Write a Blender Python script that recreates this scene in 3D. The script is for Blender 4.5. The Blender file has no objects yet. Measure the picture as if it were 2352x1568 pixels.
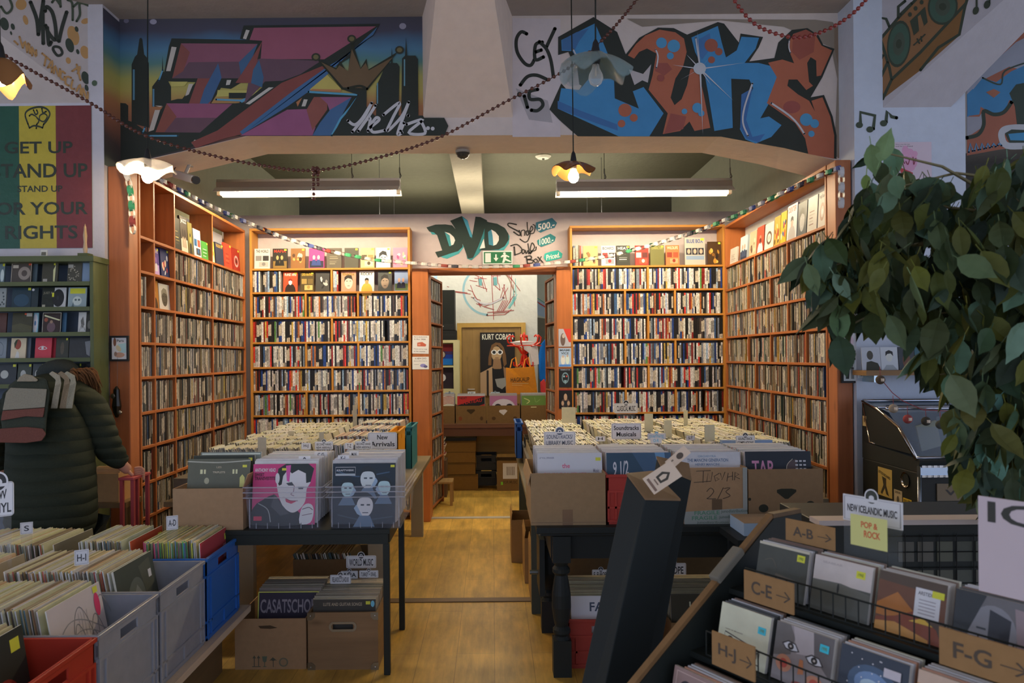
import bpy, math, random
from mathutils import Vector, Matrix
random.seed(7)
R=random.Random(11)
F=1700.0; CX=1130.0; CY=820.0; H=1.5
RO=math.radians(0.5); RS=math.sin(RO); RC=math.cos(RO)
CAM=Vector((0,0,H))
def ray(px,py):
    ox=px-CX; oy=py-CY
    x=RC*ox-RS*oy; y=RS*ox+RC*oy
    return Vector((x/F,1.0,-y/F))
def P(px,py,Y):
    return CAM+ray(px,py)*Y
def V(*a): return Vector(a)
sc=bpy.context.scene; COL=sc.collection
# ---------- colour: photographed tone -> surface colour, divided by the light that falls there
def lin(h):
    o=[]
    for i in (0,2,4):
        c=int(h[i:i+2],16)/255.0
        o.append(c/12.92 if c<=0.04045 else ((c+0.055)/1.055)**2.4)
    return o
EC=(0.36,0.38,0.46); EW=(1.00,0.78,0.52); EB=(0.75,0.72,0.62); EM=(0.5,0.42,0.36)
def alb(h,E=EC,mx=.82):
    return tuple(min(mx,max(.012,c/e)) for c,e in zip(lin(h),E))
def kc(h): return alb(h,EC)
def kmu(h):
    c=alb(h,EC); l=.3*c[0]+.5*c[1]+.2*c[2]; return tuple((x*.80+l*.20)*.80 for x in c)
def kw(h): return alb(h,EW)
def kb(h): return alb(h,EB)
def km(h): return alb(h,EM)
def mul(c,k): return tuple(min(.9,x*k) for x in c)
def jit(c,a=.12,rr=None):
    rr=rr or R; k=1+rr.uniform(-a,a); return tuple(min(.9,x*k*(1+rr.uniform(-a,a)*.3)) for x in c)
# ---------- materials (all read the colour attribute 'Col')
MATS={}
def newmat(name):
    m=bpy.data.materials.new(name); m.use_nodes=True
    nt=m.node_tree; b=nt.nodes['Principled BSDF']
    MATS[name]=m
    return m,nt,b
def N(nt,t,**kw):
    n=nt.nodes.new(t)
    for k,v in kw.items(): setattr(n,k,v)
    return n
def colmul(nt,b,fac_socket,lo=.85,hi=1.1):
    at=N(nt,'ShaderNodeAttribute'); at.attribute_name='Col'
    mr=N(nt,'ShaderNodeMapRange'); mr.inputs['To Min'].default_value=lo; mr.inputs['To Max'].default_value=hi
    nt.links.new(fac_socket,mr.inputs['Value'])
    mx=N(nt,'ShaderNodeVectorMath',operation='SCALE')
    nt.links.new(at.outputs['Color'],mx.inputs[0]); nt.links.new(mr.outputs[0],mx.inputs['Scale'])
    nt.links.new(mx.outputs[0],b.inputs['Base Color'])
    return mx
def pos(nt,scale=(1,1,1)):
    g=N(nt,'ShaderNodeNewGeometry'); mp=N(nt,'ShaderNodeMapping'); mp.inputs['Scale'].default_value=scale
    nt.links.new(g.outputs['Position'],mp.inputs['Vector']); return mp.outputs[0]
def noise(nt,vec,scale,detail=3,rough=.55):
    n=N(nt,'ShaderNodeTexNoise'); n.inputs['Scale'].default_value=scale; n.inputs['Detail'].default_value=detail; n.inputs['Roughness'].default_value=rough
    nt.links.new(vec,n.inputs['Vector']); return n
def bump(nt,b,h,strength,dist):
    bp=N(nt,'ShaderNodeBump'); bp.inputs['Strength'].default_value=strength; bp.inputs['Distance'].default_value=dist
    nt.links.new(h,bp.inputs['Height']); nt.links.new(bp.outputs[0],b.inputs['Normal'])
def simple(name,rough,sc_=6,lo=.92,hi=1.06,metal=0,scale=(1,1,1),bm=None,spec=None,detail=3):
    m,nt,b=newmat(name); b.inputs['Roughness'].default_value=rough; b.inputs['Metallic'].default_value=metal
    if spec is not None: b.inputs['Specular IOR Level'].default_value=spec
    n=noise(nt,pos(nt,scale),sc_,detail); colmul(nt,b,n.outputs[0],lo,hi)
    if bm: bump(nt,b,n.outputs[0],bm[0],bm[1])
    return m,nt,b
simple('matte',.85,5); simple('paint',.75,9,.86,1.1,detail=5,spec=.25)
simple('satin',.5,6,spec=.28); simple('gloss',.16,4); simple('metal',.28,8,metal=1)
simple('chrome',.12,8,metal=1)
simple('card',.85,40,.86,1.08,scale=(1,1,1),spec=.2)
simple('plaster',.9,14,.9,1.07,bm=(.5,.01),detail=6,spec=.2)
simple('fabric',.95,160,.7,1.2,bm=(.5,.002),spec=.1)
m,nt,b=simple('puffer',.8,120,.75,1.15,spec=.1)
wv=N(nt,'ShaderNodeTexWave'); wv.wave_type='BANDS'; wv.bands_direction='Z'; wv.wave_profile='SIN'; wv.inputs['Scale'].default_value=5.2; wv.inputs['Distortion'].default_value=1.2; wv.inputs['Detail'].default_value=1
nt.links.new(pos(nt),wv.inputs['Vector']); pw=N(nt,'ShaderNodeMath',operation='POWER'); pw.inputs[1].default_value=.45; nt.links.new(wv.outputs['Fac'],pw.inputs[0]); bump(nt,b,pw.outputs[0],.7,.014)
simple('sleeve',.35,25,.8,1.12,spec=.5)
simple('wrap',.28,25,.85,1.1,spec=.25,bm=(.35,.004))
simple('leaf',.55,30,.7,1.25,spec=.15)
for ax,s in (('x',(1.2,16,16)),('y',(16,1.2,16)),('z',(16,16,1.2))):
    m,nt,b=newmat('wood_'+ax); b.inputs['Roughness'].default_value=.5; b.inputs['Specular IOR Level'].default_value=.3
    n=noise(nt,pos(nt,s),1.6,6,.6); n2=noise(nt,pos(nt,(1,1,1)),4,2)
    ad=N(nt,'ShaderNodeMath',operation='MULTIPLY_ADD'); ad.inputs[1].default_value=.8
    nt.links.new(n.outputs[0],ad.inputs[0])
    m3=N(nt,'ShaderNodeMath',operation='MULTIPLY'); m3.inputs[1].default_value=.35; nt.links.new(n2.outputs[0],m3.inputs[0]); nt.links.new(m3.outputs[0],ad.inputs[2])
    # knots
    vo=N(nt,'ShaderNodeTexVoronoi'); vo.inputs['Scale'].default_value=1.0
    ks={'x':(3,9,9),'y':(9,3,9),'z':(9,9,3.2)}[ax]
    nt.links.new(pos(nt,ks),vo.inputs['Vector'])
    kr=N(nt,'ShaderNodeMapRange'); kr.inputs['From Min'].default_value=.03; kr.inputs['From Max'].default_value=.16; kr.inputs['To Min'].default_value=.35; kr.inputs['To Max'].default_value=1
    nt.links.new(vo.outputs['Distance'],kr.inputs['Value'])
    mk=N(nt,'ShaderNodeMath',operation='MULTIPLY'); nt.links.new(ad.outputs[0],mk.inputs[0]); nt.links.new(kr.outputs[0],mk.inputs[1])
    colmul(nt,b,mk.outputs[0],.5,1.35)
    bump(nt,b,n.outputs[0],.15,.002)
# spines of cases: printed specks and lines
m,nt,b=newmat('spine'); b.inputs['Roughness'].default_value=.35
n=noise(nt,pos(nt,(150,150,55)),1.0,3,.7); 
rp=N(nt,'ShaderNodeValToRGB'); rp.color_ramp.elements[0].position=.40; rp.color_ramp.elements[1].position=.60
rp.color_ramp.elements[0].color=(.55,.55,.55,1); rp.color_ramp.elements[1].color=(1.2,1.2,1.2,1)
nt.links.new(n.outputs[0],rp.inputs[0])
at=N(nt,'ShaderNodeAttribute'); at.attribute_name='Col'
mx=N(nt,'ShaderNodeVectorMath',operation='MULTIPLY'); nt.links.new(at.outputs['Color'],mx.inputs[0]); nt.links.new(rp.outputs[0],mx.inputs[1])
nt.links.new(mx.outputs[0],b.inputs['Base Color'])
# clear plastic tub
m,nt,b=newmat('clear'); b.inputs['Roughness'].default_value=.25
n=noise(nt,pos(nt),20,3); colmul(nt,b,n.outputs[0],.85,1.1)
tr=N(nt,'ShaderNodeBsdfTransparent'); ms=N(nt,'ShaderNodeMixShader'); ms.inputs[0].default_value=.62
out=nt.nodes['Material Output']; nt.links.new(b.outputs[0],ms.inputs[1]); nt.links.new(tr.outputs[0],ms.inputs[2]); nt.links.new(ms.outputs[0],out.inputs[0])
m2=m.copy(); m2.name='clearer'; MATS['clearer']=m2
for n_ in m2.node_tree.nodes:
    if n_.type=='MIX_SHADER': n_.inputs[0].default_value=.93
m3=m.copy(); m3.name='milky'; MATS['milky']=m3
for n_ in m3.node_tree.nodes:
    if n_.type=='MIX_SHADER': n_.inputs[0].default_value=.3
def emit(name,col,st):
    m=bpy.data.materials.new(name); m.use_nodes=True; nt=m.node_tree; nt.nodes.remove(nt.nodes['Principled BSDF'])
    e=N(nt,'ShaderNodeEmission'); e.inputs[0].default_value=(*col,1); e.inputs[1].default_value=st
    nt.links.new(e.outputs[0],nt.nodes['Material Output'].inputs[0]); MATS[name]=m
# gradient sky of the left mural: bands of spray colour up the wall (world height)
m,nt,b=newmat('sunset'); b.inputs['Roughness'].default_value=.75
g=N(nt,'ShaderNodeNewGeometry'); sp=N(nt,'ShaderNodeSeparateXYZ'); nt.links.new(g.outputs['Position'],sp.inputs[0])
nz=noise(nt,pos(nt),2.5,3); md=N(nt,'ShaderNodeMath',operation='MULTIPLY_ADD'); md.inputs[1].default_value=.12; nt.links.new(nz.outputs[0],md.inputs[0]); nt.links.new(sp.outputs[2],md.inputs[2])
mr=N(nt,'ShaderNodeMapRange'); mr.inputs['From Min'].default_value=2.76; mr.inputs['From Max'].default_value=3.74; nt.links.new(md.outputs[0],mr.inputs[0])
rp=N(nt,'ShaderNodeValToRGB'); nt.links.new(mr.outputs[0],rp.inputs[0])
stops=[(0,'23302f'),(.16,'3a3032'),(.30,'7a4a34'),(.42,'8f5f30'),(.52,'a08a34'),(.60,'8b8c3c'),(.70,'3f6f72'),(.78,'366a92'),(.84,'33597f'),(.90,'3b3c52'),(1,'3a3a48')]
cr=rp.color_ramp
for i,(p_,h_) in enumerate(stops):
    if i==0: e=cr.elements[0]; e.position=0
    elif i==len(stops)-1: e=cr.elements[-1]; e.position=1
    else: e=cr.elements.new(p_)
for (p_,h_) in stops:
    e=min(cr.elements,key=lambda q:abs(q.position-p_)); e.color=(*tuple(x*.85 for x in kmu(h_)),1)
nt.links.new(rp.outputs[0],b.inputs['Base Color'])
# floor planks
m,nt,b=newmat('floorwood'); b.inputs['Roughness'].default_value=.38; b.inputs['Specular IOR Level'].default_value=.35
br=N(nt,'ShaderNodeTexBrick'); br.inputs['Scale'].default_value=1; br.inputs['Mortar Size'].default_value=.0016; br.inputs['Brick Width'].default_value=1.25; br.inputs['Row Height'].default_value=.19
br.inputs['Color1'].default_value=(.9,.9,.9,1); br.inputs['Color2'].default_value=(1.05,1.05,1.05,1); br.inputs['Mortar'].default_value=(.6,.6,.6,1)
mp=N(nt,'ShaderNodeMapping'); mp.inputs['Rotation'].default_value=(0,0,math.pi/2); g=N(nt,'ShaderNodeNewGeometry'); nt.links.new(g.outputs['Position'],mp.inputs[0]); nt.links.new(mp.outputs[0],br.inputs['Vector'])
n=noise(nt,pos(nt,(14,1.3,1)),2,6,.65); n2=noise(nt,pos(nt,(3,1,1)),2.5,4,.6)
mr=N(nt,'ShaderNodeMapRange'); mr.inputs['To Min'].default_value=.78; mr.inputs['To Max'].default_value=1.16; mr.inputs['From Min'].default_value=.3; mr.inputs['From Max'].default_value=.7; nt.links.new(n.outputs[0],mr.inputs[0])
mr2=N(nt,'ShaderNodeMapRange'); mr2.inputs['To Min'].default_value=.75; mr2.inputs['To Max'].default_value=1.1; mr2.inputs['From Min'].default_value=.35; mr2.inputs['From Max'].default_value=.6; nt.links.new(n2.outputs[0],mr2.inputs[0])
mm=N(nt,'ShaderNodeMath',operation='MULTIPLY'); nt.links.new(mr.outputs[0],mm.inputs[0]); nt.links.new(mr2.outputs[0],mm.inputs[1])
v1=N(nt,'ShaderNodeVectorMath',operation='SCALE'); nt.links.new(br.outputs[0],v1.inputs[0]); nt.links.new(mm.outputs[0],v1.inputs['Scale'])
at=N(nt,'ShaderNodeAttribute'); at.attribute_name='Col'
v2=N(nt,'ShaderNodeVectorMath',operation='MULTIPLY'); nt.links.new(at.outputs['Color'],v2.inputs[0]); nt.links.new(v1.outputs[0],v2.inputs[1]); nt.links.new(v2.outputs[0],b.inputs['Base Color'])
# glass
m,nt,b=newmat('glass'); b.inputs['Roughness'].default_value=.05
tr=N(nt,'ShaderNodeBsdfTransparent'); ms=N(nt,'ShaderNodeMixShader'); 
lw=N(nt,'ShaderNodeLayerWeight'); lw.inputs[0].default_value=.35; mr=N(nt,'ShaderNodeMapRange'); mr.inputs['To Min'].default_value=.8; mr.inputs['To Max'].default_value=.25; nt.links.new(lw.outputs['Facing'],mr.inputs[0]); nt.links.new(mr.outputs[0],ms.inputs[0])
colmul(nt,b,lw.outputs['Facing'],1,1)
out=nt.nodes['Material Output']; nt.links.new(b.outputs[0],ms.inputs[1]); nt.links.new(tr.outputs[0],ms.inputs[2]); nt.links.new(ms.outputs[0],out.inputs[0])
emit('tube',(1,.80,.50),240); emit('unseen_tube',(1,.92,.74),55); emit('bulb',(1,.74,.45),120); emit('panel',(1,.93,.8),13)

# ---------- mesh collector
class MB:
    def __init__(s): s.v=[]; s.f=[]; s.c=[]; s.m=[]
    def add(s,vs,fs,col,mat='matte'):
        o=len(s.v); s.v.extend([Vector(p) for p in vs])
        for f in fs: s.f.append([i+o for i in f]); s.c.append(col); s.m.append(mat)
    def box(s,x0,x1,y0,y1,z0,z1,col,mat='matte'):
        s.obox(V((x0+x1)/2,(y0+y1)/2,(z0+z1)/2),V(1,0,0)*(x1-x0),V(0,1,0)*(y1-y0),V(0,0,1)*(z1-z0),col,mat)
    def obox(s,c,a,b,d,col,mat='matte'):
        c=Vector(c);a=Vector(a)/2;b=Vector(b)/2;d=Vector(d)/2
        vs=[c-a-b-d,c+a-b-d,c+a+b-d,c-a+b-d,c-a-b+d,c+a-b+d,c+a+b+d,c-a+b+d]
        s.add(vs,[(0,3,2,1),(4,5,6,7),(0,1,5,4),(1,2,6,5),(2,3,7,6),(3,0,4,7)],col,mat)
    def bar(s,p,q,w,h,col,mat='matte',up=V(0,0,1)):
        p=Vector(p);q=Vector(q);d=q-p; x=d.cross(up)
        if x.length<1e-6: x=V(1,0,0)
        x.normalize(); z=x.cross(d).normalized(); s.obox((p+q)/2,d,x*w,z*h,col,mat)
    def prism(s,bot,top,col,mat='matte'):
        n=len(bot); vs=list(bot)+list(top)
        fs=[tuple(range(n-1,-1,-1)),tuple(range(n,2*n))]+[(i,(i+1)%n,n+(i+1)%n,n+i) for i in range(n)]
        s.add(vs,fs,col,mat)
    def tube(s,pts,r,col,mat='matte',n=8,cap=True,flat=1):
        pts=[Vector(p) for p in pts]; vs=[];fs=[]; m=len(pts)
        rs=r if isinstance(r,(list,tuple)) else [r]*m
        ref=None
        for i,p in enumerate(pts):
            d=(pts[min(i+1,m-1)]-pts[max(i-1,0)]).normalized()
            if ref is None: ref=V(0,0,1) if abs(d.z)<.9 else V(0,1,0)
            x=d.cross(ref)
            if x.length<1e-5: x=d.cross(V(1,0,0))
            x.normalize(); y=x.cross(d).normalized(); ref=y
            for k in range(n):
                a=2*math.pi*k/n; vs.append(p+x*math.cos(a)*rs[i]+y*math.sin(a)*rs[i]*flat)
        for i in range(m-1):
            for k in range(n): fs.append((i*n+k,i*n+(k+1)%n,(i+1)*n+(k+1)%n,(i+1)*n+k))
        if cap: fs.append(tuple(range(n-1,-1,-1))); fs.append(tuple((m-1)*n+k for k in range(n)))
        s.add(vs,fs,col,mat)
    def lathe(s,prof,c,col,mat='matte',n=20,axis=V(0,0,1),wave=None,cap=False):
        c=Vector(c); ax=Vector(axis).normalized(); x=ax.orthogonal().normalized(); y=ax.cross(x)
        vs=[];fs=[]
        for i,(r,z) in enumerate(prof):
            for k in range(n):
                a=2*math.pi*k/n; rr=r; zz=z
                if wave: rr,zz=wave(i,a,r,z)
                vs.append(c+x*math.cos(a)*rr+y*math.sin(a)*rr+ax*zz)
        m=len(prof)
        for i in range(m-1):
            for k in range(n): fs.append((i*n+k,i*n+(k+1)%n,(i+1)*n+(k+1)%n,(i+1)*n+k))
        if cap: fs.append(tuple(range(n-1,-1,-1))); fs.append(tuple((m-1)*n+k for k in range(n)))
        s.add(vs,fs,col,mat)
    def ball(s,c,r,col,mat='matte',n=10,m=6,sc=(1,1,1)):
        c=Vector(c); vs=[];fs=[]
        for i in range(m+1):
            t=math.pi*i/m
            for k in range(n):
                a=2*math.pi*k/n; vs.append(c+V(math.sin(t)*math.cos(a)*r*sc[0],math.sin(t)*math.sin(a)*r*sc[1],math.cos(t)*r*sc[2]))
        for i in range(m):
            for k in range(n): fs.append((i*n+k,(i+1)*n+k,(i+1)*n+(k+1)%n,i*n+(k+1)%n))
        s.add(vs,fs,col,mat)
    def poly(s,pts,col,mat='matte'): s.add(pts,[tuple(range(len(pts)))],col,mat)
    def merge(s,o,M=None):
        b=len(s.v)
        s.v.extend([(M@p if M else p.copy()) for p in o.v]); s.f.extend([[i+b for i in f] for f in o.f]); s.c.extend(o.c); s.m.extend(o.m)

ORG={}
def mesh_of(name,mb,off=V(0,0,0)):
    me=bpy.data.meshes.new(name)
    me.from_pydata([tuple(p-off) for p in mb.v],[],mb.f)
    names=[]
    for x in mb.m:
        if x not in names: names.append(x)
    for x in names: me.materials.append(MATS[x])
    idx={x:i for i,x in enumerate(names)}
    me.polygons.foreach_set('material_index',[idx[x] for x in mb.m])
    ca=me.color_attributes.new('Col','FLOAT_COLOR','CORNER')
    buf=[]
    for f,c in zip(mb.f,mb.c): buf.extend([c[0],c[1],c[2],1.0]*len(f))
    ca.data.foreach_set('color',buf)
    me.update(); return me
def tag(o,label=None,cat=None,group=None,kind=None):
    if label: o['label']=label
    if cat: o['category']=cat
    if group: o['group']=group
    if kind: o['kind']=kind
def thing(name,label,cat,loc,group=None,kind=None):
    o=bpy.data.objects.new(name,None); COL.objects.link(o); o.location=loc; o.empty_display_size=.05
    ORG[o.name]=Vector(loc); tag(o,label,cat,group,kind); return o
def make(name,mb,parent=None,label=None,cat=None,group=None,kind=None,bevel=0,smooth=False,sub=0):
    if not mb.v: return None
    if parent is not None: off=ORG[parent.name]
    else:
        xs=[p.x for p in mb.v]; ys=[p.y for p in mb.v]; zs=[p.z for p in mb.v]
        off=V((min(xs)+max(xs))/2,(min(ys)+max(ys))/2,min(zs))
    me=mesh_of(name,mb,off)
    o=bpy.data.objects.new(name,me); COL.objects.link(o)
    if parent is not None: o.parent=parent; ORG[o.name]=off.copy()
    else: o.location=off; ORG[o.name]=off.copy()
    if smooth:
        me.polygons.foreach_set('use_smooth',[True]*len(me.polygons))
    if bevel:
        b=o.modifiers.new('Bevel','BEVEL'); b.width=bevel; b.segments=2; b.limit_method='ANGLE'; b.angle_limit=math.radians(50)
    if sub:
        b=o.modifiers.new('Sub','SUBSURF'); b.levels=sub; b.render_levels=sub
    tag(o,label,cat,group,kind); return o
def sub_org(child,parent):  # children keep their thing's origin
    return ORG[child.name]

# ---------- flat artwork laid on a plane
EPS=.00013
def cr_smooth(pts,n=5,closed=False):
    if len(pts)<3: return pts
    out=[]; L=len(pts)
    rng=range(L) if closed else range(L-1)
    for i in rng:
        p0=pts[(i-1)%L] if (closed or i>0) else pts[i]; p1=pts[i]; p2=pts[(i+1)%L]; p3=pts[(i+2)%L] if (closed or i+2<L) else p2
        for k in range(n):
            t=k/n; t2=t*t; t3=t2*t
            out.append(tuple(.5*((2*p1[j])+(-p0[j]+p2[j])*t+(2*p0[j]-5*p1[j]+4*p2[j]-p3[j])*t2+(-p0[j]+3*p1[j]-3*p2[j]+p3[j])*t3) for j in (0,1)))
    if not closed: out.append(tuple(pts[-1]))
    return out
_txt={}
def text_geo(s):
    if s in _txt: return _txt[s]
    cu=bpy.data.curves.new('t','FONT'); cu.body=s; cu.resolution_u=3; cu.size=1; cu.offset=.018
    ob=bpy.data.objects.new('t',cu); COL.objects.link(ob)
    dg=bpy.context.evaluated_depsgraph_get(); me=bpy.data.meshes.new_from_object(ob.evaluated_get(dg))
    vs=[(v.co.x,v.co.y) for v in me.vertices]; fs=[tuple(p.vertices) for p in me.polygons]
    bpy.data.objects.remove(ob); bpy.data.meshes.remove(me)
    if vs:
        x0=min(v[0] for v in vs);x1=max(v[0] for v in vs);y0=min(v[1] for v in vs);y1=max(v[1] for v in vs)
        vs=[((x-x0)/(x1-x0+1e-9),1-(y-y0)/(y1-y0+1e-9)) for x,y in vs]
    _txt[s]=(vs,fs); return _txt[s]
class Art:
    """fn(x,y,k)->3D; x right, y down"""
    def __init__(s,mb,fn,zoom=None,mat='paint',gain=None):
        s.mb=mb; s.fn=fn; s.k=1; s.z=zoom or (0,0,1,1); s.mat=mat; s.cf=gain or kc
    def q(s,x,y,k=None):
        z=s.z; return s.fn(z[0]+x*z[2],z[1]+y*z[3],(s.k if k is None else k))
    def col(s,c): return s.cf(c) if isinstance(c,str) else c
    def poly(s,pts,c,smooth=0,mat=None):
        if smooth: pts=cr_smooth(pts,smooth,True)
        s.mb.poly([s.q(x,y) for x,y in pts],s.col(c),mat or s.mat); s.k+=1
    def rect(s,x0,y0,x1,y1,c,mat=None): s.poly([(x0,y0),(x1,y0),(x1,y1),(x0,y1)],c,mat=mat)
    def ell(s,x,y,rx,ry,c,n=22,rot=0,mat=None):
        ca,sa=math.cos(rot),math.sin(rot)
        s.poly([(x+rx*math.cos(a)*ca-ry*math.sin(a)*sa,y+rx*math.cos(a)*sa+ry*math.sin(a)*ca) for a in [2*math.pi*i/n for i in range(n)]],c,mat=mat)
    def stroke(s,pts,w,c,smooth=5,closed=False,taper=0):
        if smooth and len(pts)>2: pts=cr_smooth(pts,smooth,closed)
        if closed: pts=list(pts)+[pts[0]]
        L=[];Rr=[];n=len(pts)
        for i in range(n):
            a=pts[max(i-1,0)]; b=pts[min(i+1,n-1)]
            if closed and i==0: a=pts[-2]
            if closed and i==n-1: b=pts[1]
            dx,dy=b[0]-a[0],b[1]-a[1]; l=math.hypot(dx,dy) or 1; nx,ny=-dy/l,dx/l
            ww=w/2
            if taper: t=i/(n-1); ww*=1-taper*abs(2*t-1)
            x,y=pts[i]
            if not closed and i==0: x-=dx/l*ww*.5; y-=dy/l*ww*.5
            if not closed and i==n-1: x+=dx/l*ww*.5; y+=dy/l*ww*.5
            L.append((x+nx*ww,y+ny*ww)); Rr.append((x-nx*ww,y-ny*ww))
        vs=[s.q(x,y) for x,y in L]+[s.q(x,y) for x,y in Rr]
        s.mb.add(vs,[(i,i+1,n+i+1,n+i) for i in range(n-1)],s.col(c),s.mat)
        if not closed:
            for (x,y) in (pts[0],pts[-1]):
                m=10; r=w/2*(1-taper if taper else 1)
                if r>0: s.mb.poly([s.q(x+r*math.cos(2*math.pi*i/m),y+r*math.sin(2*math.pi*i/m)) for i in range(m)],s.col(c),s.mat)
        s.k+=1
    def lines(s,segs,w,c,**k):
        for g_ in segs: s.stroke(g_,w,c,**k)
    def text(s,t,x0,y0,x1,y1,c,skew=0,ax=None):
        """bounding box of the glyphs fills the rectangle; skew: dy per dx"""
        vs,fs=text_geo(t)
        pts=[(x0+(x1-x0)*u,y0+(y1-y0)*v+skew*(x1-x0)*u) for u,v in vs]
        s.mb.add([s.q(x,y) for x,y in pts],fs,s.col(c),s.mat); s.k+=1
def yplane(Y):
    return lambda x,y,k: P(x,y,Y-EPS*k)
def pplane(p0,n):
    p0=Vector(p0); n=Vector(n).normalized()
    if n.dot(CAM-p0)<0: n=-n
    def fn(x,y,k):
        r=ray(x,y); t=((p0+n*EPS*k)-CAM).dot(n)/r.dot(n); return CAM+r*t
    return fn
def uvplane(O,U,Vd,n,w=1,h=1):
    """O top-left corner, U to the right, Vd downwards, unit 0..1"""
    O=Vector(O);U=Vector(U);Vd=Vector(Vd);n=Vector(n).normalized()
    return lambda x,y,k: O+U*x+Vd*y+n*EPS*.6*k
def zm(x0,y0,s): return (x0,y0,s,s)
# ================= THE ROOM =================
CE=3.665
WHT=kc('a3a3b4')
def struct(name,mb,parent=None,bevel=0):
    return make(name,mb,parent,kind='structure',bevel=bevel)
m=MB(); m.box(-7,7,-3.5,14,-.05,0,(.64,.40,.082),'floorwood'); struct('floor',m)
m=MB(); m.box(-7,7,-3.5,14,CE,CE+.12,(.42,.38,.34),'plaster'); struct('ceiling',m)
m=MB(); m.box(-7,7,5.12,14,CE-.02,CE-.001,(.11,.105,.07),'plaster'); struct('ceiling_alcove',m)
for i,(y,x0,x1) in enumerate(((6.92,-.6,.42),(4.57,-1.0,.6))):
    m=MB(); m.box(x0,x1,y-.035,y+.035,0,.006,(.42,.40,.36) if i==0 else (.20,.13,.07),'satin'); struct('trim_%d'%(i+1),m)
# left pillar wall and right pillar wall
XL=-2.348; XR=2.215
m=MB(); m.box(-7,XL,4.5,4.648,0,2.7,(.66,.64,.66),'plaster'); m.box(-7,XL,4.5,4.75,2.7,CE,(.66,.64,.66),'plaster'); struct('wall_left',m)
m=MB(); m.box(XR,2.89,4.5,4.648,2.37,2.7,(.60,.66,.74),'plaster'); m.box(XR,2.89,4.5,4.75,2.7,CE,(.60,.66,.74),'plaster'); m.box(XR,7,4.5,4.648,0,2.37,(.60,.66,.74),'plaster'); struct('wall_right',m)
# beam wall with the murals: outline extruded
out=[(236,380),(300,376),(430,346),(570,312),(1655,309),(1800,338),(1930,372)]
fr=[P(x,y,4.7) for x,y in out]; fr[0].x=XL-.05; fr[-1].x=XR+.02
ft=[V(fr[-1].x,4.7,CE),V(fr[0].x,4.7,CE)]
A_=fr+ft; B_=[p+V(0,.42,0) for p in A_]
m=MB(); m.prism(A_,B_,(.74,.64,.56),'plaster'); struct('wall_middle',m)
# returns: right side rough plaster return
# alcove side walls, back partition with door opening
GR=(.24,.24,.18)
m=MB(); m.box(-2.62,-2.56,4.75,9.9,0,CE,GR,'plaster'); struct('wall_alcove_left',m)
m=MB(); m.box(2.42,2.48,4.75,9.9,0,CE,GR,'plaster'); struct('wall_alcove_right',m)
PT=P(1130,490,7.05).z
XA=P(988,800,7.05).x; XB=P(1279,800,7.05).x; ZL=P(1130,622,7.05).z
m=MB(); LIL=(.56,.50,.52)
m.box(-2.56,XA,7.05,7.13,0,PT,LIL,'plaster'); m.box(XB,2.42,7.05,7.13,0,PT,LIL,'plaster'); m.box(XA,XB,7.05,7.13,ZL,PT,LIL,'plaster')
struct('wall_back_partition',m)
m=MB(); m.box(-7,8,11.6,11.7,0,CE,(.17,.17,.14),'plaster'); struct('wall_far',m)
m=MB(); m.box(2.49,7.0,8.2,8.3,0,CE,(.34,.30,.25),'plaster'); m.box(6.9,7.0,4.65,8.2,0,CE,(.34,.30,.25),'plaster'); struct('wall_right_room',m)
# beams on the rear ceiling
m=MB(); m.box(-.39,-.09,5.12,11.6,3.44,CE-.021,(.30,.26,.19),'plaster'); struct('ceiling_beam',m)
m=MB()
for s_,x0 in ((-1,-2.56),(1,2.42)):
    m.prism([V(x0,5.12,3.05),V(x0,6.9,3.66),V(x0,5.12,3.66)],[V(x0-s_*.75,5.12,3.4),V(x0-s_*.4,6.9,3.66),V(x0-s_*.75,5.12,3.66)],GR,'plaster')
struct('ceiling_haunch',m)
# concrete corbels running toward the camera
def corbel(name,bl,br,fl,fr_,Yb,zf,col):
    a=P(*bl,Yb); b=P(*br,Yb); b.z=a.z
    Yf=4.12
    c=P(*fl,Yf); d=P(*fr_,Yf); c.z=d.z=zf
    m=MB(); T=CE
    top=lambda p:V(p.x,p.y,T)
    m.add([a,b,d,c,top(a),top(b),top(d),top(c)],[(0,3,2,1),(0,4,7,3),(1,2,6,5),(3,7,6,2)],col,'plaster')
    c2=c-V(0,6.5,0); d2=d-V(0,6.5,0)
    m.add([c,d,d2,c2,top(c),top(d),top(d2),top(c2)],[(0,1,2,3),(0,3,7,4),(1,5,6,2)],col,'plaster')
    struct(name,m); return a,b,c,d
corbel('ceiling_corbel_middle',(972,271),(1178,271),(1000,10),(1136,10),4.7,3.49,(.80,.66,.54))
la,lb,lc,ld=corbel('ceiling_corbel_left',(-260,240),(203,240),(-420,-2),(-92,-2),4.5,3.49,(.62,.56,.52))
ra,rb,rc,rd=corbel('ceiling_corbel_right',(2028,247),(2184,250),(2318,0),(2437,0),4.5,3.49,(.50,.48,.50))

# ---------- murals
m=MB(); A=Art(m,yplane(4.699),zm(0,0,1),gain=kmu)
bg=[(246,376),(300,373),(430,344),(570,310),(1025,309),(1000,270),(972,270),(972,36),(240,42)]
A.poly([(236,379),(300,374),(430,345),(570,311),(1028,310),(1018,285),(972,270),(972,33),(236,38)],'2c3230',mat='sunset')
m.add([V(XL+.003,4.5,2.69),V(XL+.003,4.7,2.69),V(XL+.003,4.7,CE-.02),V(XL+.003,4.5,CE-.02)],[(0,1,2,3)],(.1,.1,.1),'sunset')
A.ell(352,50,8,6,'7a7a96'); A.ell(925,60,8,7,'767690'); A.ell(290,48,6,5,'5c5c78')
BK='262c2a'
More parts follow.
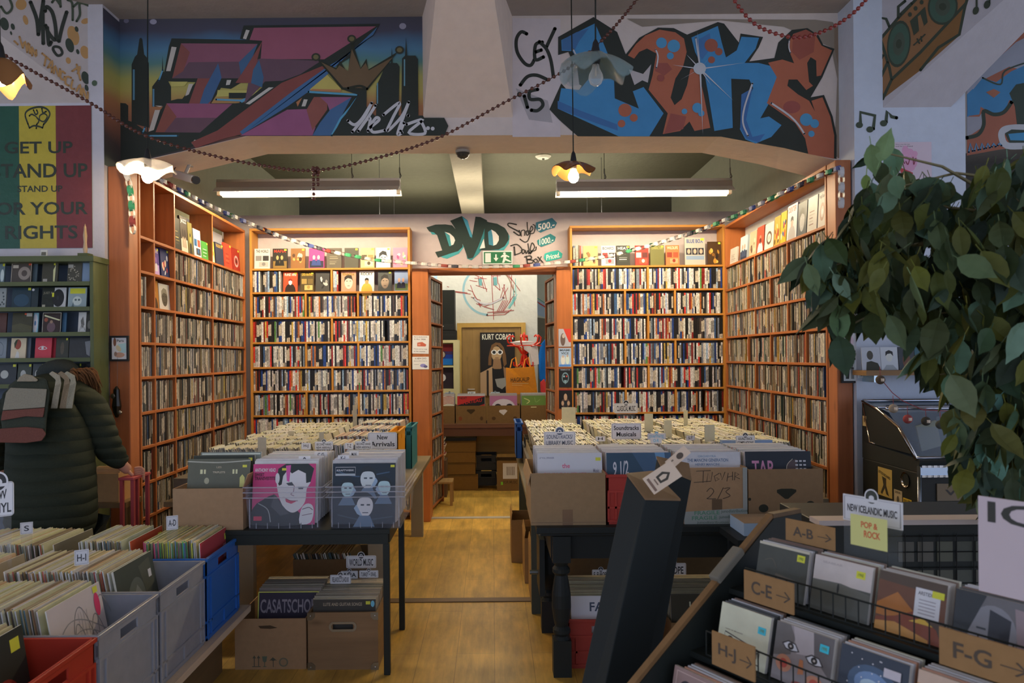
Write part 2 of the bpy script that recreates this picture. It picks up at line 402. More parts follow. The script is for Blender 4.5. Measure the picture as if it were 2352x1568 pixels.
# skyline
A.z=zm(0,0,.2551)
A.poly([(1185,580),(1215,510),(1235,490),(1255,350),(1270,338),(1282,355),(1298,490),(1320,515),(1340,570),(1345,1150),(1185,1110)],BK)
A.poly([(990,740),(1010,715),(1012,600),(1018,715),(1040,760),(1045,1100),(985,1080)],BK)
A.poly([(1050,940),(1075,925),(1130,930),(1155,950),(1155,1100),(1045,1100)],BK)
A.poly([(960,860),(985,850),(990,1080),(960,1060)],BK)
A.poly([(1370,780),(1430,700),(1458,640),(1462,500),(1470,640),(1520,740),(1540,780),(1540,960),(1370,960)],BK)
A.rect(1196,625,1213,900,'3d6c8c'); A.rect(1374,800,1390,960,'3d6c8c')
A.poly([(945,1020),(1200,1100),(1340,1200),(1900,1180),(1980,1220),(1700,1330),(1430,1395),(1050,1470),(945,1470)],BK)
# first letter
A.poly([(1545,345),(2350,362),(2310,470),(2220,715),(2080,800),(1990,790),(1900,930),(2150,930),(2100,1060),(2030,1205),(1900,1210),(1780,1310),(1680,1320),(1740,1210),(1330,1210),(1360,1100),(1500,915),(1600,890),(1640,890),(1760,740),(1440,730),(1480,640),(1520,420)],BK)
A.poly([(1630,390),(2320,395),(2200,705),(1550,705)],'6e3f56')
A.poly([(1700,560),(2150,555),(2190,705),(1550,705),(1640,640)],'503c4c')
A.poly([(1630,390),(1710,470),(1650,640),(1550,705)],'6d3c38')
A.poly([(2320,395),(2200,705),(2170,690),(2150,560)],'2d4f76')
A.poly([(1780,705),(1990,705),(1880,960),(1780,1040),(1690,960)],'6d3a38')
A.poly([(1965,568),(1995,700),(1905,900),(1765,1035),(1840,800)],'2d4f7c')
A.poly([(1500,930),(2130,935),(2030,1195),(1400,1190)],'753f60')
A.poly([(1580,1060),(1960,1060),(2000,1195),(1450,1190)],'553c4c')
A.poly([(1500,930),(1590,1050),(1480,1190),(1400,1190)],'703d36')
A.poly([(2130,935),(2030,1195),(1990,1190),(1955,1060)],'2c4c78')
for q_ in ([(1545,420),(1590,425),(1535,640),(1495,640)],[(1395,990),(1442,990),(1385,1170),(1338,1185)],[(1700,755),(1740,755),(1700,850),(1668,865)],[(1395,950),(1465,953),(1440,963)],[(1780,1215),(1860,1205),(1800,1290),(1725,1295)],[(2050,725),(2078,725),(2060,765),(2035,765)]): A.poly(q_,'97908f')
A.lines([[(1340,1222),(1600,1222)],[(1305,1145),(1285,1195)],[(1465,630),(1430,725)]],14,'3a7ba4')
A.poly([(1540,735),(1690,735),(1660,775),(1540,780)],'97903c')
A.poly([(1960,810),(2350,815),(2290,860),(1950,870)],'97903c'); A.rect(2060,835,2260,885,BK)
A.lines([[(1945,895),(2170,905),(2235,880)],[(2165,925),(2235,880)]],16,'3a7ba4',smooth=0)
# second letter
A.z=zm(500,0,.3401)
A.poly([(175,172),(1095,160),(1050,240),(930,320),(900,385),(730,490),(600,610),(620,620),(955,632),(900,740),(775,918),(0,918),(-70,960),(-170,940),(100,700),(180,690),(300,590),(170,540),(290,280),(150,262)],BK)
A.poly([(245,188),(1070,178),(720,400),(290,400),(300,275),(215,270)],'7a4058')
A.poly([(290,395),(700,410),(560,500),(440,545),(320,550),(180,700),(235,410)],'523c4c')
A.poly([(300,280),(225,560),(120,560),(200,440)],'6b3938')
A.poly([(720,440),(430,560),(120,790),(0,880),(-180,960),(-150,1000),(60,930),(170,905),(760,470)],'6b3734')
A.poly([(1078,183),(1050,235),(930,320),(640,600),(470,720),(165,908),(150,890),(500,620),(740,450),(880,370)],'2c5585')
A.poly([(280,405),(310,520),(300,590),(225,560),(240,470)],'2b5077')
A.poly([(170,905),(470,740),(640,735),(660,860),(640,915),(150,915)],'773f68')
A.poly([(600,740),(650,655),(740,655),(740,740),(640,880)],'73403a')
A.poly([(690,655),(905,655),(760,760),(740,700)],'75446a')
A.poly([(905,655),(765,915),(640,915),(690,830),(760,740)],'2d5280')
A.lines([[(612,620),(945,640),(900,720),(830,800),(770,915)]],14,'357fae',smooth=0)
for q_ in ([(192,200),(216,205),(192,265),(170,260)],[(345,590),(378,590),(215,705),(188,700)],[(62,540),(92,540),(82,572),(55,575)],[(582,670),(608,672),(592,718),(566,718)]): A.poly(q_,'9a9494')
A.poly([(530,690),(570,660),(540,720)],'8a5a34')
A.poly([(740,505),(835,600),(830,612),(620,605)],'998a35')
A.poly([(640,600),(835,605),(828,622),(620,612)],'8f5f34')
# right skyline
A.poly([(1245,395),(1265,375),(1272,250),(1280,375),(1335,375),(1352,400),(1355,780),(1240,780)],BK)
A.poly([(1140,430),(1170,425),(1176,318),(1182,425),(1210,425),(1228,450),(1222,780),(1070,780),(1072,580)],BK)
A.rect(1075,560,1083,700,'4a7b92'); A.rect(1257,400,1266,580,'4a7b92')
A.poly([(830,600),(1005,600),(1005,720),(1060,780),(1385,780),(1395,795),(1530,795),(1558,850),(1530,916),(770,916),(950,640)],BK)
# crown
A.poly([(670,400),(800,460),(825,410),(880,495),(905,265),(965,460),(1005,395),(1015,470),(1215,350),(1010,610),(840,605)],'262a22')
A.poly([(700,420),(800,470),(822,440),(880,480),(906,330),(965,465),(1000,425),(1020,475),(1185,385),(1005,595),(848,590)],'574630')
for x,y in ((663,385),(905,262),(1228,337)): A.ell(x,y,30,27,'2d3028'); A.ell(x,y,18,16,'5a5434')
A.stroke([(880,595),(960,580),(1010,600)],16,'262a22')
# tag
for s_ in ([(880,815),(925,842),(975,800),(1040,695)],[(1040,695),(990,790),(910,890)],[(1066,712),(1010,800),(950,885)],[(950,885),(1000,815),(1030,800),(1015,885)],[(1030,860),(1090,810),(1070,795),(1035,850),(1050,892),(1130,880)],
           [(1120,775),(1230,692),(1180,800),(1145,885),(1240,790),(1290,690)],[(1290,690),(1250,800),(1215,905),(1245,895)],[(1258,830),(1235,885)],[(1275,840),(1385,808),(1290,895),(1400,900),(1375,820)],[(1285,780),(1288,781)]): A.stroke(s_,20,'a29fae')
A.ell(1420,865,13,13,'a29fae'); A.ell(1452,868,13,13,'a29fae')
make('graffiti_mural',m,label='left spray mural of pink block letters, crown and skyline above the opening',cat='mural')

m=MB(); A=Art(m,yplane(4.699),zm(1150,0,.3614),gain=lambda h:kmu(h) if h!='8b8791' else kc(h))
BK='262b29'
A.poly([(75,115),(380,120),(380,870),(75,870)],'8b8791'); 
A.poly([(95,560),(300,640),(330,780),(180,760)],'817e88')
for s_ in ([(165,215),(130,203),(100,250),(105,330),(150,400),(190,415),(215,378)],[(265,268),(222,285),(220,378),(272,362)],[(222,330),(258,318)],[(345,182),(290,300)],[(245,265),(290,310),(318,380),(335,485)],[(125,540),(170,487),(230,478),(300,508)],[(150,610),(160,645),(170,682)],[(235,568),(185,583),(188,630),(250,632),(268,668),(235,702),(195,700)]): A.stroke(s_,22,BK)
A.ell(120,600,16,17,BK)
# smoky fringe over the letters (on the wall)
A.poly([(800,118),(2000,125),(2110,140),(2180,240),(2240,350),(2240,980),(2120,1000),(2140,500),(2100,300),(1800,170),(1400,130),(900,170)],'6f665e')
A.poly([(2120,150),(2200,150),(2235,200),(2240,990),(2140,1005),(2180,600),(2120,300)],'6a5a4c')
A.poly([(2180,210),(2215,240),(2215,520),(2180,540)],'453f36')
A.poly([(365,235),(590,108),(740,203),(795,345),(880,240),(1000,175),(1100,178),(1185,220),(1380,140),(1420,150),(1515,272),(1525,213),(1668,235),(1640,300),(1580,390),(1740,368),(1765,270),(1850,190),(1950,178),(2020,225),(2050,285),(2122,310),(2045,490),(1970,618),(2055,603),(2110,740),(2135,860),(2135,1010),(1945,975),(1800,940),(1600,905),(1400,868),(490,866),(370,760),(310,695),(385,530),(430,580),(500,570),(515,545),(400,480),(460,400),(430,330),(365,350)],BK)
A.poly([(815,440),(905,470),(957,408),(935,525),(900,510),(850,540)],'8c8890')
A.poly([(390,400),(480,380),(500,540),(440,550),(395,520)],'8c8890')
LB='1f6ba2'
A.poly([(385,255),(600,148),(680,340),(560,345),(480,362),(455,325),(388,322)],LB)
A.poly([(390,255),(480,205),(560,180),(500,260),(470,320),(390,318)],'29588f')
A.poly([(385,560),(500,572),(560,500),(720,500),(725,625),(878,690),(840,580),(908,553),(1035,720),(945,866),(750,866),(362,690)],LB)
A.poly([(362,640),(500,700),(740,790),(745,830),(600,780),(362,690)],'26568f')
OR='8c4a2f'
A.poly([(808,352),(860,280),(920,225),(1010,188),(1110,205),(1165,245),(1182,330),(1160,420),(1110,500),(1080,620),(1105,668),(1150,630),(1185,540),(1205,440),(1250,430),(1290,600),(1332,812),(1232,832),(1200,772),(1140,832),(1030,852),(1062,720),(940,570),(965,480),(990,340),(930,308),(880,330),(848,372)],OR)
A.poly([(985,400),(1060,400),(1090,440),(1040,480),(980,450)],'7a3c34'); A.poly([(1080,720),(1180,740),(1160,820),(1040,848)],'7a3c34')
A.poly([(1212,238),(1380,165),(1405,270),(1432,365),(1500,320),(1530,233),(1642,240),(1620,310),(1550,400),(1640,400),(1720,420),(1762,490),(1715,640),(1650,752),(1705,740),(1785,795),(1720,870),(1620,912),(1555,885),(1520,820),(1550,690),(1605,560),(1580,505),(1465,500),(1475,812),(1358,832),(1320,600),(1290,440),(1235,330)],LB)
A.poly([(1240,260),(1330,210),(1340,300),(1280,380),(1250,330)],'2a5b95')
A.poly([(1530,600),(1600,560),(1560,760),(1600,870),(1680,850),(1640,905),(1560,880),(1522,810)],'255490')
A.poly([(1825,280),(1860,215),(1940,188),(2000,220),(2040,290),(2106,320),(2035,480),(2008,485),(2005,385),(1970,363),(1948,400),(1960,520),(1985,545),(1942,572),(1885,505),(1830,505),(1822,545),(1890,600),(1960,640),(1998,710),(1975,640),(2045,618),(2095,740),(2120,860),(2118,1008),(1955,978),(1935,880),(1870,780),(1692,655),(1755,490),(1700,398),(1790,378),(1865,402),(1840,340)],OR)
A.poly([(1860,215),(1940,190),(2000,220),(1990,330),(1900,380),(1850,330)],'7c3d30'); A.ell(1850,680,55,40,'7a3a35')
for x,y,r,c in ((1022,272,34,'2a74a6'),(1100,292,40,'2a74a6'),(1078,355,22,'2a74a6'),(790,700,42,OR),(846,748,25,OR),(768,785,24,OR),(1338,288,42,'7e4230'),(1386,328,24,'7e4230'),(1340,380,22,'7e4230'),(1168,708,18,'2a74a6'),(1250,685,32,'2a74a6'),(1275,720,20,'2a74a6'),(1942,760,40,'2a74a6'),(1995,785,28,'2a74a6'),(1975,850,20,'2a74a6'),(1018,495,22,'7a3a34')): A.ell(x,y,r,r,c)
A.poly([(700,440),(740,430),(735,520),(700,500)],BK)
for s_,w in (([(460,312),(482,358)],9),([(985,315),(1000,360),(990,430)],9),([(1240,240),(1265,420)],9),([(1600,530),(1550,680),(1540,780),(1572,862)],11),([(1835,255),(1832,300),(1842,335)],8),([(1720,655),(1830,730),(1890,790),(1930,850)],12)): A.stroke(s_,w,'9dacc2')
for a,b,w in (((1265,435),(1090,412),7),((1265,435),(1550,398),8),((1265,435),(1140,508),5),((1265,435),(1180,345),6),((1265,435),(1250,200),6),((1265,435),(1285,860),9),((1265,435),(1480,640),6),((1265,435),(1345,345),6),((1265,435),(1340,545),5)): A.poly([(a[0]-w,a[1]-w),(a[0]+w,a[1]-w*.3),b,(a[0]-w*.3,a[1]+w)],'93a5c0')
A.ell(1265,435,40,38,'8fa6c4'); A.ell(1265,435,24,23,'bcc4d4')
make('graffiti_mural',m,label='right spray mural of blue and orange bubble letters reading LUKE',cat='mural')

# graffiti on the ceiling side of the right mural (soft smoke) is left to the plaster; left corbel side lettering
nrm=(lb-ld).cross(V(0,0,1))
fnL=pplane(lb,nrm)
m=MB(); A=Art(m,fnL,zm(0,0,.2551),gain=kmu)
YE='94703a'; DG='2f3a34'
for x,y,rx,ry in ((660,320,50,90),(765,470,40,60),(770,190,40,25),(190,40,50,50),(230,180,22,45),(615,545,22,30)): A.ell(x,y,rx,ry,YE,rot=-.3)
for x,y,rx,ry in ((40,215,38,60),(628,408,36,66),(115,240,18,30),(770,700,34,60),(690,262,16,26),(700,465,14,24),(100,298,9,18),(780,790,16,30)): A.ell(x,y,rx,ry,DG,rot=-.3)
for s_ in ([(275,20),(330,170),(345,310)],[(345,310),(390,10)],[(390,10),(385,120),(390,390)],[(405,100),(420,60),(470,110),(500,240),(500,360),(440,300),(410,230)],[(425,250),(440,400),(460,380)],[(600,110),(560,240),(530,370)]): A.stroke(s_,34,'2b312e')
A.stroke([(490,420),(540,430),(560,480),(520,500),(480,450)],24,'2b312e',closed=True)
for s_ in ([(470,20),(500,-10),(540,40)],[(540,-20),(545,60)],[(610,0),(650,30),(655,180)],[(660,60),(740,-10)],[(800,50),(720,30),(720,130),(690,190)],[(60,-60),(110,60),(60,120),(10,60)]): A.stroke(s_,22,'3a463a')
# WIN TANG CLAN in yellow
for s_ in ([(130,370),(160,400)],[(175,330),(205,430)],[(205,430),(225,370),(245,470)],[(245,470),(255,390)],[(265,400),(270,480)],[(290,500),(285,420),(325,510),(325,450)],[(380,480),(450,540)],[(415,510),(400,590)],[(430,610),(470,545),(465,650)],[(435,600),(470,610)],[(485,660),(495,590),(530,690),(540,620)],[(585,660),(555,640),(545,700),(580,720),(580,690)],[(640,700),(600,690),(590,750),(620,770)],[(655,720),(640,790),(670,800)],[(690,820),(720,760),(725,850)],[(740,860),(745,790),(785,900),(790,830)],[(650,640),(720,600),(700,660)],[(690,580),(725,720)]): A.stroke(s_,17,YE,smooth=3)
make('graffiti_lettering',m,label='green and yellow sprayed letters on the side of the left ceiling beam',cat='graffiti')
m=MB(); A=Art(m,yplane(4.498),zm(0,0,.2551)); A.ell(850,748,24,26,'38463c'); make('paint_spot',m,label='dark green round paint spot on the white left pillar',cat='graffiti')
# right corbel side: radio cassette player
nrm=(ra-rc).cross(V(0,0,1)); fnR=pplane(ra,nrm)
m2=MB(); A2=Art(m2,fnR,zm(1900,0,.2551),gain=kmu)
A2.poly([(480,350),(640,160),(900,-110),(1290,-120),(1250,80),(1190,320),(830,640),(500,890),(385,560)],'6b4c2c')
A2.poly([(580,720),(1240,60),(1195,315),(825,640),(515,880)],'62451f')
K='2c352d'
for s_ in ([(385,560),(480,350),(640,160),(900,-110)],[(385,560),(470,720),(500,890)],[(480,350),(560,610),(580,715),(500,890)],[(580,715),(840,470),(1250,30)],[(1290,-100),(1240,60),(1190,310),(1000,430),(840,630)],[(430,620),(500,500)],[(480,700),(545,560)],[(560,240),(530,170),(480,160),(475,210)],[(640,160),(640,60),(700,10)],[(660,130),(760,30)]): A2.stroke(s_,26,K,smooth=0)
for (x,y,rx,ry) in ((645,395,105,212),(1040,60,135,165)): A2.ell(x,y,rx,ry,K,rot=.12); A2.ell(x,y,rx*.88,ry*.88,'2f4840',rot=.12); A2.ell(x,y,rx*.5,ry*.5,'36413a',rot=.12); A2.ell(x,y,rx*.25,ry*.2,K,rot=.12)
A2.poly([(745,190),(880,60),(905,200),(780,320)],K); A2.poly([(815,150),(840,130),(870,230),(830,300)],'6b4c2c')
for x,y in ((745,130),(795,75),(850,20)): A2.ell(x,y,17,20,K)
for s_ in ([(780,405),(880,310)],[(810,350),(830,390)],[(845,330),(850,370)]): A2.stroke(s_,12,K)
A2.stroke([(1345,-20),(1345,90)],18,K); A2.ell(1338,95,26,38,K,rot=.4); A2.ell(1440,40,28,40,K,rot=.4); A2.stroke([(1465,-40),(1460,20)],16,K)
A2.ell(405,900,22,40,K,rot=.5); A2.ell(445,890,15,36,K,rot=.3)
make('graffiti_boombox',m2,label='spray painted yellow radio cassette player on the side of the right ceiling beam',cat='graffiti')
# music notes on the right pillar
K='2c342e'
for strokes,dots,lab in (([[(300,1120),(300,1010),(430,1040),(415,1160)]],[(290,1125),(385,1165)],'black sprayed double music note on the white right pillar'),([[(530,1100),(540,1000),(580,1050),(625,1060)]],[(508,1110)],'black sprayed single music note, right of the double one on the pillar')):
    m=MB(); A=Art(m,yplane(4.498),zm(1900,0,.2551))
    for s_ in strokes: A.stroke(s_,30,K,smooth=0)
    for x,y in dots: A.ell(x,y,32,28,K)
    make('graffiti_music_note',m,label=lab,cat='graffiti',group=None)
# mural far right, beyond the pillar
m=MB(); wl=[P(2218,359,4.7),P(2500,325,4.7)]
x0,x1=2.89,4.6
m.prism([V(x0,4.7,P(2222,357,4.7).z),V(x1,4.7,P(2222,357,4.7).z+.18),V(x1,4.7,CE),V(x0,4.7,CE)],[V(x0,5.1,P(2222,357,4.7).z),V(x1,5.1,P(2222,357,4.7).z+.18),V(x1,5.1,CE),V(x0,5.1,CE)],(.4,.37,.33),'plaster')
struct('wall_far_right_beam',m)
m=MB(); A=Art(m,yplane(4.699),zm(1900,0,.2551),gain=kmu)
A.poly([(1258,1400),(1258,200),(1800,200),(1800,1300)],'7a4634')
A.poly([(1258,800),(1500,560),(1700,380),(1800,330),(1800,640),(1640,600),(1440,700),(1360,770),(1260,860)],'6e7488')
A.poly([(1270,860),(1400,700),(1520,740),(1660,640),(1800,580),(1800,980),(1640,900),(1600,1000),(1500,1030),(1380,960),(1258,1060)],'22608f')
A.poly([(1258,850),(1310,800),(1400,850),(1370,1030),(1262,1045)],'22608f')
A.poly([(1640,840),(1700,760),(1800,740),(1800,1140),(1710,1130),(1690,960)],'2b3632')
A.poly([(1258,1050),(1370,1050),(1400,1000),(1390,1150),(1300,1210),(1258,1225)],'6e7080')
A.stroke([(1258,1240),(1360,1210),(1410,1120),(1410,1000),(1500,1030),(1590,1010),(1660,920)],34,'2b342e')
A.stroke([(1800,1150),(1680,1150),(1590,1170),(1570,1230),(1620,1310),(1800,1310)],60,'858a98')
A.poly([(1600,1200),(1660,1165),(1800,1170),(1800,1285),(1640,1285)],'2b3632'); A.poly([(1630,1205),(1800,1190),(1800,1265),(1650,1262)],'1f6a9a')
A.poly([(1430,830),(1500,800),(1560,830),(1500,880)],'7a4a36'); A.stroke([(1400,700),(1560,760),(1600,640),(1800,560)],14,'2e3a36')
for i in range(6): A.stroke([(1275+i*52,1370-i*12),(1290+i*52,1290),(1310+i*52,1360-i*10)],16,'3a6890',smooth=0)
make('graffiti_mural',m,label='blue and orange mural fragment at the far right edge beyond the pillar',cat='mural')
# ================= ALCOVE: bookcases and cases =================
PINE=(.52,.235,.045); RED=(.43,.14,.040); REDP=(.44,.155,.06)
SLABS=[]   # every countable case, sleeve or record: chosen one by one at the end
def slab(kind,p,t,w,u,th,wd,ht,cols,label,group,cat,bands=1):
    """p base centre of the near edge; t thickness, w away from viewer, u up; cols=(edge,top,face)"""
    SLABS.append((kind,Vector(p),Vector(t),Vector(w),Vector(u),th,wd,ht,cols,label,group,cat,bands))
PAL={'dvd':[('ece2d4',24),('101010',34),('c9beb0',8),('8a1f18',8),('1f3c78',8),('7a8088',6),('b86a34',4),('c8a448',3),('3c5a80',4),('a5b9cc',4),('4a3a34',6),('d03424',4),('5a8a40',1)],
     'left':[('7a7062',20),('2a2a28',16),('b5a890',18),('564c3c',14),('8a7458',10),('3e4a44',8),('9a958c',8),('7a3328',3),('3c5a78',3),('b89a4a',3),('d8d0c0',6)],
     'right':[('8a6f50',14),('d8c8a8',16),('26261f',18),('6a5038',12),('a83a24',5),('b09a70',10),('4a5a48',8),('38506a',5),('c09030',3),('8a8478',9)]}
def pick(pal,rr=R):
    L=PAL[pal]; s=rr.uniform(0,sum(w for _,w in L))
    for h,w in L:
        s-=w
        if s<=0: return h
    return L[-1][0]
def bookcase(label,A0,B0,w,levels,top,divs,wood,tk=.022,depth=.19,backs=None,shelfmat='wood_x',openback=(),bottom=0.0,ends=(True,True),noback=False):
    A0=Vector(A0);B0=Vector(B0); w=Vector(w); u=(B0-A0); L=u.length; u.normalize(); Z=V(0,0,1)
    c0=(A0+B0)/2
    root=thing('bookcase',label,'bookcase',V(c0.x,c0.y,0)+w*depth/2)
    def bx(s0,s1,z0,z1,d0=0,d1=depth):
        c=A0+u*(s0+s1)/2+w*(d0+d1)/2; c=V(c.x,c.y,(z0+z1)/2); return (c,u*(s1-s0),w*(d1-d0),Z*(z1-z0))
    for k,(s0,s1) in enumerate(((0,tk),(L-tk,L))):
        if ends[k]:
            m=MB(); m.obox(*bx(s0,s1,bottom,top-tk-.001),wood,'wood_z'); make('side_panel',m,root,bevel=.002)
    m=MB(); m.obox(*bx(0,L,top-tk,top),wood,shelfmat); make('top_board',m,root,bevel=.002)
    if not noback:
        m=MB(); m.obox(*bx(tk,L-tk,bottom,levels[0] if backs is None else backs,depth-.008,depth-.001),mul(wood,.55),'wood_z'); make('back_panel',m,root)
    comps=[]; lv=list(levels)+[bottom]
    for i,z in enumerate(levels):
        m=MB(); m.obox(*bx(tk+.0005,L-tk-.0005,z-tk*.8,z,0,depth-.009),wood,shelfmat); make('shelf',m,root,bevel=.0015)
        up=(top-tk if i==0 else levels[i-1]-tk*.8)
        ds=divs[i] if i<len(divs) else divs[-1]
        st=tk
        for d in ds:
            m=MB(); m.obox(*bx(d-tk*.4,d+tk*.4,z+.0005,up-.0005,.001,depth-.01),wood,'wood_z'); make('divider',m,root)
            comps.append((i,st,d-tk*.4,z,up)); st=d+tk*.4
        comps.append((i,st,L-tk,z,up))
    return dict(A=A0,u=u,w=w,L=L,comps=comps,levels=levels,root=root,depth=depth)
ORD=['top','second','third','fourth','fifth','sixth','seventh','eighth','ninth','tenth','eleventh','twelfth']
def fill(bc,row,s0,s1,z,pal,where,kind='dvd_case',ht=.19,rec=.012,lean_p=.04,thk=(.0135,.0165),hj=.004,wd=.135):
    s=s0+.002; Z=V(0,0,1)
    grp='cases on the %s shelf of the %s'%(ORD[row],where); lab='spine-out disc case, %s row of the %s'%(ORD[row],where)
    while True:
        th=R.uniform(*thk)
        if R.random()<.04: th*=R.choice((.55,1.8))
        if s+th>s1-.002: break
        c=alb(pick(pal),(1,.9,.75)); c=jit(c,.15)
        p=bc['A']+bc['u']*(s+th/2)+bc['w']*(rec+R.uniform(0,.006)); p=V(p.x,p.y,z)
        up=Z
        slab(kind,p,bc['u'],bc['w'],up,th*.94,wd,ht+R.uniform(-hj,hj),(c,mul(c,.6),mul(c,.7)),lab,grp,'disc case',3)
        s+=th
        if R.random()<.01: s+=.03
# ---- art for the small covers
def cover_art(A,seed,bg,cols,title=None,tc='1a1a18',kind=0,titley=(.06,.2)):
    r=random.Random(seed); c=lambda i:cols[i%len(cols)]
    if kind==0:   # figure
        A.ell(.5,.95,.38,.38,c(0),n=14); A.ell(.5,.5,.13,.15,c(1),n=12); A.poly([(.36,.47),(.38,.36),(.5,.32),(.62,.36),(.64,.47),(.5,.42)],c(2))
    elif kind==1: # scattered shapes
        for i in range(9):
            x,y=r.uniform(.15,.85),r.uniform(.3,.85); A.ell(x,y,r.uniform(.05,.14),r.uniform(.05,.12),c(i),n=9,rot=r.uniform(0,3))
    elif kind==2: # lower scene with two people
        A.rect(.04,.62,.96,.96,c(0)); 
        for x in (.33,.63): A.ell(x,.45,.09,.11,c(1),n=10); A.poly([(x-.17,.85),(x-.12,.6),(x,.55),(x+.12,.6),(x+.17,.85)],c(2))
    elif kind==3: # panels
        A.rect(.08,.35,.46,.6,c(0)); A.rect(.54,.35,.92,.6,c(1)); A.rect(.3,.66,.9,.9,c(2)); A.ell(.6,.76,.12,.09,c(0),n=10)
    elif kind==4: # close portrait
        A.ell(.5,.52,.28,.34,c(0)); A.poly([(.2,.55),(.22,.28),(.45,.15),(.7,.2),(.8,.5),(.7,.38),(.45,.33),(.28,.42)],c(1)); A.rect(.33,.46,.45,.49,c(2)); A.rect(.56,.46,.68,.49,c(2)); A.rect(.42,.7,.58,.725,c(2))
    elif kind==5: # emblem
        A.ell(.5,.55,.3,.25,c(0)); A.ell(.5,.55,.2,.16,bg); A.ell(.5,.55,.1,.08,c(1))
    elif kind==6: # text lines only
        for i in range(5): A.rect(.2,.4+i*.09,.8-r.uniform(0,.25),.43+i*.09,c(i))
    elif kind==7: # three portraits
        for i in range(3): A.rect(.06+i*.3,.38,.33+i*.3,.62,c(1)); A.ell(.195+i*.3,.5,.08,.09,c(0),n=10)
        A.rect(.06,.66,.94,.8,c(2))
    if title: A.text(title,.1,titley[0],.9,titley[1],tc)
def facing(name,p,right,out,wd,ht,dp,bg,artf,label,cat,lean=.0,group=None,gain=kw,mat='satin',parent=None,sticker=None,edge=None):
    """upright flat item; p = bottom centre of front face, right/out unit vectors"""
    p=Vector(p);right=Vector(right).normalized();out=Vector(out).normalized(); Z=V(0,0,1)
    up=(Z*math.cos(lean)-out*math.sin(lean)).normalized(); o2=(out*math.cos(lean)+Z*math.sin(lean)).normalized()
    m=MB(); m.obox(p+up*ht/2-o2*dp/2,right*wd,o2*dp,up*ht,gain(edge) if edge else mul(gain(bg) if isinstance(bg,str) else bg,.8),mat)
    A=Art(m,uvplane(p-right*wd/2+up*ht,right*wd,-up*ht,o2),gain=gain,mat=mat)
    A.rect(.0,.0,1,1,bg); A.k=3
    if artf: artf(A)
    if sticker: A.rect(.78,.03,.95,.11,sticker)
    return make(name,m,parent,label=label,cat=cat,group=group)

# ---- the four bookcases
LB_=[2.338,2.12,1.888,1.657,1.427,1.206,.98,.755,.53,.30,.09]
yb=6.85
def xx(px,Y=yb): return (px-CX)*Y/F
xl0,xl1=xx(575),xx(944)
dA=[xx(763)-xl0]; dB=[xx(703)-xl0,xx(823)-xl0]
bcl=bookcase('golden pine bookcase against the back wall, left of the doorway',(xl0,yb,0),(xl1,yb,0),(0,1,0),LB_,2.71,[[],dA,dB,dA,dB,dA,dB,dA,dB,dA,dB],PINE,noback=True,depth=.185)
xr0,xr1=xx(1311),xx(1668)
dA=[xx(1490)-xr0]; dB=[xx(1437)-xr0,xx(1552)-xr0]
bcr=bookcase('golden pine bookcase against the back wall, right of the doorway',(xr0,yb,0),(xr1,yb,0),(0,1,0),LB_,2.71,[[],dA,dB,dA,dB,dA,dB,dA,dB,dA,dB],PINE,noback=True,depth=.185)
LL=[2.29,2.07,1.845,1.615,1.395,1.17,.95,.72,.50,.28,.06]
lA=V(-2.215,4.66,0); lB=V(-2.272,6.84,0); lu=(lB-lA).normalized(); lw=V(lu.y*-1,lu.x,0); lw=-lw if lw.x>0 else lw
dv=[4.885-4.66,5.22-4.66,5.98-4.66]
bll=bookcase('tall reddish wooden bookcase along the left side of the alcove',lA,lB,lw,LL,2.69,[dv[:2]+[dv[2]]]*11,RED,noback=True,shelfmat='wood_y')
LR=[2.318,2.10,1.885,1.67,1.445,1.225,1.005,.786,.571,.35,.13]
rA=V(2.112,4.66,0); rB=V(2.158,6.84,0); ru=(rB-rA).normalized(); rw=V(ru.y,-ru.x,0); rw=-rw if rw.x<0 else rw
e1=[5.32-4.66,6.02-4.66]; e2=[5.0-4.66,5.67-4.66,6.2-4.66]
brr=bookcase('tall reddish wooden bookcase along the right side of the alcove',rA,rB,rw,LR,2.69,[[],e1,e2,e1,e2,e1,e2,e1,e2,e1,e2],RED,noback=True,shelfmat='wood_y')
# wooden backing of the left case's near columns, kept as its part
m=MB(); 
for a,b in ((.02,dv[0]),(dv[0],dv[1])):
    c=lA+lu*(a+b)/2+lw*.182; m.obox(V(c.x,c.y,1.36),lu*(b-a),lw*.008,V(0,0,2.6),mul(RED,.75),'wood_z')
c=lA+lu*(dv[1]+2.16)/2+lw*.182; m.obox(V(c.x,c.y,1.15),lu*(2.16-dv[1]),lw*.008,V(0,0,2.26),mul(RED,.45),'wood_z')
make('back_panel',m,bll['root'])
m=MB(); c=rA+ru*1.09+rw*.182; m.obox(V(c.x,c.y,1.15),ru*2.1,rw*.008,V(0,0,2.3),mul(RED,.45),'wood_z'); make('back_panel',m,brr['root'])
m=MB(); c=rA+ru*1.09+rw*.186; m.obox(V(c.x,c.y,2.49),ru*2.12,rw*.008,V(0,0,.36),kw('e0d2b8'),'paint'); make('upper_back_panel',m,brr['root'])
m=MB(); c=lA+lu*1.62+lw*.186; m.obox(V(c.x,c.y,2.47),lu*.95,lw*.008,V(0,0,.32),kw('cfc3ae'),'paint'); make('upper_back_panel',m,bll['root'])
# yellow poster edge on the right case's white backing
m=MB(); c0=rA+ru*.8+rw*.178; m.obox(V(c0.x,c0.y,2.47),ru*1.0,rw*.003,V(0,0,.27),kw('d8941a'),'satin'); make('poster',m,label='yellow poster panel propped behind the cases on top of the right bookcase',cat='poster')

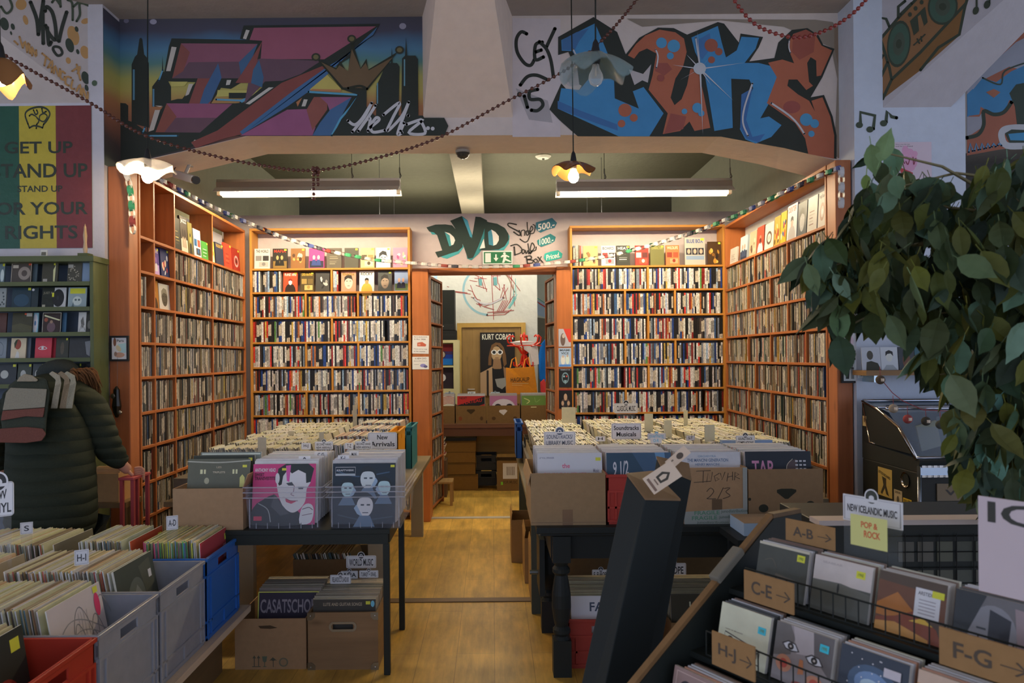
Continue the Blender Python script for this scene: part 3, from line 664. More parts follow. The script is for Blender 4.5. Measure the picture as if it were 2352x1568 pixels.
def row_fill(bc,row,pal,where,skip=None,**k):
    for (i,s0,s1,z,up) in bc['comps']:
        if i!=row: continue
        a,b=s0,s1
        if skip:
            for (p,q) in skip:
                if p<=a+.01 and q>a: a=q
                if q>=b-.01 and p<b: b=p
        if b-a>.03: fill(bc,row,a,b,z,pal,where,**k)
WBL='back bookcase left of the doorway'; WBR='back bookcase right of the doorway'; WL='left side bookcase'; WR='right side bookcase'
fill(bcl,1,.022,xx(648)-xl0,LB_[1],'dvd',WBL)
fill(bcl,1,xx(763)-xl0+.01,xx(781)-xl0,LB_[1],'dvd',WBL)
for r_ in range(2,11): row_fill(bcl,r_,'dvd',WBL)
for r_ in range(1,11): row_fill(bcr,r_,'dvd',WBR)
fill(bcr,0,.03,xx(1341)-xr0,LB_[0],'right',WBR)
for r_ in range(1,11): row_fill(brr,r_,'right',WR)
for (i,s0,s1,z,up) in bll['comps']:
    if i==0: continue
    col=0 if s0<.1 else (1 if s0<.3 else (2 if s0<.9 else 3))
    if i in (1,2) and col==1: continue
    if i==1 and col==0: 
        continue
    if i==2 and col==0: s1=s0+.12
    fill(bll,i,s0,s1,z,'left',WL)
# flat stacks lying on top of the rows, a few
def shelf_covers(bc,z,items,Yf,outv,where,side,rec=.03):
    for (x0,x1,h,bg,cols,title,tc,kd,stk,lab) in items:
        if side=='back':
            X0,X1=xx(x0),xx(x1); p=V((X0+X1)/2,Yf+rec,z); wd=min(X1-X0,.2); rt=V(1,0,0)
        else:
            # px -> along the front line
            def s_of(px):
                r=ray(px,700); A0=bc['A']; u=bc['u']; # solve r.x*t = A.x+u.x*s ; t = A.y+u.y*s
                return (r.x*A0.y-A0.x)/(u.x-r.x*u.y)
            s0,s1=sorted((s_of(x0),s_of(x1))); c=bc['A']+bc['u']*(s0+s1)/2+bc['w']*rec; p=V(c.x,c.y,z); wd=s1-s0; rt=bc['u'] if side=='L' else -bc['u']
            wd=min(wd,.20)
        facing('dvd_case',p,rt,outv,wd-.004,h,.016,bg,(lambda A,k_=kd,b_=bg,c_=cols,t_=title,tc_=tc,s_=int(x0):cover_art(A,s_,b_,c_,t_,tc_,k_)),lab,'disc case',lean=.06,gain=(lambda q:alb(q,(1,.88,.7))),sticker=stk)
Y_='d8dc3c'
shelf_covers(bcl,LB_[0],[
 (583,620,.19,'d8ceb8',['8a8478','3a3833','b8ae9a'],'THE WORLD','1c1c1a',3,None,'cream newspaper style case facing out, first on the top shelf left of the doorway'),
 (625,660,.19,'2a241c',['8a6a30','c8a060','1a1a16'],'MAFIA','c8301c',2,Y_,'black case with big red lettering facing out on the top left back shelf'),
 (667,701,.19,'8a5a2c',['e0a050','c04a28','f0d8a0','4a2c18'],None,'000000',1,Y_,'brown and orange crowd picture case facing out on the top left back shelf'),
 (709,745,.19,'d03c78',['1c1c30','e8c0a8','2a3c70'],None,'ffffff',2,None,'bright pink case with an embracing couple facing out on the top left back shelf'),
 (750,785,.19,'5a5040',['8a7c60','a09070','6a5c48'],None,'a89870',6,None,'dull bronze case with small pale lettering facing out on the top left back shelf'),
 (791,824,.19,'4a4638',['524e40','4e4a3c'],None,'000000',9,Y_,'plain olive grey case with yellow price sticker on the top left back shelf'),
 (828,861,.19,'c8a878',['4a3c24','d08048','e8d0a0'],None,'000000',3,Y_,'tan case with small photo panels facing out on the top left back shelf'),
 (864,898,.19,'dcd8d0',['e8dccc','2a2a2a','1c1c1c'],None,'000000',4,Y_,'white case with a pale haired portrait facing out on the top left back shelf'),
 (903,937,.19,'e08898',['e8b090','78b860','f0d0c0','d04870'],None,'000000',1,None,'pink comedy case with several faces, last on the top left back shelf')],yb,(0,-1,0),WBL,'back')
shelf_covers(bcl,LB_[1],[
 (649,683,.19,'cc4a28',['2a1814','e8e0d8','8a2818'],'PLANET APES','e8e4dc',0,Y_,'red orange case facing out in the second row left of the doorway'),
 (689,721,.19,'4a3a1c',['a08040','6a5428','c8a860'],'LORD of the RINGS','c8a030',3,Y_,'dark gold epic film case facing out in the second row left of the doorway'),
 (724,757,.19,'3a3834',['b8b0a0','1c1c1a','8a8478','d0c8b8'],None,'ffffff',1,None,'black case with radial white pattern facing out in the second row'),
 (783,818,.19,'c88868',['e8c0a0','241c18','3a3030'],'Bella','8a6a20',4,None,'peach case with a portrait in dark hair facing out in the second row'),
 (825,860,.19,'ece4d0',['d8a840','c89058','241c14'],'ROCKY','1a1814',0,None,'cream case with a man in yellow facing out in the second row'),
 (868,901,.19,'4a4a44',['a88c70','2a2826','3a302a'],None,'c0b8a8',4,Y_,'dark grey case with a stern man\'s face facing out in the second row'),
 (906,939,.19,'8a98b0',['5a6a38','c89878','2a2a3a'],None,'dddddd',2,None,'pale blue case with two men before a landscape, last in the second row')],yb,(0,-1,0),WBL,'back')
shelf_covers(bcr,LB_[0],[
 (1342,1377,.19,'c8a468',['8a6030','e0b878','4a3420','d8c090'],None,'000000',1,Y_,'golden crowd scene case facing out, first on the top shelf right of the doorway'),
 (1384,1417,.19,'d8d4cc',['c03030','2a2a2a','8a8a8a'],'BOARD','1a1a1a',3,None,'white and red case with a film clapper facing out on the top right back shelf'),
 (1419,1451,.19,'2a2c24',['d8d4c8','3a4030','8a8a80'],'HEAT','e0dcd0',6,Y_,'black and white case with heavy lettering on the top right back shelf'),
 (1462,1494,.19,'982c20',['d8c8a8','5a1814','c04a30'],None,'000000',3,None,'dark red case facing out on the top right back shelf'),
 (1497,1530,.19,'6a6430',['8a8440','4a4620'],'CHARACTERS','a8a050',9,Y_,'olive case facing out on the top right back shelf'),
 (1533,1565,.19,'d8703c',['8a2c18','b04828','e89060'],'WILDLIFE','f0d0a0',3,None,'orange case facing out on the top right back shelf'),
 (1577,1625,.26,'b8ae98',['c8a080','2a2c34','8a9aa8'],'BLUE BOX','3a4c80',7,Y_,'large pale box set with three portraits on the top right back shelf'),
 (1630,1662,.22,'4a3014',['c08830','8a5a20','e0b050','2a1c10'],None,'000000',1,Y_,'dark gold case leaning at the right end of the top right back shelf')],yb,(0,-1,0),WBR,'back')
z30=lambda x:1280+x*.2976
shelf_covers(brr,LR[0],[
 (z30(1300),z30(1368),.15,'e0d0b8',['b0a088','8a7a60'],None,'000000',6,None,'short cream box facing out at the inner end of the top right shelf'),
 (z30(1375),z30(1448),.21,'c8d0cc',['2a3040','c8a080','3a4a60'],None,'000000',2,None,'pale blue box set with standing figures on the top right side shelf'),
 (z30(1455),z30(1508),.21,'c8a880',['8a6a48','e0c8a0','5a4030'],None,'000000',1,None,'tan patterned box set on the top right side shelf'),
 (z30(1510),z30(1565),.22,'b04830',['e8d0c0','5a2018','d88060'],None,'000000',0,None,'red box set with a figure on the top right side shelf'),
 (z30(1570),z30(1640),.21,'e0c8b0',['5a4438','c0a890'],None,'000000',5,None,'pale pink box set with a small emblem on the top right side shelf'),
 (z30(1642),z30(1688),.23,'c89838',['7a3820','f0d890','2a2418','c85028'],None,'000000',1,None,'yellow and brown box set on the top right side shelf'),
 (z30(1690),z30(1735),.24,'e0b020',['3a5a90','f0e0a0','2a3040','d04020'],None,'000000',1,None,'yellow and blue box set on the top right side shelf'),
 (z30(1740),z30(1815),.26,'dcd4c4',['b8aea0','c8a890','3a3a3a'],'DEXTER','a83028',0,None,'white box set with red lettering and a man standing on the top right side shelf'),
 (z30(1820),z30(1890),.24,'3a4448',['b8b0a0','1c2428','c8c0b0'],None,'c03028',4,None,'dark blue grey box set with a portrait on the top right side shelf'),
 (z30(1895),z30(1970),.24,'c8bca4',['7a5040','a89880'],None,'000000',6,None,'cream box set with a thin branch drawing on the top right side shelf'),
 (z30(1977),z30(2040),.24,'c8b8a0',['9a6a50','e8dcc8','5a4438'],'nip/tuck','1a1a1a',5,None,'cream box set with a round emblem near the front of the top right side shelf'),
 (z30(2048),z30(2138),.25,'3c3418',['5a5028','2a3c58','7a6a30'],None,'000000',6,None,'dark book like box at the near end of the top right side shelf')],yb,(-1,0,0),WR,'R')
z28=lambda x:x*.2869
shelf_covers(bll,LL[0],[
 (z28(1440),z28(1490),.24,'2c2c22',['8a7a40','4a4430','c8b060'],None,'000000',6,None,'dark tall book at the near end of the top left shelf'),
 (z28(1491),z28(1548),.27,'4a3c30',['d8c8a8','2a2018','b8a080'],'JAZZ','e0d8c8',2,None,'dark jazz box set with two figures on the top left shelf'),
 (z28(1550),z28(1586),.25,'8a7a38',['2a2a20','c8b050'],None,'000000',0,None,'olive and black box beside the jazz set on the top left shelf'),
 (z28(1592),z28(1650),.22,'dcd8cc',['2a5a80','c85038','3a3a3a'],None,'000000',3,None,'white case with blue pictures on the top left shelf'),
 (z28(1652),z28(1708),.15,'4a8a38',['dce8c8','2a5a20'],None,'000000',6,Y_,'green case with lines of lettering on the top left shelf'),
 (z28(1730),z28(1755),.18,'d8b048',['f0e0b0','a87828'],None,'000000',0,None,'yellow case on the inner half of the top left shelf'),
 (z28(1762),z28(1828),.19,'2a3040',['c89838','4a5068'],'THE GODFATHER','d8a838',9,Y_,'dark blue case with gold lettering on the top left shelf'),
 (z28(1831),z28(1892),.22,'d04428',['8a2018','e87850'],None,'000000',6,Y_,'plain red orange case on the top left shelf'),
 (z28(1897),z28(1955),.21,'a82c20',['e0b0a0','5a1410','d86050'],None,'000000',5,Y_,'red case with a round picture at the inner end of the top left shelf')],yb,(1,0,0),WL,'L')
shelf_covers(bll,LL[1],[
 (z28(1250),z28(1320),.19,'5a3c80',['c8a0c8','8a5aa0','e0d0e0'],'GOOD TIMES','d8c0e0',2,Y_,'purple case facing out in the second row of the left bookcase'),
 (z28(1330),z28(1398),.2,'22305a',['d8d0c8','c83a38','e8c098'],None,'e0e0e0',1,Y_,'dark blue and red case facing out in the second row of the left bookcase'),
 (z28(1060),z28(1152),.2,'d8cebc',['8a8070','b8ae9c'],None,'000000',6,None,'cream box set with ruled spines in the second row by the left post')],yb,(1,0,0),WL,'L')
shelf_covers(bll,LL[2],[
 (z28(1250),z28(1312),.19,'b87828',['4a3018','d8a048','e8c880'],None,'000000',0,None,'orange brown case facing out in the third row of the left bookcase'),
 (z28(1316),z28(1400),.18,'dcd0b8',['5a5040','8a8068','2a2a20'],None,'000000',4,None,'cream case with a portrait frame facing out in the third row of the left bookcase'),
 (z28(1145),z28(1205),.19,'4c4838',['1c1c18','c8c0a8','2a2820'],None,'000000',2,Y_,'olive case with black silhouettes facing out in the third row by the left post')],yb,(1,0,0),WL,'L')

# ---- posts
def post(x0,x1,y0,y1,z0,z1,label,col=RED):
    m=MB(); m.box(x0,x1,y0,y1,z0,z1,col,'wood_z'); return make('wooden_post',m,label=label,cat='post',bevel=.006)
zt=P(280,384,4.56).z
post(P(249,600,4.53).x,-2.217,4.53,4.65,0,zt,'thick reddish wooden post at the near end of the left bookcase',REDP)
post(2.112,P(1968,600,4.55).x-.04,4.53,4.65,0,zt,'thick reddish wooden post at the near end of the right bookcase',REDP)
y6=6.76
post(P(947,800,y6).x,P(985,800,y6).x,y6,7.04,0,P(965,616,y6).z,'orange brown wooden post on the left of the doorway')
post(P(1279,800,y6).x,P(1313,800,y6).x,y6,7.04,0,P(1290,612,y6).z,'orange brown wooden post on the right of the doorway')
m=MB(); a=P(985,800,y6).x; b=P(1279,800,y6).x; zz=P(1130,614,y6).z; m.box(a+.001,b-.001,y6+.02,7.04,zz-.04,zz,RED,'wood_x'); struct('door_1_lintel',m)
# narrow cases in the doorway passage
jl=bookcase('narrow bookcase lining the left side of the doorway passage',V(XA+.002,7.14,0),V(XA+.075,7.75,0),V(-1,.12,0).normalized(),LL,2.29,[[]]*11,mul(RED,.8),depth=.17,shelfmat='wood_y')
jr=bookcase('narrow bookcase lining the right side of the doorway passage',V(XB-.002,7.14,0),V(XB-.06,7.75,0),V(1,.1,0).normalized(),LL,2.29,[[]]*11,mul(RED,.8),depth=.17,shelfmat='wood_y')
for r_ in range(1,11):
    row_fill(jl,r_,'left','left doorway passage bookcase'); row_fill(jr,r_,'right','right doorway passage bookcase')
# papers and covers on the posts
def pinned(x0,y0,x1,y1,Y,bg,artf,label,cat='paper',name='paper_note',gain=kw,th=.002,tilt=0,mat='satin'):
    a=P(x0,y0,Y);b=P(x1,y0,Y);c=P(x0,y1,Y)
    m=MB(); w_=(b-a).length; h_=(c-a).length; ctr=(P(x0,y0,Y)+P(x1,y1,Y))/2
    rt=V(math.cos(tilt),0,-math.sin(tilt)); up=V(math.sin(tilt),0,math.cos(tilt))
    m.obox(ctr+V(0,th/2,0),rt*w_,V(0,th,0),up*h_,gain(bg),mat)
    A=Art(m,uvplane(ctr-rt*w_/2+up*h_/2,rt*w_,-up*h_,V(0,-1,0)),gain=gain,mat=mat); A.rect(0,0,1,1,bg); A.k=3
    if artf: artf(A)
    return make(name,m,label=label,cat=cat)
def a1(A):
    A.text('For a single DVD',.1,.06,.9,.13,'6a5a50'); A.text('2 for 900',.1,.18,.8,.25,'6a5a50'); A.poly([(.3,.4),(.6,.36),(.85,.5),(.8,.6),(.3,.6)],'c85a38'); A.rect(.35,.45,.5,.55,'e08a60')
    A.text('Please ask for help',.1,.72,.9,.78,'6a5a50'); A.text('at the counter',.1,.84,.8,.9,'6a5a50')
pinned(947,770,985,812,y6-.003,'e8d0c0',a1,'upper pinned paper notice with an orange drawing on the left doorway post',tilt=.03)
def a2(A):
    A.text('A NEW DVD',.15,.08,.85,.2,'6a5a50'); A.text('Bought here',.1,.3,.9,.38,'6a5a50'); A.ell(.65,.7,.18,.14,'8a7a98'); A.ell(.8,.78,.12,.1,'5a5068'); A.rect(.1,.6,.4,.62,'6a5a50')
pinned(947,819,985,848,y6-.003,'e8d4c8',a2,'lower pinned paper notice with a purple drawing on the left doorway post')
pinned(1283,755,1311,796,y6-.004,'b8a898',lambda A:(A.poly([(.4,0),(1,0),(1,.75),(.85,.75)],'d03c28'),A.ell(.35,.6,.2,.35,'6a5040'),A.ell(.4,.4,.12,.12,'c8a888')),'red and beige film cover, topmost of four on the right doorway post','film cover','film_cover')
pinned(1283,799,1312,842,y6-.004,'a8b0b8',lambda A:(A.text('MIAMI',.1,.06,.9,.17,'3a3a3a'),A.text('VICE',.2,.22,.8,.34,'3a3a3a'),A.ell(.35,.65,.17,.25,'e8e4dc'),A.ell(.7,.62,.15,.25,'d8d4d0'),A.ell(.35,.45,.07,.07,'c09878'),A.ell(.7,.42,.07,.07,'c09878'),A.rect(.05,.88,.95,.97,'4a78a8')),'pale film cover with two men in white, second of four on the right doorway post','film cover','film_cover')
pinned(1284,846,1313,889,y6-.004,'20201e',lambda A:(A.text('TERMINATOR',.1,.04,.9,.1,'b0a8a0'),A.ell(.5,.5,.28,.3,'7a8a80'),A.ell(.5,.5,.22,.22,'20201e'),A.ell(.4,.42,.06,.05,'a8c0b0'),A.ell(.6,.42,.06,.05,'c04030'),A.poly([(.38,.62),(.62,.62),(.5,.85)],'8a9a90')),'black film cover with a metal skull like drawing, third of four on the doorway post','film cover','film_cover')
pinned(1284,894,1314,938,y6-.004,'1c1816',lambda A:(A.ell(.5,.72,.35,.25,'5a4030'),A.ell(.5,.4,.13,.18,'c8986c'),A.poly([(.35,.6),(.65,.6),(.6,.95),(.4,.95)],'2a2a2a'),A.ell(.28,.72,.1,.12,'c8986c'),A.ell(.72,.72,.1,.12,'c8986c'),A.rect(0,0,1,.05,'a02820')),'black film cover with a crossed arm man, lowest of four on the doorway post','film cover','film_cover')

# ---- DVD lettering and exit sign over the door
m=MB(); A=Art(m,yplane(7.047),zm(920,460,.1913),gain=lambda h:alb(h,(.62,.55,.5)))
T_='2f6a6c'; T2='3b7f82'
A.poly([(330,345),(450,300),(560,305),(640,360),(680,420),(760,560),(700,640),(560,700),(510,690),(430,650),(440,640),(560,600),(450,410),(380,410)],T2)
A.poly([(700,250),(740,190),(800,235),(830,330),(870,440),(920,300),(1000,330),(1060,320),(1080,540),(970,600),(930,650),(850,720),(800,700),(780,560)],T_)
A.poly([(950,560),(1060,600),(1240,600),(1300,520),(1310,430),(1260,340),(1180,300),(1180,470),(1100,560)],T2)
K='28322e'
# D
A.poly([(310,325),(420,290),(540,288),(620,300),(690,380),(740,480),(745,560),(690,610),(590,640),(450,688),(415,620),(500,600),(440,420),(400,385),(345,375)],K)
A.poly([(530,378),(590,395),(640,440),(655,480),(635,530),(585,550)],'e2d6d2'); A.poly([(530,378),(590,420),(610,545),(585,550)],'38787c')
# V
A.poly([(595,245),(735,188),(780,300),(855,460),(900,195),(960,200),(1040,240),(990,400),(930,560),(870,690),(810,700),(760,560),(690,400),(640,310)],K)
# D2
A.poly([(900,195),(1060,262),(1160,280),(1250,330),(1295,400),(1300,470),(1250,550),(1180,590),(1060,600),(940,600),(1000,560),(1010,330)],K)
A.poly([(1090,350),(1140,380),(1180,430),(1180,480),(1150,530),(1110,545)],'e2d6d2'); A.poly([(1090,350),(1105,420),(1115,545),(1060,530),(1050,380)],'3a6f80')
A.poly([(950,580),(1000,460),(1015,570)],'d8cfcc')
A.poly([(750,210),(805,240),(860,440),(835,440)],'3f7e92')
for s_,w in (([(1390,290),(1300,275),(1300,310),(1410,370),(1440,400),(1420,420),(1360,380)],16),([(1440,420),(1425,360)],13),([(1450,430),(1450,370),(1490,360),(1490,420)],12),([(1560,370),(1510,370),(1520,420),(1560,390),(1530,480),(1490,500),(1435,465)],13),([(1520,265),(1525,340),(1540,400)],13),([(1560,380),(1590,340),(1570,310),(1550,390),(1600,390),(1615,310),(1590,290)],12),
  ([(1365,560),(1375,655)],16),([(1325,545),(1400,530),(1460,590),(1440,630),(1370,655)],14),([(1470,640),(1450,600),(1480,590),(1490,620),(1470,640)],12),([(1500,600),(1510,640),(1530,600),(1540,640)],12),([(1530,520),(1545,620)],12),([(1550,630),(1590,600),(1560,640)],14),([(1570,620),(1610,560),(1580,510),(1560,600),(1620,600),(1630,560)],12),
  ([(1510,670),(1525,755)],15),([(1490,680),(1560,665),(1570,700),(1520,710),(1590,720),(1580,750),(1520,755)],13),([(1625,700),(1600,720),(1625,750),(1645,720),(1625,700)],11),([(1650,680),(1710,745)],13),([(1690,675),(1650,750)],11)): A.stroke(s_,w,'2a2826')
for (pl,tx,c) in (([(1625,265),(1740,235),(1820,210),(1850,240),(1880,270),(1850,330),(1770,350),(1680,388),(1640,360),(1622,330)],'500.-','2f5a68'),([(1640,480),(1730,430),(1800,400),(1865,440),(1850,490),(1800,520),(1690,558),(1650,530)],'1000.-','2c6668'),([(1730,640),(1800,615),(1890,598),(1945,640),(1935,690),(1850,715),(1750,735),(1722,690)],'Priced.','2f8a80')):
    A.poly(pl,c); xs=[p[0] for p in pl]; ys=[p[1] for p in pl]; A.text(tx,min(xs)+28,min(ys)+(max(ys)-min(ys))*.42,max(xs)-30,max(ys)-(max(ys)-min(ys))*.12,'c8d4cc',skew=-.22)
make('graffiti_lettering',m,label='dark green sprayed DVD letters with single, double and box prices above the doorway',cat='graffiti')
pinned(1109,576,1177,607,7.03,'dce0b0',lambda A:(A.rect(.035,.08,.965,.92,'2f6a3c'),A.rect(.08,.16,.27,.84,'dce4b0'),A.poly([(.42,.25),(.47,.25),(.47,.52),(.53,.52),(.445,.78),(.36,.52),(.42,.52)],'dce4b0'),
  A.ell(.73,.2,.045,.09,'dce4b0'),A.poly([(.66,.3),(.78,.28),(.9,.42),(.88,.5),(.8,.42),(.78,.58),(.86,.66),(.96,.78),(.93,.84),(.82,.76),(.76,.7),(.72,.88),(.65,.88),(.68,.66),(.7,.44),(.62,.5),(.6,.44)],'dce4b0')),'green and cream emergency exit sign with running man above the doorway','exit sign','exit_sign',th=.012)
# ================= LAMPS =================
for i,(x0,x1,wires,lab) in enumerate(((500,919,(808,918),'left hanging fluorescent lamp with a long glowing tube in the alcove'),(1278,1679,(1388,1677),'right hanging fluorescent lamp with a long glowing tube in the alcove'))):
    Y=6.0; a=P(x0,430,Y); b=P(x1,430,Y); z1=P(x0,414,Y).z; zt_=P(x0,442,Y).z; a.z=b.z=0
    t=thing('fluorescent_lamp',lab,'ceiling lamp',V((a.x+b.x)/2,Y,zt_-.03))
    m=MB(); m.box(a.x,b.x,Y-.03,Y+.05,z1-.02,z1,(.6,.62,.66),'metal'); make('mounting_rail',m,t)
    m=MB(); m.box(a.x+.0,b.x,Y-.04,Y+.05,zt_+.012,z1-.021,(.30,.25,.2),'satin'); make('housing',m,t,bevel=.004)
    m=MB(); m.prism([V(a.x,Y-.11,zt_-.018),V(a.x,Y-.11,zt_-.013),V(a.x,Y-.05,zt_+.03),V(a.x,Y+.06,zt_+.03),V(a.x,Y+.11,zt_-.013),V(a.x,Y+.11,zt_-.018),V(a.x,Y+.05,zt_+.014),V(a.x,Y-.05,zt_+.014)],[V(b.x,Y-.11,zt_-.018),V(b.x,Y-.11,zt_-.013),V(b.x,Y-.05,zt_+.03),V(b.x,Y+.06,zt_+.03),V(b.x,Y+.11,zt_-.013),V(b.x,Y+.11,zt_-.018),V(b.x,Y+.05,zt_+.014),V(b.x,Y-.05,zt_+.014)],(.6,.56,.5),'satin'); make('reflector',m,t)
    m=MB(); m.tube([V(a.x+.03,Y-.005,zt_-.004),V(b.x-.03,Y-.005,zt_-.004)],.0155,(1,1,1),'tube',12); make('tube',m,t)
    for xx_ in (a.x+.015,b.x-.015):
        m=MB(); m.box(xx_-.014,xx_+.014,Y-.025,Y+.02,zt_-.025,zt_+.011,(.7,.65,.55),'satin'); make('tube_holder',m,t)
    for px in wires:
        x=P(px,400,Y).x; m=MB(); m.tube([V(x,Y,z1),V(x,Y,CE)],.0022,(.06,.06,.055),'satin',5); m.tube([V(x,Y,z1),V(x+.012,Y,z1+.02),V(x,Y,z1+.05),V(x,Y,z1+.09)],.006,(.12,.12,.1),'satin',6); make('hanging_wire',m,t)
def ruffle(k,amp,rr):
    def f(i,a,r,z):
        s=i/8; return r*(1+.10*s*math.sin(k*a+1.3)), z+amp*s*s*math.sin(k*a)+amp*.5*s*math.cos(2*a+.4)
    return f
def pendant(cx,ytop,ybot,wpx,by,Y,col,mat,lit,label,cordx,ph=5):
    c=P(cx,ytop,Y); rad=wpx*Y/F/2; dz=(ybot-ytop)*Y/F; bb=P(cx,by,Y); cd=P(cordx,0,Y)
    t=thing('pendant_lamp',label,'pendant lamp',V(c.x,Y,bb.z-.05))
    m=MB(); prof=[(.012,0)]+[(rad*(i/8)**.85,-dz*(i/8)**1.8*.75) for i in range(1,9)]
    m.lathe(prof,c,col,mat,40,wave=ruffle(ph,dz*.22,rad)); 
    prof2=[(r*.995,z-.004) for r,z in prof]; m.lathe(prof2,c,mul(col,.9),mat,40,wave=ruffle(ph,dz*.22,rad)); make('lamp_shade',m,t,smooth=True)
    m=MB(); m.lathe([(.004,.06),(.012,.045),(.02,.0),(.02,-.035),(.016,-.05)],c,(.03,.03,.03),'satin',12,cap=True); make('lamp_holder',m,t,smooth=True)
    m=MB(); m.tube([V(c.x,Y,c.z+.05),V(c.x+(cd.x-c.x)*.1,Y,c.z+.3),V(cd.x,Y,CE)],.0035,(.02,.025,.02),'satin',6); make('cord',m,t)
    m=MB()
    bpr=[(.012,.055),(.018,.03),(.030,.005),(.032,-.012),(.024,-.033),(.01,-.042),(.001,-.044)]
    m.lathe(bpr,V(c.x,Y,bb.z+.01),(.8,.8,.75),'bulb' if lit else 'glass',18); 
    if not lit: m.tube([V(c.x,Y,bb.z+.06),V(c.x,Y,bb.z+.01)],.004,(.5,.45,.35),'satin',6)
    make('light_bulb',m,t,smooth=True)
pendant(339,365,398,122,407,4.2,(.8,.78,.74),'milky',True,'pendant lamp with white ruffled glass shade and lit bulb beside the left post',340)
pendant(1317,370,402,94,407,4.4,(.30,.11,.03),'gloss',True,'pendant lamp with amber ruffled glass shade and lit bulb in front of the alcove',1312)
pendant(1368,122,190,158,180,3.2,(.35,.50,.50),'glass',False,'pendant lamp with large clear ruffled glass shade and unlit bulb',1377)
pendant(0,132,205,118,178,2.9,(.34,.15,.05),'gloss',True,'pendant lamp with amber ruffled shade at the left edge of the view',-20)
# bead garlands
def garland(path,Y0,Y1,r,lab,extra=(),col=(.13,.045,.03)):
    pts=cr_smooth(path,24); m=MB(); last=None; tot=len(pts)
    P3=[P(x,y,Y0+(Y1-Y0)*i/(tot-1)) for i,(x,y) in enumerate(pts)]
    acc=0
    for i,p in enumerate(P3):
        if last is None or (p-last).length>=r*2.35: m.ball(p,r,col,'gloss',8,5); last=p
    m.tube(P3,r*.22,mul(col,.7),'satin',4)
    for q in extra: m.ball(q,r,col,'gloss',8,5)
    return make('bead_garland',m,label=lab,cat='garland',smooth=True)
K0=P(725,393,4.1)
ex=[K0+V(R.uniform(-.02,.02),R.uniform(-.015,.015),R.uniform(-.015,.02)) for _ in range(16)]+[K0+V(-.012,0,-.02-.0265*i) for i in range(6)]+[K0+V(.012,0,-.02-.0265*i) for i in range(3)]
garland([(-60,85),(60,155),(200,232),(320,305),(440,345),(590,378),(725,391),(870,362),(1010,315),(1150,240),(1300,160),(1385,90),(1462,0),(1500,-60)],3.9,4.3,.0105,'long string of dark red beads sagging across the opening, knotted in the middle',ex)
garland([(1660,-50),(1700,20),(1750,65),(1830,86),(1900,68),(1960,30),(2005,-20)],3.7,3.7,.011,'short loop of shiny red beads hanging from the ceiling at upper right',col=(.30,.05,.04))
# paper chain
def chain(path,Ys,lab):
    pts=[]
    for i in range(len(path)-1):
        a=P(*path[i],Ys[i]); b=P(*path[i+1],Ys[i+1]); n=max(2,int((b-a).length/.05))
        sag=.0
        for k in range(n): pts.append(a.lerp(b,k/n))
    pts.append(P(*path[-1],Ys[-1]))
    m=MB(); pal=[(.62,.60,.58)]*5+[(.05,.28,.14),(.30,.06,.05),(.62,.60,.58),(.06,.06,.08),(.62,.60,.58),(.05,.30,.14),(.5,.5,.56),(.07,.10,.3)]
    acc=0; link=.058; i=0; j=0; p=pts[0]; out=[p]
    for q in pts[1:]:
        while (q-p).length>=link*.8: p=p+(q-p).normalized()*link*.8; out.append(p)
    for j in range(len(out)-1):
        a,b=out[j],out[j+1]; c=(a+b)/2; d=(b-a).normalized()
        s=V(0,0,1) if j%2 else d.cross(V(0,0,1)).normalized()
        o=d.cross(s).normalized(); wd=.026; col=pal[R.randrange(len(pal))]
        ring=[]; n=10; s2=d.cross(o).normalized()
        for side in (-1,1):
            for k in range(n):
                t=2*math.pi*k/n; ring.append(c+d*math.cos(t)*link*.56+s2*math.sin(t)*link*.26+o*side*wd/2)
        fs=[(k,(k+1)%n,n+(k+1)%n,n+k) for k in range(n)]; m.add(ring,fs,col,'satin')
    return make('paper_chain',m,label=lab,cat='paper chain')
chain([(276,378),(340,400),(400,430),(470,468),(560,508),(650,546),(760,578),(860,597),(945,604)],[4.45,4.55,4.8,5.2,5.6,6.0,6.4,6.6,6.7],'paper chain garland running from the left post to the doorway')
chain([(945,604),(1030,611),(1100,613),(1200,611),(1310,601)],[6.7]*5,'paper chain garland drooping along the top of the doorway')
chain([(1310,601),(1400,588),(1500,562),(1600,532),(1700,492),(1800,442),(1880,405),(1932,384)],[6.7,6.5,6.2,5.8,5.4,5.0,4.7,4.45],'paper chain garland rising from the doorway to the right post')
chain([(288,395),(300,425),(302,470),(306,545)],[4.47]*4,'short paper chain hanging down beside the left post')
chain([(1932,386),(1933,430),(1932,482)],[4.46]*3,'short paper chain of white links hanging down the right post')
# cameras
t=thing('security_camera','white security camera on a bracket under the beam at upper left','security camera',P(440,390,4.95))
m=MB(); a=P(405,400,4.95); b=P(448,413,4.75); m.bar(a,b,.05,.05,(.55,.55,.52),'satin'); make('camera_body',m,t,bevel=.006)
m=MB(); m.tube([b,b+(b-a).normalized()*.02],.026,(.03,.03,.03),'gloss',14); make('lens',m,t)
m=MB(); m.tube([P(425,402,4.9),P(432,385,4.95),P(440,366,5.0),V(P(440,366,5.0).x,5.0,2.80)],.012,(.45,.44,.40),'satin',8); m.tube([P(405,400,4.95),P(400,388,4.95),P(415,372,4.97),P(435,366,5.0)],.004,(.02,.02,.02),'satin',6); make('bracket',m,t)
m=MB(); c=P(1063,356,5.0); m.lathe([(.045,.02),(.045,0),(.035,-.015),(.015,-.025),(.001,-.027)],c,(.04,.04,.035),'gloss',18); m.lathe([(.05,.03),(.05,.012)],c,(.3,.28,.24),'satin',18,cap=True); make('dome_camera',m,label='small black dome camera under the middle of the beam',cat='security camera')
c=P(1248,396,7.9); c.z=CE
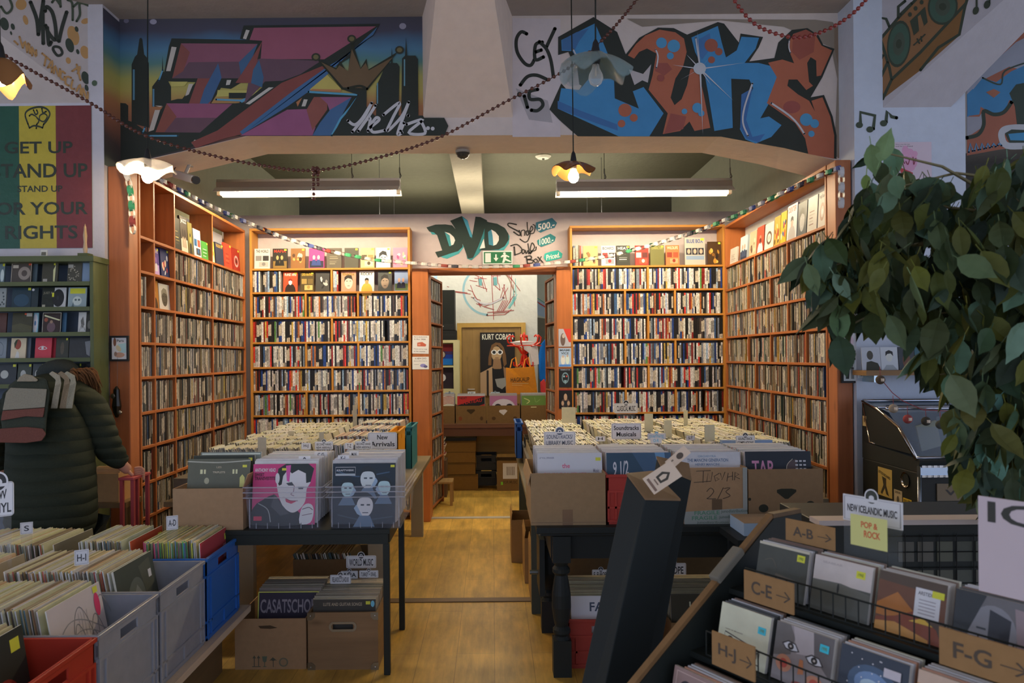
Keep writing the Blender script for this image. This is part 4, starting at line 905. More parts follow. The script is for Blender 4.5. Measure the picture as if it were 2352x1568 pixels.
m=MB(); m.lathe([(.085,0),(.085,-.03),(.06,-.05),(.001,-.052)],c,(.5,.48,.38),'satin',20); m.ball(c+V(0,0,-.055),.015,(.1,.1,.08),'satin'); make('smoke_detector',m,label='round smoke detector on the rear ceiling beside the beam',cat='smoke detector')
# frames on the posts
def frame(x0,y0,x1,y1,Y,label,artf,bg='b8bcc4'):
    a=P(x0,y0,Y);b=P(x1,y1,Y); t=thing('picture_frame',label,'picture',V((a.x+b.x)/2,Y,b.z))
    m=MB(); w_=.012; y_=Y+.0; d=.016
    m.box(a.x,b.x,y_,y_+d,a.z-w_,a.z,(.02,.02,.02),'satin');m.box(a.x,b.x,y_,y_+d,b.z,b.z+w_,(.02,.02,.02),'satin');m.box(a.x,a.x+w_,y_,y_+d,b.z+w_,a.z-w_,(.02,.02,.02),'satin');m.box(b.x-w_,b.x,y_,y_+d,b.z+w_,a.z-w_,(.02,.02,.02),'satin'); make('frame',m,t)
    m=MB(); m.box(a.x+w_,b.x-w_,y_+.006,y_+d,b.z+w_,a.z-w_,kc(bg),'satin'); A=Art(m,uvplane(V(a.x+w_,y_+.0055,a.z-w_),V(b.x-a.x-2*w_,0,0),V(0,0,-(a.z-b.z-2*w_)),V(0,-1,0))); artf(A); make('picture',m,t)
frame(251,771,295,829,4.51,'small black framed colourful cartoon print on the left post',lambda A:(A.poly([(.4,.3),(.95,.25),(.95,.7),(.5,.7)],'7a9ac0'),A.text('Paris',.35,.08,.8,.2,'3a3a3a'),A.ell(.2,.2,.1,.2,'5a4038'),A.ell(.45,.5,.2,.12,'b89080',rot=.6),A.ell(.5,.8,.35,.12,'8a7068'),A.ell(.25,.75,.1,.1,'6a5a58')),'a8a8ac')
frame(1932,756,1971,809,4.51,'small black framed reddish print, upper of two on the right post',lambda A:(A.ell(.55,.5,.3,.3,'a88898'),A.poly([(.45,.35),(.65,.35),(.62,.9),(.5,.9)],'5a4a58'),A.ell(.55,.3,.08,.06,'8a6a60'),A.rect(.1,.08,.7,.12,'6a7080')),'9aa0b0')
frame(1933,822,1972,879,4.51,'small black framed photograph of two figures, lower of two on the right post',lambda A:(A.poly([(.2,.2),(.4,.15),(.5,.4),(.45,.9),(.2,.9)],'2c3034'),A.ell(.32,.17,.08,.07,'3a3a3c'),A.poly([(.6,.35),(.8,.33),(.85,.9),(.62,.9)],'5a6068'),A.ell(.7,.27,.07,.06,'4a4a4e'),A.stroke([(.4,.35),(.8,.4)],.06,'303438')),'8e9aac')
m=MB(); c=P(268,932,4.50); m.lathe([(.004,.12),(.018,.1),(.02,.05),(.028,.0),(.02,-.04),(.008,-.07)],c,(.08,.08,.075),'metal',10); m.ball(c+V(.02,-.005,-.04),.015,(.3,.3,.3),'metal'); m.ball(c+V(-.012,-.005,.06),.02,(.2,.2,.19),'metal'); m.tube([c+V(0,.01,.12),c+V(0,.015,.30)],.001,(.2,.2,.2),'satin',4); make('metal_ornament',m,label='little dark metal ornament hanging on the left post below the framed print',cat='ornament')

for i,yy in enumerate((8.0,9.2)):  # unseen tubes, added to light the back room and the rear ceiling
    m=MB(); m.tube([V(-1.6,yy,3.02),V(1.6,yy,3.02)],.02,(1,1,1),'unseen_tube',10)
    t=thing('fluorescent_lamp','unseen fluorescent tube added to light the back room, '+('nearer to' if i==0 else 'farther from')+' the doorway','ceiling lamp',V(0,yy,3.0)); make('tube',m,t)
    for x in (-1.2,1.2):
        m=MB(); m.tube([V(x,yy,3.045),V(x,yy,CE)],.003,(.1,.1,.1),'satin',5); make('hanging_wire',m,t)
# ================= RECORDS, CRATES, TABLES =================
kf=lambda h: alb(h,(.27,.28,.33),.86)
ks=lambda h: alb(h,(.21,.22,.26),.88)
CARD=kc('6f5c4a')
TOPS=['b8ab92','c4b8a0','a89c86','8c8272','d0c6b0','b09a80','6a6258','c8b890','a8806a','94907c']
SPN=['9a9aa4','2a3438','b8b4b0','30485a','7a3838','a8a098','404a48','8890a0','c0b8a8','5a4a40','2a2c34']
def lp_side(x0,x1,y0,z,lean,lab,grp,pitch=.0058,ht=.312,kind='vinyl_record',wd=.31,tops=TOPS,sp=SPN,cf=kc,zj=.006,lean1=None,yj=.008,cat='record'):
    x=x0; n=max(1,int((x1-x0)/pitch))
    for i in range(n):
        L=lean+(0 if lean1 is None else (lean1-lean)*i/n)+R.uniform(-.012,.012)
        u=V(-math.sin(L),0,math.cos(L)); t=V(math.cos(L),0,math.sin(L))
        tc=jit(cf(R.choice(tops)),.12); scx=jit(cf(R.choice(sp)),.15)
        slab(kind,V(x0+i*pitch,y0+R.uniform(-yj,yj),z+.0005+abs(math.sin(L))*pitch*.5),t,V(0,1,0),u,pitch*(R.uniform(.8,.97) if kind=='seven_inch_single' else R.uniform(.55,.8)),wd,ht+R.uniform(-zj,zj),(scx,tc,mul(tc,.8)),lab,grp,cat)
def lp_front(xc,y0,y1,z,lab,grp,pitch=.0062,ht=.312,w=.312,lean=.14,kind='vinyl_record',tops=TOPS,cf=kc,xj=.004,lean1=0.,cat='record'):
    n=max(1,int((y1-y0)/pitch))
    for i in range(n):
        L=lean+(lean1-lean)*i/n
        u=V(0,math.sin(L),math.cos(L)); t=V(0,math.cos(L),-math.sin(L)); tc=jit(cf(R.choice(tops)),.12)
        slab(kind,V(xc-w/2+R.uniform(-xj,xj),y0+i*pitch,z+pitch*.3),t,V(1,0,0),u,pitch*.6,w,ht+R.uniform(-.004,.004),(jit(cf(R.choice(SPN)),.1),tc,mul(tc,.85)),lab,grp,cat)
def crate(label,x0,x1,y0,y1,z0,z1,col,mat='satin',hole=(.12,.035,.05),name='plastic_crate',tk=.006,rim=.014,ribs=True,window=None,cat='crate'):
    t=thing(name,label,cat,V((x0+x1)/2,(y0+y1)/2,z0)); w_=x1-x0; d_=y1-y0; h_=z1-z0
    m=MB(); m.box(x0+.005,x1-.005,y0+.005,y1-.005,z0,z0+.008,col,mat)
    for ax in (0,1):
        for s in (0,1):
            L=w_ if ax==0 else d_; hw,hh,ho=hole; zc=z1-ho
            segs=[(0,L,z0,zc-hh/2),(0,(L-hw)/2,zc-hh/2,zc+hh/2),((L+hw)/2,L,zc-hh/2,zc+hh/2),(0,L,zc+hh/2,z1)]
            for a,b,za,zb in segs:
                if ax==0: yy=(y0,y0+tk) if s==0 else (y1-tk,y1); m.box(x0+a,x0+b,yy[0],yy[1],za,zb,col,mat)
                else: xx_=(x0,x0+tk) if s==0 else (x1-tk,x1); m.box(xx_[0],xx_[1],y0+a,y0+b,za,zb,col,mat)
    make('crate_body',m,t)
    m=MB()
    m.box(x0-rim*.5,x1+rim*.5,y0-rim*.5,y0,z1-.014,z1,col,mat);m.box(x0-rim*.5,x1+rim*.5,y1,y1+rim*.5,z1-.014,z1,col,mat)
    m.box(x0-rim*.5,x0,y0,y1,z1-.014,z1,col,mat);m.box(x1,x1+rim*.5,y0,y1,z1-.014,z1,col,mat); make('rim',m,t,bevel=.002)
    if ribs:
        m=MB(); c2=mul(col,1.05)
        for zz in (z1-.085,z0+.075,z0+.012):
            m.box(x1,x1+.006,y0+.001,y1-.001,zz,zz+.01,c2,mat); m.box(x0+.001,x1-.001,y0-.006,y0,zz,zz+.01,c2,mat)
        for f in (.0,.1,.5,.9,.975):
            ya=y0+d_*f; m.box(x1,x1+.006,ya,ya+.009,z0+.02,z1-.085,c2,mat) if f in(.0,.1,.9,.975) else m.box(x1,x1+.006,ya,ya+.009,z0+.02,z0+.075,c2,mat)
            xa=x0+w_*f; m.box(xa,xa+.009,y0-.006,y0,z0+.02,z1-.085 if f!=.5 else z0+.075,c2,mat)
        make('rib',m,t)
    return t
def carton(label,x0,x1,y0,y1,z0,z1,col=None,tk=.005,art=None,side='y',flaps=None,holes=None,group=None,name='cardboard_box'):
    col=col or jit(CARD,.08); t=thing(name,label,'box',V((x0+x1)/2,(y0+y1)/2,z0),group)
    m=MB(); m.box(x0,x1,y0,y1,z0,z0+tk,col,'card'); m.box(x0,x1,y0,y0+tk,z0+tk,z1,col,'card');m.box(x0,x1,y1-tk,y1,z0+tk,z1,col,'card');m.box(x0,x0+tk,y0+tk,y1-tk,z0+tk,z1,mul(col,.95),'card');m.box(x1-tk,x1,y0+tk,y1-tk,z0+tk,z1,mul(col,.95),'card')
    if art: A=Art(m,uvplane(V(x0,y0,z1),V(x1-x0,0,0),V(0,0,z0-z1),V(0,-1,0))); art(A)
    make('carton',m,t)
    if flaps:
        for (a,b,ang) in flaps:
            m=MB(); p=V(x0 if a=='L' else x1,y0,z1); s=-1 if a=='L' else 1
            o=V(s*math.sin(ang),0,math.cos(ang)); m.obox(p+V(0,(y1-y0)/2,0)+o*b/2,V(0,y1-y0,0),o*b,V(o.z,0,-o.x)*.004,mul(col,1.05),'card'); make('flap',m,t)
    return t
def sign(x0,y0,x1,y1,Y,lines,label,tab=True,bg='b4b8c4',fg='1a1c20',tilt=0,stick=.06,name='divider_sign',cat='sign',E=ks,skew=0,border=True,fill=.8):
    a=P(x0,y0,Y);b=P(x1,y1,Y); t=thing(name,label,cat,V((a.x+b.x)/2,Y,b.z-stick))
    w_=b.x-a.x; h_=a.z-b.z; m=MB(); r=min(w_,h_)*.1
    def rr(x0_,x1_,z0_,z1_,r_):
        o=[]
        for cx_,cz_,a0 in ((x1_-r_,z1_-r_,0),(x0_+r_,z1_-r_,90),(x0_+r_,z0_+r_,180),(x1_-r_,z0_+r_,270)):
            for k in range(5): q=math.radians(a0+k*22.5); o.append((cx_+r_*math.cos(q),cz_+r_*math.sin(q)))
        return o
    sk=lambda x,z:V(x,Y,z-skew*(x-a.x))
    pts=rr(a.x,b.x,b.z,a.z,r); 
    m.prism([sk(x,z) for x,z in pts],[sk(x,z)+V(0,.002,0) for x,z in pts],E(bg),'satin')
    fn=lambda x,y,k:sk(a.x+x*w_,a.z-y*h_)-V(0,EPS*k,0); A=Art(m,fn,gain=E,mat='satin')
    if border:
        e=.03; ey=e*w_/h_
        A.stroke([(e,ey),(1-e,ey),(1-e,1-ey),(e,1-ey)],.012,fg,smooth=0,closed=True)
    n=len(lines); sp_=fill/max(n,1)
    for i,l in enumerate(lines):
        yy=(1-fill)/2+i*sp_+(.06 if tab else 0); wd_=min(.84,.84*len(l)/max(len(q) for q in lines)+.05) if n>1 else (.8 if len(l)>3 else .5)
        A.text(l,.5-wd_/2,yy+sp_*.12,.5+wd_/2,yy+sp_*.82,fg)
    if tab:
        rx=h_*.30/w_; A.ell(.5,-.02,rx,.30,bg,24); A.ell(.5,-.02,rx*.82,.25,fg,24); A.ell(.5,.0,rx*.42,.12,bg,16); A.ell(.5,.0,rx*.18,.05,fg,12); A.rect(.5-rx,.03,.5+rx,.12,bg)
    make('plate',m,t)
    if stick:
        m=MB(); m.box(a.x+w_*.1,b.x-w_*.1,Y+.0025,Y+.004,b.z-stick,b.z+h_*.2-skew*w_,mul(E(bg),.8),'clearer'); make('acrylic_holder',m,t)
    return t

# ---- left foreground bench with crates of records
m=MB(); BX=-1.19; m.box(-2.9,BX,1.0,3.62,.27,.30,kc('8a8078'),'wood_y'); m.box(-2.9,BX-.12,1.1,3.56,.0,.269,kc('4a3c2c'),'wood_y')
make('low_bench',m,label='low wide bench at lower left carrying the crates of records',cat='bench')
ZB=.30
rows=[(3.155,3.545,'blue'),(2.71,3.12,'clear'),(2.285,2.685,'clear2'),(1.87,2.265,'red')]
CR={'blue':(kc('1c4688'),'satin'),'clear':((.43,.45,.50),'milky'),'clear2':((.41,.44,.50),'milky'),'red':(mul(kc('8a2c22'),.68),'satin')}
nm={'blue':'blue plastic crate, farthest of the row on the left bench','clear':'clear frosted plastic crate in front of the blue one on the left bench','clear2':'clear frosted plastic crate behind the red one on the left bench','red':'red plastic crate at the bottom left corner, nearest on the bench'}
for y0,y1,k in rows:
    c,mt=CR[k]; crate(nm[k],-1.82,-1.225,y0,y1,ZB,.652,c,mt)
# second column of cartons further left
for i,(y0,y1,k) in enumerate(rows[:3]):
    carton('open cardboard box %s on the left bench, by the edge of the view'%('farthest','second','third')[i].replace('second','middle').replace('third','nearest'),-2.46,-1.845,y0,y1,ZB,.62)
# risers so sleeves stand above the crate rims
def riser(x0,x1,y0,y1,z1,lab):
    m=MB(); m.box(x0,x1,y0,y1,ZB+.009,z1,kc('5a4c3c'),'card'); make('cardboard_riser',m,label=lab,cat='box')
for (y0,y1,k),lb in zip(rows,('blue crate','far clear crate','near clear crate','red crate')):
    riser(-1.80,-1.36,y0+.02,y1-.02,.405,'brown cardboard riser inside the '+lb)
for (y0,y1,k),lb in zip(rows[:3],('farthest','middle','nearest')):
    riser(-2.44,-1.87,y0+.02,y1-.02,.405,'brown cardboard riser inside the %s carton on the bench'%lb)
def G(w): return 'records packed in the '+w
ZR=.4055
lp_side(-1.76,-1.57,3.20,ZR,.10,'sleeved record in the blue crate, left half, behind the divider card',G('left half of the blue crate'))
lp_side(-1.50,-1.268,3.20,ZR-.005,.05,'sleeved record in the blue crate, right half',G('right half of the blue crate'),sp=['9a9aa4','c8b840','2a3438','3a5a80','2a6a4a','3a8a5a','1c2426','5a2a38','a83a68'],tops=['c0b080','a89c70','b09070','c8bc98','8a7a60'])
lp_side(-2.40,-1.90,3.20,ZR-.01,.12,'sleeved record in the farthest box at the left edge, behind the S card',G('farthest box at the left edge'))
lp_side(-1.765,-1.372,2.75,ZR,.17,'sleeved record in the far clear crate, around the H-I card',G('far clear crate'))
lp_side(-2.42,-1.93,2.75,ZR-.01,.12,'sleeved record in the middle box at the left edge',G('middle box at the left edge'))
lp_side(-1.76,-1.372,2.33,ZR,.18,'sleeved record in the near clear crate behind the loops cover',G('near clear crate'))
lp_side(-2.42,-1.88,2.33,ZR,.12,'sleeved record in the nearest box at the left edge',G('nearest box at the left edge'))
lp_side(-1.77,-1.385,1.90,ZR,.15,'sleeved record in the red crate behind the black cover',G('red crate'))
def face(x,y0,z,lean,bg,artf,label,st='d0d83a',edge='a8a49c'):
    return facing('vinyl_record',V(x,y0+.156,z),V(0,1,0),V(1,0,0),.312,.312,.004,bg,artf,label,'record',lean=lean,gain=kc,sticker=None,edge=edge)
face(-1.545,3.2,ZR,.09,'783424',lambda A:(A.poly([(.3,1),(.35,.7),(.6,.6),(.75,.8),(.8,1)],'5a2418'),A.ell(.45,.3,.15,.1,'8a4432'),A.rect(.84,.08,.96,.2,'c8c03a'),A.rect(0,0,.03,1,'8a4030')),'orange red record sleeve in the blue crate, left of the pink one')
face(-1.258,3.2,ZR-.012,.04,'7a3038',lambda A:(A.rect(0,.0,.03,1,'983048'),A.poly([(.03,.98),(.5,.7),(1,.45),(1,1)],'6d3830'),A.rect(.86,.22,.99,.42,'98687a'),A.text('MUSIC',.88,.28,.97,.36,'3a2a34'),A.rect(.92,.08,.98,.17,'b8c23a')),'dull pink record sleeve at the right end of the blue crate')
face(-1.865,3.2,ZR-.01,.12,'4c4a42',lambda A:(A.rect(.1,.42,.3,.8,'1c2020'),A.rect(.12,.5,.28,.52,'5a5a54'),A.rect(.12,.58,.28,.6,'5a5a54'),A.rect(.88,.1,.96,.2,'a8acb8'),A.poly([(.4,.2),(.9,.3),(.8,.9),(.45,.7)],'54524a')),'grey record sleeve with a black panel at the left, near the person')
face(-1.362,2.75,ZR,.18,'2e3432',lambda A:(A.ell(.45,.5,.22,.3,'434a4a',rot=.3),A.poly([(.3,.55),(.5,.3),(.62,.45),(.55,.8),(.38,.85)],'5a6064'),A.poly([(.6,.1),(.9,.05),(.95,.4),(.7,.45)],'3a3e3a'),A.rect(.82,.2,.9,.3,'9aa0a8'),A.rect(0,0,.02,1,'8a94b4')),'dark record sleeve with a pale figure in the far clear crate')
face(-1.905,2.75,ZR-.01,.12,'6a655c',lambda A:(A.poly([(0,.3),(1,.2),(1,.5),(0,.7)],'747066'),A.rect(.88,.12,.96,.24,'a8b43a')),'plain grey beige record sleeve with yellow sticker at the left edge')
def loops(A):
    for i in range(9):
        x=.08+.1*i+(i%3)*.03; r=.12+.07*((i*5)%4)
        A.stroke([(x,.98),(x+.02*i%.05,.98-r*1.9),(x+r*.5,.9-r*2.3),(x+r,.98-r*1.6),(x+r*1.1,1)],.012,'5c5c64')
    A.stroke([(0,.45),(.3,.25),(.6,.3),(1,.55)],.012,'6a6a72'); A.stroke([(0,.75),(.4,.4),(.8,.5),(1,.8)],.011,'6a6a72')
    for x in (.5,.55,.6,.66): A.stroke([(x,.2),(x,.95)],.006,'70707a',smooth=0)
    A.ell(.88,.22,.055,.13,'9a2c50'); A.rect(.84,.02,.93,.09,'b8b83a')
face(-1.352,2.33,ZR,.19,'8c8890',loops,'pale record sleeve with a drawing of grey loops in the near clear crate')
face(-1.367,1.90,ZR,.15,'202422',lambda A:(A.ell(.66,.6,.19,.2,'6a2420',24),A.ell(.66,.6,.165,.17,'94452a',24),A.ell(.66,.6,.14,.15,'9a7a34',24),A.ell(.66,.6,.06,.065,'23262c',16),A.rect(.8,.08,.93,.2,'b8c832')),'black record sleeve with an orange ring in the red crate')
def card(x0,y0,x1,y1,Y,txt,label,rot=0):
    c=P((x0+x1)/2,(y0+y1)/2,Y); h_=(y1-y0)*Y/F; w_=.047
    t=thing('divider_card',label,'divider card',V(c.x,c.y,c.z-h_/2-.05)); m=MB()
    rt=V(math.cos(.5),math.sin(.5),0); o=V(math.sin(.5),-math.cos(.5),0)
    m.obox(c,rt*w_,V(0,0,1)*h_,o*.0015,kc('a4a8b4'),'satin'); A=Art(m,uvplane(c-rt*w_/2+V(0,0,h_/2)+o*.001,rt*w_,V(0,0,-h_),o),mat='satin')
    A.stroke([(.07,.08),(.93,.08),(.93,.92),(.07,.92)],.02,'40444c',smooth=0,closed=True); A.text(txt,.3 if len(txt)<2 else .18,.28,.7 if len(txt)<2 else .82,.74,'30343c'); make('plate',m,t)
    m=MB(); m.obox(c-V(0,0,h_/2+.04),rt*w_*.9,V(0,0,1)*.08,o*.001,kc('8a8e9a'),'clearer'); make('acrylic_holder',m,t)
card(50,1199,72,1226,3.2,'S','small white divider card reading S among the records at the left edge')
card(174,1262,201,1297,2.73,'H-I','small white divider card reading H-I in the far clear crate')
card(387,1184,404,1216,3.22,'A-D','small white divider card reading A-D in the blue crate')
sign(-40,1112,32,1190,2.95,['NEW','VINYL'],'white sign on black stand reading VINYL, cut by the left edge',tab=True,skew=-.1,stick=.3)

# ---- left table group: front black metal table
tx0,tx1=P(545,1230,3.5).x-.35,P(898,1300,3.53).x
t=thing('metal_table','black table with square metal legs standing left of the aisle','table',V((tx0+tx1)/2,3.8,0))
BKM=(.024,.030,.025); TZ=.69
m=MB(); m.box(tx0,tx1,3.50,4.12,TZ-.022,TZ,BKM,'satin'); make('tabletop',m,t,bevel=.002)
m=MB(); m.box(tx0+.01,tx1-.01,3.505,3.53,TZ-.07,TZ-.0225,BKM,'satin');m.box(tx0+.01,tx1-.01,4.09,4.115,TZ-.07,TZ-.0225,BKM,'satin'); m.box(tx1-.03,tx1-.005,3.531,4.089,TZ-.07,TZ-.0225,BKM,'satin'); make('apron',m,t)
for x in (tx1-.034,tx0+.004):
    for y in (3.502,4.08):
        m=MB(); m.box(x,x+.03,y,y+.03,0,TZ-.0705,BKM,'satin'); make('leg',m,t,bevel=.002)
def tub(label,x0,x1,y0,y1,z0,h):
    t=thing('plastic_tub',label,'plastic box',V((x0+x1)/2,(y0+y1)/2,z0)); c=(.62,.64,.72); m=MB()
    a=[V(x0+.015,y0+.015,z0),V(x1-.015,y0+.015,z0),V(x1-.015,y1-.015,z0),V(x0+.015,y1-.015,z0)]; b=[V(x0,y0,z0+h),V(x1,y0,z0+h),V(x1,y1,z0+h),V(x0,y1,z0+h)]
    m.add(a+b,[(0,1,2,3),(0,1,5,4),(1,2,6,5),(2,3,7,6),(3,0,4,7)],c,'clearer'); o=make('tub_wall',m,t); md=o.modifiers.new('Solid','SOLIDIFY'); md.thickness=.003
    m=MB()
    for zz in (z0+h-.006,z0+h-.03,z0+h-.055):
        m.box(x0-.008,x1+.008,y0-.008,y0-.002,zz,zz+.004,c,'clear'); m.box(x1+.002,x1+.008,y0-.002,y1,zz,zz+.004,c,'clear'); m.box(x0-.008,x0-.002,y0-.002,y1,zz,zz+.004,c,'clear')
    for k in range(6): xx_=x0+.05+(x1-x0-.1)*k/5; m.box(xx_,xx_+.003,y0+.005,y0+.010,z0+.004,z0+.03,c,'clear')
    for xx_ in (x0+.02,x1-.024): m.box(xx_,xx_+.004,y0+.001,y0+.006,z0+.01,z0+h-.06,c,'clear')
    make('rim',m,t); return t
tub('left clear plastic tub of records on the black table, pink sleeve in front',P(560,1200,3.5).x,P(738,1200,3.5).x,3.515,4.06,TZ,.205)
tub('right clear plastic tub of records on the black table, four blue faces in front',P(750,1200,3.5).x,P(926,1200,3.5).x,3.515,4.06,TZ,.205)
XA1=P(652,1200,3.58).x; XA2=P(836,1200,3.58).x
CL=['c8c0b4','d0c8bc','bcb4ac','d8d0c4','b0a89e']
lp_front(XA1,3.59,4.0,TZ+.012,'sleeved record in the left clear tub behind the pink sleeve','records in the left clear tub',tops=CL,cf=kf,pitch=.0085,ht=.300)
lp_front(XA2,3.59,4.0,TZ+.012,'sleeved record in the right clear tub behind the blue faces sleeve','records in the right clear tub',tops=CL,cf=kf,pitch=.0085,ht=.300)
def lpf(xc,Y,z,bg,artf,label,lean=.14,ht=.305,w=.305,gain=kf,edge='b0a89c',mat='satin'):
    return facing('vinyl_record',V(xc,Y,z),V(1,0,0),V(0,-1,0),w,ht,.004,bg,artf,label,'record',lean=lean,gain=gain,edge=edge,mat=mat)
def pink(A):
    A.poly([(.0,1),(.02,.72),(.15,.6),(.35,.5),(.45,.62),(.7,.75),(.82,.9),(.85,1)],'1c2024',smooth=2)
    A.poly([(.40,.45),(.38,.25),(.42,.1),(.55,.03),(.8,.03),(.93,.12),(.92,.3),(.86,.42),(.84,.62),(.74,.76),(.62,.8),(.48,.68)],'a89aa8',smooth=4)
    A.poly([(.38,.28),(.40,.08),(.52,.0),(.88,.0),(.97,.08),(.92,.3),(.85,.32),(.84,.16),(.72,.1),(.62,.16),(.55,.1),(.48,.2),(.46,.34),(.42,.36)],'1f2426')
    A.poly([(.52,.03),(.6,.02),(.58,.3),(.54,.28)],'8a3a70')
    A.ell(.39,.24,.035,.09,'a08c9c'); A.poly([(.53,.32),(.62,.30),(.66,.36),(.57,.36)],'30343c'); A.poly([(.72,.38),(.82,.38),(.8,.42),(.73,.42)],'30343c')
    A.stroke([(.66,.36),(.65,.46),(.61,.5),(.66,.53)],.012,'5a4a5a'); A.poly([(.52,.58),(.6,.6),(.7,.62),(.62,.66),(.54,.63)],'7a3048'); A.stroke([(.5,.55),(.6,.605),(.72,.61)],.01,'4a2434')
    A.poly([(.76,.98),(.78,.75),(.86,.66),(.95,.68),(.98,.8),(.93,.97)],'a08c96',smooth=3); A.stroke([(.8,.75),(.9,.72),(.96,.76)],.012,'3a3038'); A.stroke([(.8,.85),(.95,.82)],.01,'4a3a44')
    A.poly([(.35,.5),(.3,.7),(.45,.85),(.6,.82),(.48,.68)],'2c3036'); A.stroke([(.1,.65),(.25,.75),(.3,.95)],.014,'5a6066'); A.rect(.03,.86,.16,.93,'7a2438')
    A.text('ANTHONY HEAD',.03,.07,.36,.13,'c8b8c4'); A.text('SWEET',.03,.15,.18,.2,'2a1a24'); A.text('TRANSVESTITE',.03,.21,.36,.265,'2a1a24'); A.rect(.46,.07,.53,.11,'c0cc30')
lpf(XA1,3.565,TZ+.012,'7c2c54',pink,'pink record sleeve with a dark haired person, front of the left clear tub',ht=.29)
def fourface(A):
    def hd(x,y,s,f,c='7e90a8'):
        A.ell(x,y,.095*s,.135*s,c,28); A.poly([(x-.1*s,y-.02),(x-.09*s,y-.13*s),(x,y-.17*s),(x+.1*s,y-.1*s),(x+.1*s,y-.02),(x+.06*s,y-.09*s),(x-.06*s,y-.09*s)],'1c2228',smooth=4)
        A.poly([(x+f*.02*s,y+.14*s),(x+f*.1*s,y-.02),(x+f*.13*s,y+.03*s),(x+f*.09*s,y+.1*s)],'5e7088'); A.rect(x-.05*s,y-.02*s,x-.01*s,y,'2c343e'); A.rect(x+.02*s,y-.02*s,x+.06*s,y,'2c343e'); A.rect(x-.03*s,y+.08*s,x+.04*s,y+.09*s,'2c343e')
        A.poly([(x-.06*s,y+.12*s),(x+.06*s,y+.12*s),(x+.12*s,y+.26*s),(x-.14*s,y+.26*s)],'3c4c62')
    A.stroke([(.05,.12),(.4,.22),(.9,.15)],.02,'2c3c50'); A.stroke([(.1,.85),(.5,.93),(.95,.88)],.02,'26323e')
    hd(.56,.26,1.25,1); hd(.24,.42,1.05,1,'6e84a0'); hd(.82,.40,1.05,-1,'6e84a0'); hd(.52,.70,1.35,-1,'8498b0')
    A.stroke([(.045,.065),(.36,.065),(.36,.2),(.045,.2)],.008,'8a94a0',smooth=0,closed=True); A.text('KRAFTWERK',.065,.1,.34,.13,'8a94a0'); A.rect(.05,.17,.355,.195,'6a7480'); A.rect(.92,.03,.985,.07,'c0cc30')
lpf(XA2,3.565,TZ+.012,'1b232c',fourface,'black record sleeve with four blue faces, front of the right clear tub',ht=.29)
# cardboard box with dark sleeves at the left of the table
carton('large open cardboard box at the left end of the black table',P(393,1200,3.5).x,P(556,1200,3.5).x-.002,3.52,4.05,TZ,P(450,1122,3.52).z,flaps=[('R',.07,.35)])
xb=P(497,1100,3.6).x
lpf(xb,3.60,TZ+.02,'3a3c34',lambda A:(A.text('TRIPLETS',.4,.2,.6,.23,'7a7468'),A.text('LES',.46,.12,.54,.15,'6a6458'),A.rect(.2,.17,.24,.24,'a88c70'),A.rect(.26,.17,.29,.24,'a88c70'),A.rect(.72,.17,.75,.24,'a88c70'),A.rect(.77,.17,.8,.24,'a88c70'),A.poly([(.84,.45),(.84,.3),(.88,.25),(.92,.3),(.92,.45)],'9a8654'),A.ell(.31,.35,.04,.05,'6a6a5c'),A.rect(.88,.1,.95,.14,'b8c830'),A.stroke([(.0,.04),(.5,.06),(1,.03)],.02,'6a6c68')),'dark green record sleeve with tiny lights in the box left on the table',mat='wrap')
lpf(xb+.01,3.65,TZ+.03,'1e2220',lambda A:A.rect(.9,.04,.96,.09,'b8c830'),'black record sleeve standing behind the dark green one in the cardboard box',lean=.1)
lpf(xb+.03,3.70,TZ+.04,'4a5254',lambda A:A.rect(.02,.02,.98,.04,'7a8488'),'grey record sleeve, rearmost in the cardboard box on the black table',lean=.08)
# table behind with singles and records
t=thing('display_table','long table beyond the black one, loaded with trays of singles','table',V(-1.15,5.3,0))
GL=kc('6c6a64')
m=MB(); m.box(-1.95,-.53,4.38,6.35,.63,.66,kc('4a4438'),'wood_y'); make('tabletop',m,t)
for x,y in ((P(565,1300,4.42).x,4.40),(P(866,1300,4.42).x,4.40),(-1.85,6.2),(-.64,6.2)):
    m=MB(); m.box(x-.05,x+.05,y,y+.06,0,.629,GL,'satin'); make('leg',m,t)
CRM=['d8c89c','e4d6b0','ccbc90','ecdfbe','dccda6']; CRS=['6a5c48','8a7a60','4a4238','a08c68','bfb08c']
ki=0
WW=lambda h:alb(h,(.74,.66,.55))
WM=lambda h:alb(h,(.55,.50,.46))
def tray(x0,x1,y0,zb,lab,lean=.12,ht=.18,wdt=.18,h=.08,cf=WW,pitch=.0062,kind='seven_inch_single',tops=CRM,sp=CRS,lab2=None,riser=0,nm='record tray',zj=.004):
    carton('shallow cardboard '+nm+' '+lab,x0-.008,x1+.014,y0-.01,y0+wdt+.02,zb,zb+h,col=km('7a664c'),tk=.004)
    lp_side(x0+ht*math.sin(lean)+.0,x1,y0,zb+.0045,lean,(lab2 or 'small cream sleeved single in the tray ')+lab,'singles in the tray '+lab,pitch=pitch,ht=ht,kind=kind,wd=wdt,tops=tops,sp=sp,cf=cf,zj=zj,yj=.004)
ZS=.785
m=MB(); m.box(-1.93,-1.075,4.47,6.3,.661,ZS-.001,km('4a3e30'),'wood_y'); make('table_riser',m,label='dark wooden riser under the trays on the long left table',cat='riser')
NTH=['nearest','second','third','fourth','fifth','sixth','seventh','farthest']
for i in range(8): tray(-1.72+.03*(i%3),-1.10,4.49+i*.222,ZS,NTH[i]+' on the left table',lean=.3+R.uniform(-.05,.08),zj=.008,h=.06)
